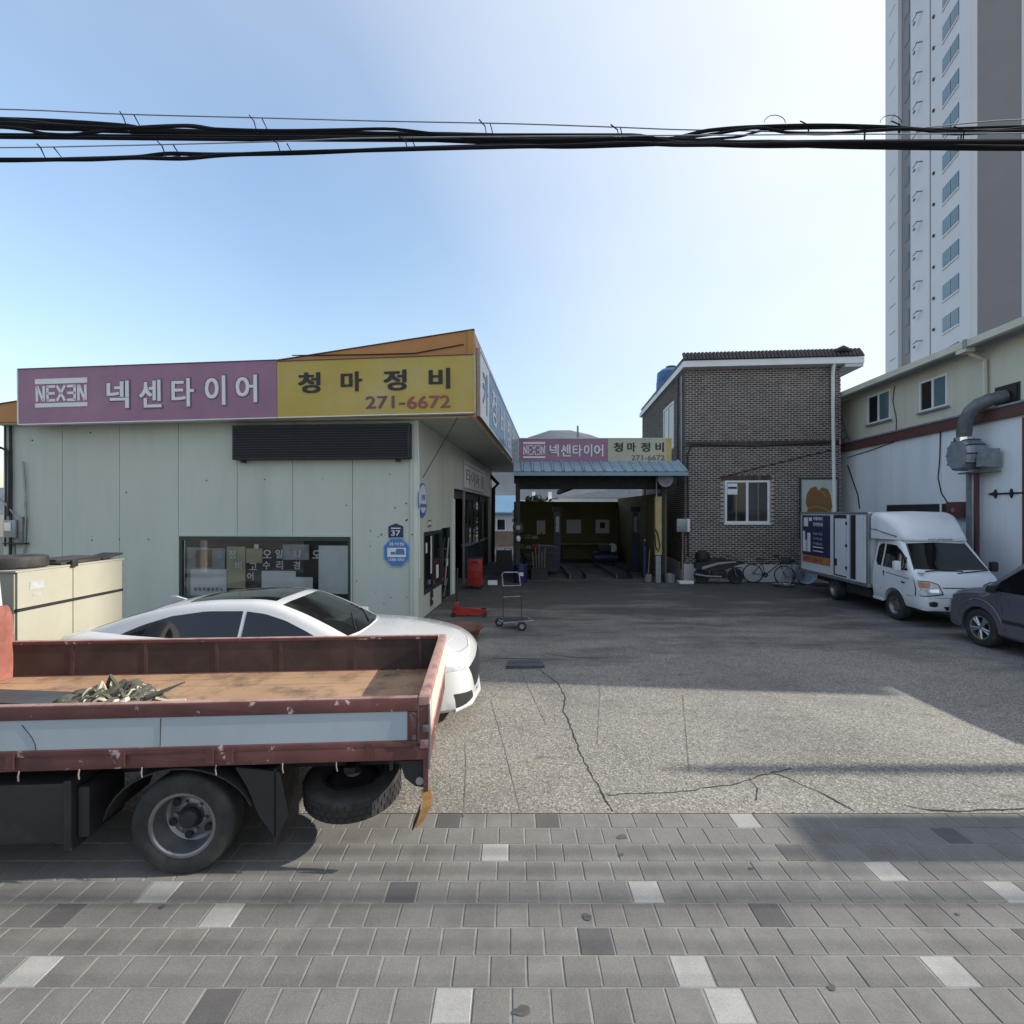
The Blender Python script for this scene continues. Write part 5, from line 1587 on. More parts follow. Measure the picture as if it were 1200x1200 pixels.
# spare wheel slung flat under the tail
sx_, sy_ = -.60, .40
spm = at(sx_, sy_, .43, Matrix.Rotation(R(7), 4, 'X'))
sp_ = MB(spm).lathe(tyre_prof(.355, .19, .215), 40).build('spare_wheel', M_rubber, trk)
MB(spm).lathe([(.222, -.08), (.222, -.09), (.205, -.085), (.19, .03), (.14, .05), (.1, .03), (.0, .03)], 28).build('rim', M_dark, sp_)
MB(spm).lathe([(.222, .08), (.222, .09), (.205, .085), (.2, .03)], 28).build('rim', M_dark, sp_)
tr_ = MB(spm)
for row in range(3):
    for k in range(40):
        a = 2 * math.pi * (k + .5 * (row % 2)) / 40
        z = -.045 + row * .045
        c_, s_ = math.cos(a), math.sin(a)
        Mq = Matrix.Translation((c_ * .352, s_ * .352, z)) @ Matrix.Rotation(a, 4, 'Z')
        tr_.box(-.005, .0075, -.019, .019, -.017, .017, 0, Mq)
tr_.build('tread_blocks', M_rubber, sp_, kind='stuff')
box('carrier', M_dark, trk, sx_ - .04, sx_ + .04, sy_ - .12, sy_ + .12, .56, .60)
MB().disc((sx_, sy_, .50), (0, 0, 1), .055, 12, 0, .02).build('carrier_plate', M_alum, trk)
tube('carrier_chain', M_dark, trk, [(sx_, sy_, .5), (sx_, sy_, .74)], .015, 6)
# tail lamp bracket and torn strap
mb = MB(); mb.prism([(-.20, .75), (-.03, .75), (-.025, .56), (-.09, .57), (-.16, .63)], .05, .085, 'y'); mb.build('lamp_bracket', M_plastic, trk)
MB().disc((-.055, .048, .615), (0, -1, 0), .028, 14, 0, .02).build('tail_lamp', M_alum, trk)
box('lamp_stay', M_plastic, trk, -.27, -.25, .06, .09, .68, .773)
box('hinge_post', M_maroon, trk, -.028, .004, .01, .05, .55, .852)
stp = MB()
pts = [(-.012, .02, .56), (.0, .015, .50), (-.005, .01, .44), (-.035, .005, .39), (-.055, .0, .345), (-.085, -.005, .31)]
rn = random.Random(4)
vs = []
for i, p in enumerate(pts):
    w_ = (.032, .036, .03, .03, .02, .010)[i]
    vs += [(p[0] - w_, p[1], p[2]), (p[0] + w_, p[1] + .012, p[2] - .008), (p[0] + w_, p[1] + .022, p[2] - .008), (p[0] - w_, p[1] + .010, p[2])]
stp.add(vs, [(i * 4 + k, i * 4 + (k + 1) % 4, i * 4 + 4 + (k + 1) % 4, i * 4 + 4 + k) for i in range(5) for k in range(4)] + [(0, 1, 2, 3), (23, 22, 21, 20)], 0, True)
stp.build('torn_strap', M_ochre, trk)
tube('strap_edge', M_black, trk, [(-.045, -.004, .47), (-.06, -.006, .41), (-.08, -.008, .36), (-.10, -.010, .30)], [.004, .010, .013, .005], 5)
# cab (mostly out of view)
cab = thing('cab', None, None); cab.parent = trk
tabc = [(-6.35, .55, .84, .95, 1.0), (-6.25, .45, .9, 1.2, 1.35), (-5.85, .45, .92, 1.3, 2.0), (-5.6, .45, .92, 1.32, 2.1), (-4.50, .5, .92, 1.32, 2.12), (-4.42, .5, .90, 1.32, 2.07)]
cb = car_body(tabc, .10, .10, [-6.35, -6.3, -6.2, -6.1, -5.95, -5.8, -5.6, -5.2, -4.8, -4.55, -4.48, -4.42])
cb.v = [Vector((v.x + .085, v.y + KW / 2, v.z)) for v in cb.v]
cbo = cb.build('cab_shell', M_carwhite, cab)
cbv = bvh_of(cbo)
patch('rear_window', M_tint, cab, cbv, [(-4.4, .18, 1.98), (-4.4, KW - .18, 1.98)], [(-4.4, .12, 1.35), (-4.4, KW - .12, 1.35)], (-1, 0, 0), n=10, m=4)
patch('windshield', M_tint, cab, cbv, [(-6, .2, 1.95), (-6, KW - .2, 1.95)], [(-6.4, .12, 1.32), (-6.4, KW - .12, 1.32)], (1, 0, 0), n=10, m=6)
for yy, d in ((-.2, 1), (KW + .2, -1)):
    patch('side_window', M_tint, cab, cbv, [(-5.8, yy, 1.92), (-4.8, yy, 1.95)], [(-6.05, yy, 1.35), (-4.75, yy, 1.35)], (0, d, 0), n=10, m=6)
for yy, sd in ((.13, -1), (KW - .13, 1)): wheel(trk, -5.6, yy, WR, .2, sd, M_steel, 'steel')

# load on the bed
cl = thing('crumpled_cloth', 'crumpled camouflage cloth heaped on the truck bed', 'cloth', K.w(-2.77, 1.0, zf + .002), K.a)
rn = random.Random(12)
def rag(mat, cx, cy, w, d, h, seed, nm='fold'):
    from mathutils import noise as mn
    mb = MB(); n = 14
    vs = []
    for top in (1, 0):
        for j in range(n + 1):
            for i in range(n + 1):
                u, v = i / n * 2 - 1, j / n * 2 - 1
                rr_ = 1 - max(0, min(1, (u * u + v * v)))
                wob = mn.noise((u * 1.7 + seed, v * 1.7, seed * .37)) * .28
                z = max(.0, h * (rr_ ** .5) * (.65 + .9 * abs(mn.noise((u * 3.1 + seed * 2.1, v * 3.1 - seed, .5)))) * (.6 + .4 * mn.noise((u * 7, v * 7, seed)))) + .004
                vs.append((cx + w * (u * (1 - .22 * v * v) + wob * v), cy + d * (v * (1 - .22 * u * u) + wob * u), z if top else .0))
    N_ = (n + 1) ** 2
    fs = [(j * (n + 1) + i, j * (n + 1) + i + 1, (j + 1) * (n + 1) + i + 1, (j + 1) * (n + 1) + i) for j in range(n) for i in range(n)]
    bot = [[N_ + q for q in f[::-1]] for f in fs]
    mb.add(vs, fs + bot, 0, True)
    mb.build(nm, mat, cl, sharp=180)
rag(M_camo_net, -.05, .0, .37, .27, .20, 1)
rag(M_camo_net, .06, .05, .27, .20, .27, 4)
rag(M_camo_net, -.2, -.06, .22, .18, .16, 7)
rag(M_camo_net, .2, -.02, .2, .16, .2, 11)
for i in range(46):
    a = rn.uniform(0, 6.28); q = rn.random() ** .6
    px_, py_ = .40 * q * math.cos(a), .25 * q * math.sin(a)
    hz = .03 + .20 * (1 - q)
    d_ = rn.uniform(0, 6.28)
    L_ = rn.uniform(.03, .10)
    bend = rn.uniform(-.05, .05)
    pts = [(px_ + L_ * math.cos(d_) * t_ - bend * math.sin(d_) * t_ * t_, py_ + L_ * math.sin(d_) * t_ + bend * math.cos(d_) * t_ * t_, max(.010, hz * (1 - .4 * abs(t_)) + .018 * math.sin(4 * t_ + i))) for t_ in (-1, -.66, -.33, 0, .33, .66, 1)]
    s0 = rn.uniform(.008, .019)
    tube('fold', M_camo[rn.choice((0, 1, 1, 2))] if i % 3 else M_camo_net, cl, pts, [s0 * .4, s0 * .9, s0, s0 * 1.1, s0, s0 * .9, s0 * .3], 6)
for i in range(4):
    pts = [(-.15 - .2 * i * .5 + .08 * k * -1.0, -.12 - .012 * k * (i + 1) * .5, .014 + .012 * (k % 2)) for k in range(6)]
    tube('strap', M_camo[1 if i % 2 else 0], cl, pts, .012, 5)
tube('strap', M_camo[1], cl, [(.38, -.05, .05), (.46, -.02, .012), (.6, .0, .012)], .012, 5)
tube('strap', M_camo[2], cl, [(.34, -.12, .08), (.46, -.02, .11), (.55, .08, .14)], [.02, .016, .006], 6)
mt = thing('rubber_mat', 'stack of flat dark grey mats lying on the truck bed by the cloth', 'mat', K.w(-3.55, .95, zf + .003), K.a + R(-4))
box('mat', M_rubber, mt, -.42, .34, -.17, .20, .0, .03, c=.008)
box('mat', M_camo[2], mt, -.36, .28, -.13, .22, .031, .055, c=.008)
MB(at(-.02, .02, .058, Matrix.Rotation(R(2), 4, 'Y'))).box(-.3, .42, -.12, .17, 0, .018, c=.006).build('mat', pm('slate_mat', (.045, .05, .055), .6, .2, 4), mt)
bt2 = loose_tyre('small_tyre', 'small black tyre lying flat on the truck bed at the cab end', tuple(K.w(-3.98, .62, zf + .06)), .24, .10)
tube('loose_rope', M_camo[1], None, [tuple(K.w(-3.75 + .09 * k, .70 + .03 * math.sin(k * 1.3) - .004 * k, zf + .014)) for k in range(10)], .010, 5, label='loose khaki rope lying along the near edge of the truck bed', cat='rope')

# ---------------------------------------------------------------- white sedan
car = thing('white_sedan', 'white sedan with black sunroof parked behind the maroon truck', 'car', (-2.93, 6.68, 0), R(-1.0))
tab = [(-2.46, .38, .66, .78, .86), (-2.42, .30, .76, .84, .98), (-2.30, .24, .85, .90, 1.055), (-2.0, .20, .91, .945, 1.085), (-1.5, .19, .935, .955, 1.07), (0, .18, .94, .945, 1.02), (.95, .18, .94, .915, 1.005),
       (1.35, .19, .935, .90, .985), (1.8, .19, .925, .85, .925), (2.1, .19, .885, .79, .86), (2.28, .19, .80, .72, .79), (2.40, .20, .66, .64, .71), (2.455, .22, .50, .56, .62), (2.475, .25, .36, .46, .52)]
xs = sorted(set([-2.46, -2.44, -2.42, -2.38, -2.34, -2.30, -2.2, -2.1, -2.0, -1.85] + [-1.7 + .1 * k for k in range(0, 34)] + [1.8, 1.9, 2.0, 2.06, 2.12, 2.18, 2.24, 2.28, 2.32, 2.36, 2.40, 2.43, 2.455, 2.467, 2.475]))
low = car_body(tab, .1, .12, xs, .022, .08).build('body', M_carwhite, car, sharp=60)
cut(low, [wheel_drum(x, y, .35, .39, .2) for x in (-1.42, 1.48) for y in (-.9, .9)])
gtab = [(-1.98, .88, .70, .94, 1.062), (-1.7, .88, .775, .945, 1.155), (-1.35, .88, .83, .95, 1.275), (-1.0, .88, .865, .95, 1.378), (-.65, .88, .88, .95, 1.44), (-.3, .88, .885, .95, 1.467), (.05, .88, .885, .95, 1.47),
        (.35, .88, .88, .945, 1.44), (.65, .88, .865, .94, 1.335), (.95, .88, .83, .935, 1.19), (1.2, .88, .77, .93, 1.055), (1.34, .88, .70, .92, .99)]
GS = -.24
gtab = [(a + GS, b, c_, d_, e_ - .035 * max(0, (e_ - 1.0) / .47)) for a, b, c_, d_, e_ in gtab]
gh = car_body(gtab, .46, .075, [-1.98 + GS + 3.32 * k / 60 for k in range(61)], .03, .05).build('greenhouse', M_carwhite, car, sharp=180)
gb = bvh_of(gh)
dn = (0, 0, -1)
def mir(pl): return [(p[0], -p[1], p[2]) for p in pl]
patch('windshield', M_tint, car, gb, [(1.000, -.60, 2), (1.060, -.35, 2), (1.080, 0, 2), (1.060, .35, 2), (1.000, .60, 2)], [(0.200, -.555, 2), (0.220, -.3, 2), (0.230, 0, 2), (0.220, .3, 2), (0.200, .555, 2)], dn, 20, 12)
patch('rear_window', M_tint, car, gb, [(-2.100, -.56, 2), (-2.140, 0, 2), (-2.100, .56, 2)], [(-1.360, -.55, 2), (-1.340, 0, 2), (-1.360, .55, 2)], dn, 16, 10)
patch('sunroof', M_tint, car, gb, [(0.090, -.47, 2), (0.110, 0, 2), (0.090, .47, 2)], [(-0.960, -.50, 2), (-0.990, 0, 2), (-0.960, .50, 2)], dn, 16, 12)
for sg in (-1, 1):
    yy = sg * 2
    d = (0, -sg, 0)
    T_ = [(1.02, 1.00), (.80, 1.13), (.55, 1.255), (.30, 1.335), (.08, 1.365)]
    Bm = [(1.08, .965), (.6, .965), (.08, .965)]
    patch('front_side_window', M_tint, car, gb, [(x - .24, yy, z - .03 * max(0, (z - 1) / .37)) for x, z in T_], [(x - .24, yy, z) for x, z in Bm], d, 16, 8)
    T_ = [(.035, 1.368), (-.4, 1.365), (-.8, 1.305), (-1.12, 1.20), (-1.42, 1.06)]
    Bm = [(.035, .965), (-.6, .972), (-1.25, .985), (-1.48, 1.0)]
    patch('rear_side_window', M_tint, car, gb, [(x - .24, yy, z - .03 * max(0, (z - 1) / .37)) for x, z in T_], [(x - .24, yy, z) for x, z in Bm], d, 16, 8)
    tube('window_trim', M_chrome, car, [(.86, sg * .892, .955), (.06, sg * .892, .958), (-.84, sg * .892, .963), (-1.72, sg * .842, .985)], .007, 5)
    mr = MB(); mr.box(.56, .76, sg * .94, sg * 1.10, .95, 1.08, c=.045)
    mr.build('mirror', M_carwhite, car)
lb = bvh_of(low)
patch('grille', pm('dark_grille', (.02, .022, .024), .35, .2, 3), car, lb, [(3, -.56, .66), (3, 0, .64), (3, .56, .66)], [(3, -.34, .36), (3, 0, .31), (3, .34, .36)], (-1, 0, 0), 20, 10, .008)
for sg in (-1, 1):
    patch('headlight', M_lens, car, lb, [(3, sg * .64, .70), (3, sg * .84, .745)], [(3, sg * .62, .655), (3, sg * .86, .69)], (-1, 0, 0), 8, 4, .006)
    patch('air_intake', M_plastic, car, lb, [(3, sg * .50, .37), (3, sg * .80, .42)], [(3, sg * .42, .26), (3, sg * .76, .25)], (-1, 0, 0), 8, 4, .006)
    patch('tail_light', M_red, car, lb, [(-3, sg * .50, .93), (-3, sg * .80, .90)], [(-3, sg * .50, .83), (-3, sg * .83, .80)], (1, 0, 0), 8, 4, .006)
    tube('hood_crease', M_carwhite, car, [(1.3, sg * .62, .995), (1.8, sg * .55, .943), (2.2, sg * .42, .835)], .006, 5)
    for x in (-1.42, 1.48): wheel(car, x, sg * .80, .34, .24, sg, M_alum, 'spokes')
ch = MB(); ch.tube([(2.28, -.76, .22), (2.44, -.5, .21), (2.50, 0, .205), (2.44, .5, .21), (2.28, .76, .22)], .028, 8); ch.build('front_lip', M_carwhite, car)
fin = MB(); fin.prism([(-1.50, 1.25), (-1.22, 1.33), (-1.46, 1.40), (-1.53, 1.40)], -.02, .02, 'y'); fin.build('antenna_fin', M_carwhite, car)
hs = [(1.32 , -.70), (1.8, -.72), (2.12, -.62), (2.30, -.40), (2.36, 0)]
def on(bv, x, y, dz=.002):
    h_ = bv.ray_cast(Vector((x, y, 3)), Vector((0, 0, -1)), 5)
    return (x, y, (h_[0].z if h_[0] else .8) + dz)
hl = [on(lb, x, y) for x, y in hs] + [on(lb, x, -y) for x, y in hs[-2::-1]]
tube('hood_seam', M_seam, car, resample(hl, 40), .0035, 4)
for sg in (-1,):
    tube('wiper', M_plastic, car, [on(gb, 1.03, -.4, .015), on(gb, 0.81, .1, .012)], .008, 5); tube('wiper', M_plastic, car, [on(gb, 1.03, .15, .015), on(gb, 0.81, .55, .012)], .008, 5)

# ---------------------------------------------------------------- white box truck
bt = thing('box_truck', 'white box truck with dark advertisement panel parked against the shed', 'truck', (9.62, 10.9, 0), R(-96.2))
# local +x is forward; bumper at x = 0, the visible right side is at -y
tabt = [(-1.80, .44, .82, 1.16, 1.87), (-1.74, .40, .845, 1.18, 1.905), (-1.15, .38, .85, 1.18, 1.905), (-.98, .38, .85, 1.18, 1.88), (-.80, .38, .85, 1.175, 1.70), (-.55, .38, .848, 1.165, 1.42), (-.36, .38, .845, 1.12, 1.21), (-.24, .38, .84, 1.05, 1.13),
        (-.14, .37, .82, .93, 1.02), (-.06, .36, .78, .75, .86), (-.01, .36, .70, .60, .70), (.01, .38, .62, .52, .60)]
xs = [-1.80 + 1.81 * k / 48 for k in range(49)]
cabb = car_body(tabt, .17, .07, xs, .02, .05).build('cab', M_truckwhite, bt, sharp=50)
cut(cabb, [wheel_drum(-.93, y, .345, .395, .2) for y in (-.82, .82)])
tb = bvh_of(cabb)
patch('windshield', M_tint, bt, tb, [(3, -.60, 1.775), (3, 0, 1.80), (3, .60, 1.775)], [(3, -.735, 1.235), (3, 0, 1.215), (3, .735, 1.235)], (-1, 0, 0), 24, 18, .010)
for sg in (-1, 1):
    d = (0, -sg, 0); yy = sg * 3
    patch('side_window', M_tint, bt, tb, [(-.60, yy, 1.46), (-.82, yy, 1.63), (-1.0, yy, 1.725), (-1.36, yy, 1.74)], [(-.47, yy, 1.19), (-.9, yy, 1.19), (-1.36, yy, 1.20)], d, 16, 12, .010)
    patch('quarter_window', M_tint, bt, tb, [(-1.43, yy, 1.74), (-1.58, yy, 1.73), (-1.66, yy, 1.66)], [(-1.43, yy, 1.205), (-1.58, yy, 1.22), (-1.66, yy, 1.32)], d, 10, 12, .010)
    for px, zz in (((-.47, 1.16), (-.40, .62)), ((-1.39, 1.15), (-1.42, .62))):
        q0 = tb.ray_cast(Vector((px[0], yy, px[1])), Vector(d), 5)[0]; q1 = tb.ray_cast(Vector((zz[0], yy, zz[1])), Vector(d), 5)[0]
        if q0 and q1: tube('door_seam', M_seam, bt, [q0, q1], .004, 4)
    patch('door_handle', M_plastic, bt, tb, [(-.52, yy, .93), (-.64, yy, .935)], [(-.52, yy, .895), (-.64, yy, .90)], d, 4, 2, .016)
    patch('pinstripe', M_navy, bt, tb, [(-.40, yy, 1.02), (-1.2, yy, 1.08)], [(-.40, yy, 1.005), (-1.2, yy, 1.065)], d, 8, 2, .005)
    patch('emblem', M_navy, bt, tb, [(-1.27, yy, 1.10), (-1.34, yy, 1.10)], [(-1.29, yy, .98), (-1.32, yy, .98)], d, 4, 2, .005)
    patch('lamp_surround', M_plastic, bt, tb, [(3, sg * .44, .94), (3, sg * .60, 1.0), (3, sg * .835, 1.01)], [(3, sg * .38, .72), (3, sg * .6, .69), (3, sg * .835, .67)], (-1, 0, 0), 10, 8, .006)
    patch('headlight', M_lens, bt, tb, [(3, sg * .46, .925), (3, sg * .60, .98), (3, sg * .815, .99)], [(3, sg * .41, .74), (3, sg * .6, .71), (3, sg * .815, .69)], (-1, 0, 0), 10, 8, .011)
    patch('turn_lamp', M_amber, bt, tb, [(3, sg * .60, .965), (3, sg * .81, .98)], [(3, sg * .64, .86), (3, sg * .81, .86)], (-1, 0, 0), 6, 4, .015)
    patch('lamp_reflector', M_chrome, bt, tb, [(3, sg * .47, .84), (3, sg * .72, .82)], [(3, sg * .47, .76), (3, sg * .72, .74)], (-1, 0, 0), 6, 4, .014)
    patch('fog_surround', M_chrome, bt, tb, [(3, sg * .52, .56), (3, sg * .60, .58), (3, sg * .68, .56)], [(3, sg * .52, .48), (3, sg * .60, .46), (3, sg * .68, .48)], (-1, 0, 0), 6, 4, .007)
    patch('fog_lamp', M_plastic, bt, tb, [(3, sg * .54, .55), (3, sg * .60, .565), (3, sg * .66, .55)], [(3, sg * .54, .49), (3, sg * .60, .475), (3, sg * .66, .49)], (-1, 0, 0), 6, 4, .012)
    q = [tb.ray_cast(Vector((3, sg * y_, .655)), Vector((-1, 0, 0)), 5)[0] for y_ in (.1, .3, .5, .66, .76)]
    q = [p for p in q if p] + [p for p in [tb.ray_cast(Vector((x_, yy, .65)), Vector(d), 5)[0] for x_ in (-.18, -.36, -.5)] if p]
    tube('bumper_seam', M_seam, bt, q, .005, 4)
    tube('windshield_seal', M_plastic, bt, [p for p in [tb.ray_cast(Vector((3, sg * y_, z_)), Vector((-1, 0, 0)), 5)[0] for y_, z_ in ((.745, 1.215), (.70, 1.4), (.655, 1.6), (.612, 1.785))] if p], .010, 5)
    box('mirror', M_truckwhite if sg < 0 else M_plastic, bt, -.62, -.50, sg * .93, sg * 1.07, 1.18, 1.40, c=.04)
    box('mirror_face', M_plastic, bt, -.625, -.621, sg * .95, sg * 1.05, 1.20, 1.38)
    tube('mirror_arm', M_plastic, bt, [(-.55, sg * .84, 1.22), (-.55, sg * .95, 1.26)], .02, 6)
    wheel(bt, -.93, sg * .745, .335, .19, sg, M_steel, 'steel')
    wheel(bt, -3.68, sg * .72, .30, .24, sg, M_steel, 'steel')
    box('step', M_truckwhite, bt, -1.78, -1.36, sg * .78, sg * .83, .36, .44, c=.02)
box('number_plate', M_paper, bt, .012, .022, -.26, .26, .50, .61)
patch('bumper_slot', M_plastic, bt, tb, [(3, -.40, .475), (3, .40, .475)], [(3, -.36, .40), (3, .36, .40)], (-1, 0, 0), 6, 2, .007)
patch('grille_line', M_plastic, bt, tb, [(3, -.38, .875), (3, .38, .875)], [(3, -.38, .855), (3, .38, .855)], (-1, 0, 0), 8, 2, .006)
tube('deflector_edge', M_seam, bt, [(-.86, -.665, 1.845), (-1.1, -.74, 1.845), (-1.4, -.845, 1.845), (-1.82, -.845, 1.845)], .006, 4)
tube('deflector_groove', M_seam, bt, [(-1.02, -.727, 1.93), (-1.3, -.823, 2.0), (-1.55, -.843, 2.06), (-1.82, -.843, 2.08)], .012, 5)
tube('wiper', M_plastic, bt, [(-.29, -.62, 1.19), (-.31, -.3, 1.22), (-.31, .2, 1.20)], .014, 6)
tube('wiper', M_plastic, bt, [(-.25, .05, 1.16), (-.29, .4, 1.20), (-.31, .7, 1.23)], .014, 6)
MB().lathe([(0, 0), (.06, 0), (.075, .02), (.06, .05), (0, .06)], 14, M=at(-.22, -.69, 1.16)).build('round_mirror', M_truckwhite, bt)
# roof deflector
df = MB()
st = []
for k in range(13):
    u = k / 12
    x = -.85 - .98 * u
    zt_ = 1.90 + .60 * math.sin(min(1, u * 1.12) * math.pi / 2) ** .8
    zb_ = 1.84
    w_ = .66 + .18 * min(1, u * 1.6)
    r_ = min(.12, (zt_ - zb_) * .45)
    st.append([(x, -w_, zb_), (x, -w_, zt_ - r_), (x, -w_ + r_ * .35, zt_ - r_ * .3), (x, -w_ + r_, zt_), (x, 0, zt_ + .02), (x, w_ - r_, zt_), (x, w_ - r_ * .35, zt_ - r_ * .3), (x, w_, zt_ - r_), (x, w_, zb_)])
n9 = 9
df.add([p for r_ in st for p in r_], [(i * n9 + k, i * n9 + (k + 1) % n9, (i + 1) * n9 + (k + 1) % n9, (i + 1) * n9 + k) for i in range(12) for k in range(n9)] + [list(range(n9)), list(range(12 * n9, 13 * n9))[::-1]], 0, True)
dfo = df.build('roof_deflector', M_truckwhite, bt, sharp=45)
lm = text_mesh('HYUNDAI', 1.0, .004, .008, .5, .042)
for v in lm.vertices: v.co = (v.co.y, v.co.x - .25, v.co.z)
lm.materials.append(M_outl)
lo = link('lettering', lm, bt); lo.location = (-.845, .10, 1.848)
# cargo box
BX0, BX1_, BZ0, BZ1, BWd = -5.62, -1.90, .60, 2.49, .87
box('box_body', M_truckwhite, bt, BX0, BX1_, -BWd, BWd, BZ0 + .08, BZ1 - .04)
box('roof_rail', M_alum, bt, BX0 - .02, BX1_ + .02, -BWd - .02, BWd + .02, BZ1 - .05, BZ1 + .01, c=.01)
box('sill_rail', M_alum, bt, BX0 - .02, BX1_ + .02, -BWd - .02, BWd + .02, BZ0, BZ0 + .09, c=.01)
for x in (BX0 - .02, BX1_ - .05): box('corner_post', M_alum, bt, x, x + .07, -BWd - .018, -BWd + .05, BZ0 + .092, BZ1 - .052)
sy = -BWd
TF = Frame(9.62, 10.9, -96.2)
X_ = lambda px: TF.x(px, -.885)
ax0, ax1 = X_(940), X_(973)
box('ad_panel', M_navy, bt, ax0, ax1, sy - .012, sy - .001, 1.16, 2.40)
box('ad_strip', M_orangeprint, bt, ax0, ax1 , sy - .012, sy - .001, .93, 1.157)
adm = MB()
for a, b, c_, d_ in ((.12, .40, 2.05, 2.33), (.46, .66, 2.22, 2.33), (.06, .20, 1.26, 1.90), (.22, .30, 1.26, 1.62), (.36, .56, 1.26, 1.85)):
    adm.box(ax0 + a, ax0 + b, sy - .017, sy - .0125, c_, d_)
for k in range(2):
    adm.box(ax0 + .72, ax0 + 1.35, sy - .017, sy - .0125, 1.30 + k * .12, 1.325 + k * .12)
adm.build('ad_picture', M_paper, bt)
for k, (tx, w_) in enumerate((('서해아파트', .62), ('분양안내', .58))):
    letter('lettering', tx, M_paper, bt, ax0 + .74, sy - .016, 2.24 - k * .17, w_, .11, offset=.02, extrude=.004)
for k in range(3):
    letter('lettering', ('특별 공급', '선착순', '모집중')[k], M_paper3, bt, ax0 + .72, sy - .016, 1.80 - k * .15, .6, .08, offset=.015, extrude=.004)
letter('lettering', '271 - 80 31', M_red_let, bt, ax0 + .12, sy - .016, .99, 1.2, .11, offset=.02, extrude=.004)
box('door_frame', M_dark, bt, X_(976.5), X_(996), sy - .010, sy - .001, .72, 2.42)
box('side_door', M_truckwhite, bt, X_(979), X_(992), sy - .03, sy - .0105, .76, 2.32)
box('door_post', M_truckwhite, bt, X_(973.6), X_(976), sy - .03, sy - .001, .70, 2.42)
box('door_post', M_truckwhite, bt, X_(993), X_(995.6), sy - .035, sy - .0105, .70, 2.42)
box('door_handle', M_dark, bt, X_(979.5), X_(981.5), sy - .05, sy - .031, 1.0, 1.2, c=.01)
for z in (.95, 1.55, 2.15): box('hinge', M_dark, bt, X_(991.6), X_(993.6), sy - .045, sy - .0355, z, z + .08)
box('door_gap', M_black, bt, X_(996.6), X_(1002), sy - .006, sy - .001, .72, 2.42)
for x in (X_(1004), X_(1008), X_(1012)): box('wall_rib', M_truckwhite, bt, x, x + .07, sy - .03, sy - .001, .70, 2.42)
box('chassis', M_dark, bt, BX0 + .1, -.9, -.42, .42, .36, BZ0 - .002)
box('side_guard', M_dark, bt, -3.1, -1.95, -.78, -.74, .34, .56)
box('tail_lamp', M_red, bt, BX0 - .06, BX0 - .022, -.8, -.6, .62, .72)

# ---------------------------------------------------------------- dark grey van
vn = thing('grey_van', 'dark grey van standing nose to nose with the white box truck', 'van', (9.68, 10.42, 0), R(87.5))
tabv = [(-5.05, .42, .86, 1.0, 1.75), (-4.95, .32, .92, 1.05, 1.86), (-4.2, .28, .95, 1.06, 1.90), (-2.4, .26, .96, 1.06, 1.915), (-2.05, .26, .96, 1.06, 1.87), (-1.75, .26, .96, 1.055, 1.72), (-1.45, .26, .958, 1.05, 1.50), (-1.15, .26, .955, 1.035, 1.26),
        (-.98, .26, .95, 1.0, 1.12), (-.6, .25, .945, .95, 1.045), (-.3, .25, .91, .87, .95), (-.12, .25, .85, .74, .83), (-.03, .26, .76, .62, .70), (0, .28, .66, .54, .60)]
xs = [-5.05 + 5.05 * k / 70 for k in range(71)]
vb = car_body(tabv, .20, .11, xs, .03, .07).build('body', M_vangrey, vn, sharp=55)
cut(vb, [wheel_drum(x, y, .345, .395, .22) for x in (-.92, -4.1) for y in (-.93, .93)])
vbv = bvh_of(vb)
patch('windshield', M_tint, vn, vbv, [(-2.0, -.66, 3), (-1.98, 0, 3), (-2.0, .66, 3)], [(-1.06, -.76, 3), (-1.0, 0, 3), (-1.06, .76, 3)], dn, 16, 10, .005)
for sg in (-1, 1):
    d = (0, -sg, 0); yy = sg * 3
    patch('front_side_window', M_tint, vn, vbv, [(-1.32, yy, 1.25), (-1.65, yy, 1.50), (-1.95, yy, 1.68), (-2.45, yy, 1.745)], [(-1.22, yy, 1.08), (-1.9, yy, 1.085), (-2.45, yy, 1.09)], d, 12, 8, .005)
    patch('rear_side_window', M_tint, vn, vbv, [(-2.55, yy, 1.75), (-4.6, yy, 1.74)], [(-2.55, yy, 1.09), (-4.6, yy, 1.09)], d, 12, 8, .005)
    box('mirror', M_plastic, vn, -1.36, -1.22, sg * .98, sg * 1.10, 1.05, 1.19, c=.05)
    patch('mirror_sail', M_plastic, vn, vbv, [(-1.16, yy, 1.10), (-1.28, yy, 1.22)], [(-1.10, yy, 1.055), (-1.28, yy, 1.06)], d, 4, 3, .008)
    patch('headlight', M_lens, vn, vbv, [(3, sg * .55, .80), (3, sg * .80, .90)], [(3, sg * .52, .66), (3, sg * .82, .70)], (-1, 0, 0), 8, 5, .006)
    patch('side_moulding', M_plastic, vn, vbv, [(-1.42, yy, .60), (-3.6, yy, .60)], [(-1.42, yy, .54), (-3.6, yy, .54)], d, 8, 2, .010)
    pts = []
    for k in range(13):
        a = R(15 + 150 * k / 12)
        h_ = vbv.ray_cast(Vector((-.92 + .50 * math.cos(a), yy, .345 + .53 * math.sin(a))), Vector(d), 5)[0]
        if h_: pts.append(h_)
    MB().tube(pts, [.004] + [.016] * (len(pts) - 2) + [.004], 6).build('wheel_arch_flare', M_vangrey, vn)
    for x in (-.92, -4.1): wheel(vn, x, sg * .825, .345, .215, sg, M_alum, 'spokes', n=5)
    q = [vbv.ray_cast(Vector((x, yy, z)), Vector(d), 5)[0] for x, z in ((-1.36, 1.06), (-1.40, .8), (-1.46, .4))]
    if all(q): tube('door_seam', M_black, vn, q, .005, 4)
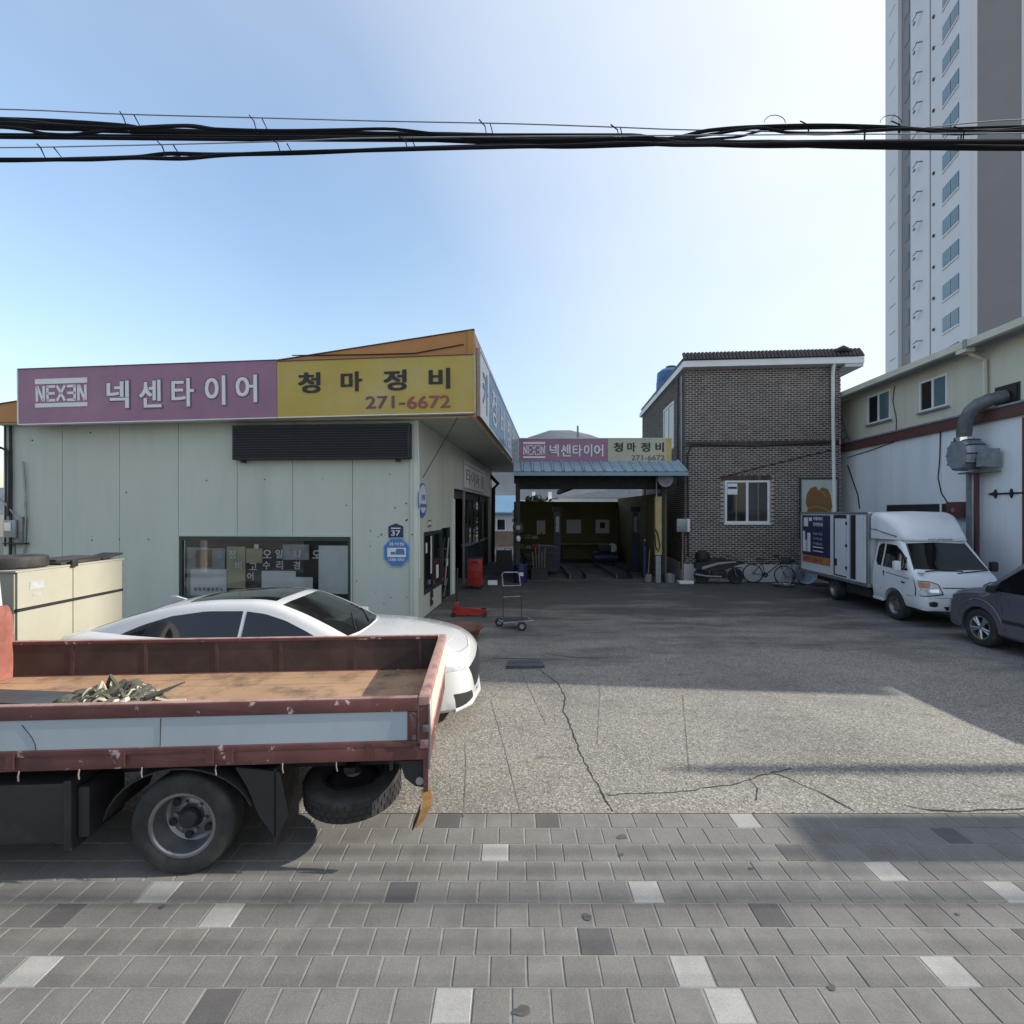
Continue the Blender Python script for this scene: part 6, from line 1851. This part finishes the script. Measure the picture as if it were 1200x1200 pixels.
patch('grille', M_plastic, vn, vbv, [(3, -.40, .68), (3, .40, .68)], [(3, -.36, .56), (3, .36, .56)], (-1, 0, 0), 8, 3, .006)
# ================================================================ SMALL THINGS IN THE YARD
cbx = thing('storage_box', 'cream steel storage box with double doors behind the white sedan', 'storage box', (-5.72, 5.9, 0), R(.3))
CH, CW_ = 1.82, 1.62
box('carcass', M_creambox, cbx, -1.7, -.02, 0, CW_, .1, CH - .02)
box('top_plate', M_creambox, cbx, -1.72, .02, -.02, CW_ + .02, CH - .018, CH)
ym = CW_ * .47
zs = 1.36
for a, b in ((.01, ym - .006), (ym + .006, CW_ - .01)):
    box('door', M_creambox, cbx, -.018, .012, a, b, .14, zs - .02)
    box('upper_door', M_creambox, cbx, -.018, .012, a, b, zs + .02, CH - .022)
box('seam_bar', M_dark, cbx, -.016, .018, .0, CW_, zs - .014, zs + .014)
box('corner_trim', M_galv, cbx, -.03, .016, CW_ - .008, CW_ + .012, .1, CH - .02)
box('notice', M_paper3, cbx, .013, .016, .16, .34, zs + .22, zs + .31)
box('notice', M_paper3, cbx, .013, .016, .2, .3, zs + .14, zs + .17)
box('latch', M_dark, cbx, .013, .05, ym - .05, ym + .04, CH - .03, CH + .06, c=.01)
box('leg', M_dark, cbx, -1.6, -1.5, .1, .2, 0, .098); box('leg', M_dark, cbx, -.2, -.1, CW_ - .2, CW_ - .1, 0, .098); box('leg', M_dark, cbx, -.2, -.1, .1, .2, 0, .098); box('leg', M_dark, cbx, -1.6, -1.5, CW_ - .2, CW_ - .1, 0, .098)
t1 = loose_tyre('tyre', 'black tyre lying flat on the cream storage box at its near edge', (-6.05, 6.25, CH + .075), .30, .15)
t2 = thing('rubber_sheet', 'folded black rubber sheet lying on the cream storage box beside the tyre', 'rubber sheet', (-6.0, 6.95, CH + .003))
box('sheet', M_rubber, t2, -.25, .25, -.42, .22, .0, .035, c=.012)
box('sheet', M_camo[2], t2, -.2, .15, -.38, .28, .036, .068, c=.012)
MB(at(.1, .42, .02, Matrix.Rotation(R(8), 4, 'X'))).box(-.16, .14, -.15, .22, 0, .03, c=.01).build('sheet_end', M_rubber, t2)

jk = thing('floor_jack', 'red trolley jack with upright handle by the open workshop front', 'jack', (-1.02, 12.35, 0), R(4))
for s_ in (-.13, .13):
    mb = MB(); mb.prism([(-.44, .04), (.42, .04), (.44, .09), (.1, .11), (-.2, .19), (-.42, .16)], s_ - .012, s_ + .012, 'y'); mb.build('side_plate', M_red, jk)
mb = MB(); mb.prism([(-.3, .12), (.36, .10), (.38, .15), (-.05, .19), (-.28, .2)], -.06, .06, 'y'); mb.build('lift_arm', M_red, jk)
MB().disc((.34, 0, .152), (0, 0, 1), .06, 14, 0, .03).build('saddle', M_dark, jk)
for x in (-.38, .36):
    for s_ in (-.17, .17):
        MB(at(x, s_, .055, RX)).lathe([(0, -.02), (.055, -.02), (.055, .02), (0, .02)], 14).build('wheel', M_dark, jk)
box('handle_socket', M_red, jk, -.36, -.26, -.05, .05, .16, .34, c=.015)
tube('handle', M_dark, jk, [(-.31, 0, .32), (-.30, .02, .9), (-.29, .04, 1.15)], .02, 6)
tc_ = thing('tool_trolley', 'red upright tool trolley standing at the open workshop front', 'trolley', ((557 - 600) / 600 * 16.7, 16.75, .006), R(-4))
box('body', M_red, tc_, -.23, .23, -.2, .2, .1, .98, c=.02)
box('top', M_dark, tc_, -.235, .235, -.205, .205, .983, 1.0)
for z in (.30, .55, .78): box('drawer_gap', M_black, tc_, -.2, .2, -.206, -.2005, z, z + .012)
box('handle', M_black, tc_, -.1, .12, -.235, -.207, .86, .89)
for x in (-.19, .19):
    for y in (-.16, .16):
        MB(at(x, y, .05, RX)).lathe([(0, -.02), (.05, -.02), (.05, .02), (0, .02)], 12).build('castor', M_black, tc_)
trl = thing('luggage_cart', 'small folding luggage cart with bare tube handle in the yard', 'cart', (.02, 11.05, 0), R(6))
tube('handle', M_galv, trl, [(-.19, .27, .86), (-.21, .3, 1.12), (-.17, .32, 1.16), (.13, .32, 1.16), (.17, .30, 1.12), (.20, .27, .86)], .013, 7)
tube('crossbar', M_galv, trl, [(-.19, .27, .87), (.2, .27, .87)], .011, 6)
tube('crossbar', M_galv, trl, [(-.19, .22, .63), (.2, .22, .64)], .010, 6)
tube('upright', M_dark, trl, [(-.19, .27, .86), (-.2, .15, .16)], .009, 6); tube('upright', M_dark, trl, [(.20, .27, .86), (.21, .15, .16)], .009, 6)
tube('platform_frame', M_galv, trl, [(-.3, .2, .16), (.32, .2, .18), (.42, -.25, .2), (-.22, -.25, .16), (-.3, .2, .16)], .015, 6)
tube('platform_bar', M_galv, trl, [(-.26, .0, .16), (.37, -.02, .19)], .012, 6)
MB(at(0, 0, .185)).box(-.2, .34, -.2, .16, 0, .012).build('platform', M_dark, trl)
for x, y in ((-.28, .18), (.16, -.28)):
    t_ = MB(at(x, y, .095, RX)).lathe(tyre_prof(.095, .06, .05), 20).build('wheel', M_rubber, trl)
    MB(at(x, y, .095, RX)).lathe([(.0, -.02), (.05, -.025), (.05, .025), (0, .02)], 14).build('hub', M_galv, t_)
box('caster_stay', M_galv, trl, .12, .2, -.29, -.25, .1, .2)
sl1 = thing('rubber_slab', 'thick flat black rubber slab lying on the yard', 'slab', tuple(G(614, 780)), R(3))
mb = MB(); mb.prism([(-.30, -.16), (.32, -.16), (.29, .17), (-.25, .17)], .004, .045, 'z'); mb.build('slab', pm('slab_rubber', (.06, .066, .075), .6, .25, 3), sl1)
box('crease', M_black, sl1, -.27, .3, .0, .015, .0455, .047)
sl2 = thing('rubber_slab', 'thin worn grey sheet partly under the black rubber slab', 'slab', tuple(G(607, 770)), R(-3))
mb = MB(); mb.prism([(-.42, -.12), (.38, -.10), (.36, .22), (.15, .27), (-.20, .27), (-.40, .15)], .004, .014, 'z'); mb.build('sheet', pm('grey_sheet', (.15, .15, .145), .8, .3, 4), sl2)
pot = thing('basin', 'round brown plastic basin on the ground at the sedan nose', 'basin', (-.97, 10.1, 0))
MB().lathe([(0, .01), (.26, 0), (.36, .2), (.40, .22), (.40, .24), (.34, .22), (.25, .03), (0, .03)], 24).build('bowl', pm('brown_plastic', (.18, .07, .04), .5, .15, 3), pot)

# motorcycle with covered seat against the brick wall
mc = thing('motorcycle', 'dark motorcycle with grey seat panel parked against the brick wall', 'motorcycle', B.w(.95, -.62), B.a)
for x in (-.52, .62):
    w_ = MB(at(x, 0, .27, RX)).lathe(tyre_prof(.27, .1, .18), 26).build('wheel', M_rubber, mc)
    MB(at(x, 0, .27, RX)).lathe([(.18, -.03), (.17, 0), (.05, 0), (.04, .05), (0, .05)], 18).build('rim', M_dark, w_)
mb = MB(); mb.prism([(-.75, .52), (-.45, .44), (.2, .48), (.62, .66), (.85, .70), (.9, .76), (.55, .82), (.1, .80), (-.1, .82), (-.5, .86), (-.78, .70)], -.14, .14, 'y'); mb.build('bodywork', M_plastic, mc)
mb = MB(); mb.prism([(-.55, .50), (.0, .68), (.6, .76), (.58, .80), (.0, .76), (-.55, .60)], -.152, -.141, 'y'); mb.build('side_stripe', M_alum, mc)
MB(at(-.5, 0, .80)).lathe([(0, 0), (.22, 0), (.26, .1), (.22, .28), (.1, .34), (0, .35)], 16).build('rear_box', M_plastic, mc)
MB(at(-.05, 0, .80)).box(-.25, .35, -.13, .13, 0, .09, c=.035).build('seat', M_rubber, mc)
tube('fork', M_steel, mc, [(.62, -.09, .27), (.48, -.09, .85)], .02, 6); tube('fork', M_steel, mc, [(.62, .09, .27), (.48, .09, .85)], .02, 6)
tube('handlebar', M_dark, mc, [(.35, -.33, .98), (.46, -.12, .93), (.46, .12, .93), (.35, .33, .98)], .016, 6)
box('engine', M_dark, mc, -.2, .3, -.12, .12, .2, .46, c=.03)
tube('exhaust', M_steel, mc, [(.1, -.15, .25), (-.4, -.17, .27), (-.8, -.17, .33)], .04, 8)
tube('side_stand', M_dark, mc, [(0, -.1, .2), (-.05, -.28, 0.01)], .014, 6)
box('mudguard', M_plastic, mc, .45, .85, -.06, .06, .545, .57)

def bicycle(label, lx, ly, rz, frame_mat, tyre_mat, r=.33, basket=False):
    bk = thing('bicycle', label, 'bicycle', B.w(lx, ly), B.a + rz, 'bicycles leaning by the brick wall')
    for x in (-.5, .5):
        w_ = MB(at(x, 0, r, RX)).lathe([(r - .02, -.017), (r, -.01), (r, .01), (r - .02, .017), (r - .035, .01), (r - .035, -.01), (r - .02, -.017)], 28).build('wheel', tyre_mat, bk)
        sp_ = MB()
        for k in range(14):
            a = 2 * math.pi * k / 14
            sp_.tube([(x, 0, r), (x + (r - .03) * math.cos(a), 0, r + (r - .03) * math.sin(a))], .0035, 3, cap=False)
        sp_.build('spokes', M_steel, w_, kind='stuff')
        tube('hub', M_steel, w_, [(x, -.05, r), (x, .05, r)], .025, 8)
    tube('frame_tube', frame_mat, bk, [(-.5, 0, r), (-.1, 0, r - .03), (-.22, 0, .78)], .017, 6)
    tube('frame_tube', frame_mat, bk, [(-.5, 0, r), (-.2, 0, .70), (.32, 0, .80)], .015, 6)
    tube('frame_tube', frame_mat, bk, [(-.1, 0, r - .03), (.34, 0, .72)], .018, 6)
    tube('fork', frame_mat, bk, [(.5, 0, r), (.38, 0, .66), (.31, 0, .95)], .016, 6)
    tube('handlebar', M_dark, bk, [(.18, -.27, .98), (.33, -.1, .99), (.33, .1, .99), (.18, .27, .98)], .014, 6)
    MB(at(-.24, 0, .84)).box(-.14, .12, -.08, .08, -.03, .03, c=.025).build('saddle', M_plastic, bk)
    tube('seat_post', M_steel, bk, [(-.22, 0, .76), (-.24, 0, .82)], .014, 6)
    for x in (-.5, .5):
        MB(at(x, 0, r, RX)).lathe([(r + .015, -.03), (r + .03, 0), (r + .015, .03)], 14, a0=R(-150), a1=R(10)).build('mudguard', frame_mat, bk)
    MB(at(-.1, 0, r - .03, RX)).lathe([(.03, -.03), (.09, -.03), (.09, -.02), (.03, -.02)], 16).build('crank', M_dark, bk)
    if basket: MB(at(.52, 0, .72)).box(-.13, .15, -.16, .16, 0, .22, c=.02).build('basket', M_dark, bk)
    return bk
bicycle('dark bicycle standing against the brick plinth, nearer the motorcycle', 2.7, -.55, R(-28), M_dark, M_rubber, .33, True)
bicycle('pale framed bicycle between the dark bicycle and the box truck', 3.5, -.75, R(35), M_galv, M_paper3, .31)
tb_ = thing('wash_tub', 'pale blue tub tipped behind the bicycles by the box truck', 'tub', B.w(3.95, -.45), B.a)
MB(at(0, 0, .36, Matrix.Rotation(R(78), 4, 'X'))).lathe([(0, -.12), (.30, -.12), (.35, .1), (.37, .1), (.37, .12), (.32, .1), (.28, -.09), (0, -.09)], 20).build('tub', pm('pale_blue_plastic', (.32, .42, .50), .5, .1, 2), tb_)
bz_ = thing('steel_basin', 'flat shiny basin on the ground under the bicycles', 'basin', B.w(2.95, -1.15), B.a)
MB().lathe([(0, .01), (.24, 0), (.30, .07), (.33, .075), (.28, .05), (.23, .02), (0, .02)], 20).build('bowl', M_alum, bz_)
gs = thing('ground_pipe', 'short rusty pipe piece on the ground behind the box truck', 'pipe', B.w(4.3, -1.0), B.a)
tube('pipe', M_capbrown, gs, [(-.3, 0, .05), (.4, -.1, .05)], .045, 8)
# goods between the shop and the bay
cr = thing('crate_stack', 'dark crates with white scraps on top in the passage beside the bay', 'crate', (-.28, 20.3, 0))
box('crate', M_dark, cr, -.38, .3, -.3, .3, 0, .55); box('crate', M_plastic, cr, -.34, .28, -.28, .3, .553, 1.0)
box('scrap', M_paper, cr, -.3, -.05, -.2, .1, 1.003, 1.07); box('scrap', M_paper, cr, .02, .26, -.24, .05, 1.003, 1.05)
pl_ = thing('folding_sign', 'small white notice board beside the red trolley', 'sign', (-.72, 17.4, .0))
MB(at(0, 0, .0, Matrix.Rotation(R(-12), 4, 'X'))).box(-.1, .22, 0, .03, .02, .18).build('board', M_paper, pl_)

# ================================================================ OVERHEAD CABLES AND POLES
def P3(px, py, Y): return Vector(((px - 600) / 600 * Y, Y, 2.5 + (600 - py) / 600 * Y))
def extend(pts):
    a, b = pts[0], pts[1]; c_, d_ = pts[-2], pts[-1]
    return [Vector((-14.2, a.y, a.z + (a.x + 14.2) * .012)), *pts, Vector((16.4, d_.y, d_.z + (16.4 - d_.x) * .012))]
def dense(pts, k=6):
    tab_ = [(p.x, p.y, p.z) for p in pts]
    xs_ = []
    for a, b in zip(tab_, tab_[1:]):
        for i in range(k): xs_.append(a[0] + (b[0] - a[0]) * i / k)
    xs_.append(tab_[-1][0])
    return [Vector((x, *lerp_table(tab_, x))) for x in xs_]
MAINY, LOWY = 3.35, 2.95
def strand(mb, pp, Y, r, dy=0.0, n=6):
    pts = extend([P3(px, py, Y + dy) for px, py in pp])
    mb.tube(dense(pts), r, n)
up = thing('cable_bundle', 'thick black bundle of overhead cables crossing the whole street, upper of the two', 'cable', (0, 0, 0))
mb = MB()
strand(mb, [(0, 141), (60, 147), (120, 152), (200, 154), (330, 158), (480, 158), (620, 161), (720, 164), (800, 167), (900, 170), (1000, 169), (1200, 171)], MAINY, .019)
strand(mb, [(0, 146), (60, 150), (120, 151), (180, 156), (250, 159), (330, 156), (480, 162), (620, 167), (720, 165), (800, 169), (900, 167), (1000, 171), (1200, 168)], MAINY, .018, .22)
strand(mb, [(0, 149), (30, 152), (55, 157), (80, 158), (110, 155), (150, 150), (220, 147), (260, 152), (350, 154), (480, 157), (620, 164), (760, 162), (860, 166), (1000, 168), (1200, 172)], MAINY, .010, -.12)
strand(mb, [(0, 140), (150, 148), (200, 160), (240, 160), (290, 155), (350, 160), (420, 163), (540, 161), (640, 170), (740, 167), (900, 169), (1000, 172), (1200, 174)], MAINY, .017, .42)
strand(mb, [(0, 144), (160, 150), (215, 148), (250, 151), (330, 153), (400, 152), (450, 151), (530, 158), (640, 158), (740, 158), (800, 167), (1000, 168), (1200, 166)], MAINY, .009, -.2)
mb.build('strands', M_cable, up)
mb = MB()
strand(mb, [(780, 163), (830, 153), (880, 149), (960, 147), (1040, 149), (1100, 153), (1160, 154), (1200, 151)], MAINY, .012, -.06)
strand(mb, [(760, 165), (830, 158), (890, 150), (920, 155), (960, 157), (1010, 154), (1060, 151), (1120, 157), (1200, 153)], MAINY, .009, -.08)
strand(mb, [(740, 166), (860, 161), (900, 152), (980, 150), (1060, 152), (1130, 150), (1200, 148)], MAINY, .008, .08)
mb.build('loose_strands', M_cable, up)
lowb = thing('cable_bundle', 'thinner black overhead cable bundle sagging under the main one', 'cable', (0, 0, 0))
mb = MB()
strand(mb, [(0, 188), (100, 186), (160, 184), (200, 180), (250, 181), (330, 180), (480, 174), (600, 171), (660, 172), (740, 170), (800, 168), (1000, 166), (1200, 165)], LOWY, .011)
strand(mb, [(0, 187), (100, 187), (160, 185), (210, 186), (260, 182), (330, 179), (480, 175), (600, 172), (660, 171), (740, 168), (800, 170), (1000, 167), (1200, 166)], LOWY, .010, -.22)
mb.build('strands', M_cable, lowb)
m1 = thing('messenger_wire', 'thin grey support wire above the main cable bundle', 'wire', (0, 0, 0))
mb = MB(); strand(mb, [(0, 128), (150, 134), (300, 138), (450, 142), (600, 145), (720, 149), (800, 152), (1000, 155), (1200, 140)], MAINY, .004, -.02, 5)
mb.build('wire', M_galv, m1)
m2 = thing('messenger_wire', 'thin grey support wire above the lower cable bundle', 'wire', (0, 0, 0))
mb = MB(); strand(mb, [(0, 173), (120, 171), (250, 168), (350, 165), (420, 162), (600, 160), (900, 158), (1200, 156)], LOWY, .0035, .0, 5)
mb.build('wire', M_galv, m2)
for i, (par, Y, lst) in enumerate(((up, MAINY, [(150, 135, 156), (300, 139, 158), (567, 144, 166), (720, 150, 168), (940, 146, 160), (1046, 146, 160)]), (lowb, LOWY, [(55, 173, 188), (195, 170, 187), (328, 168, 183), (475, 165, 178), (1005, 152, 168), (1119, 153, 168)]))):
    for px, a, b in lst:
        p, q = P3(px, a, Y), P3(px + 4, b, Y)
        tube('tie', M_cable, par, [p + Vector((-.03, -.03, .0)), (p + q) / 2 + Vector((.0, -.05, 0)), q + Vector((0, -.03, -.01)), (p + q) / 2 + Vector((.05, .03, 0)), p + Vector((.04, .0, .0))], .004, 4)
for px, py, Y in ((905, 140, MAINY), (1040, 140, MAINY)):
    c_ = P3(px, py + 8, Y)
    tube('wire_loop', M_cable, up, [c_ + Vector((.07 * math.cos(a), -.03, .05 * math.sin(a))) for a in [math.pi * k / 8 for k in range(9)]], .0022, 4)
def upole(label, x, y, h):
    t = thing('utility_pole', label, 'utility pole', (x, y, 0))
    tube('shaft', M_plinth, t, [(0, 0, -.02), (0, 0, h)], [.17, .09], 14)
    box('crossarm', M_galv, t, -.9, .9, -.05, .05, h - .55, h - .45)
    for k in (-.8, -.3, .3, .8): tube('insulator', M_white, t, [(k, 0, h - .449), (k, 0, h - .25)], .05, 8)
    box('cable_bracket', M_galv, t, -.06, .06, -.95 if y > 3.4 else -.5, .0, 5.0, 5.08)
    return t
upole('grey concrete utility pole out of view at the left end of the cables', -14.3, 3.7, 9.5)
upole('grey concrete utility pole out of view at the right end of the cables', 17.2, 4.98, 8.5)
ps = thing('added_pylon_sign', 'upright sign added out of view to shade the ground near the street', 'sign', (11.2, 3.92, 0))  # unseen sign, added to cast the shade patch at the near right
box('panel', M_bluesign, ps, -.18, .18, -.28, .30, 1.5, 4.9, c=.03)
box('post', M_steel, ps, -.08, .08, -.08, .08, 0, 1.498)
box('base', M_plinth, ps, -.4, .4, -.3, .3, 0, .18)
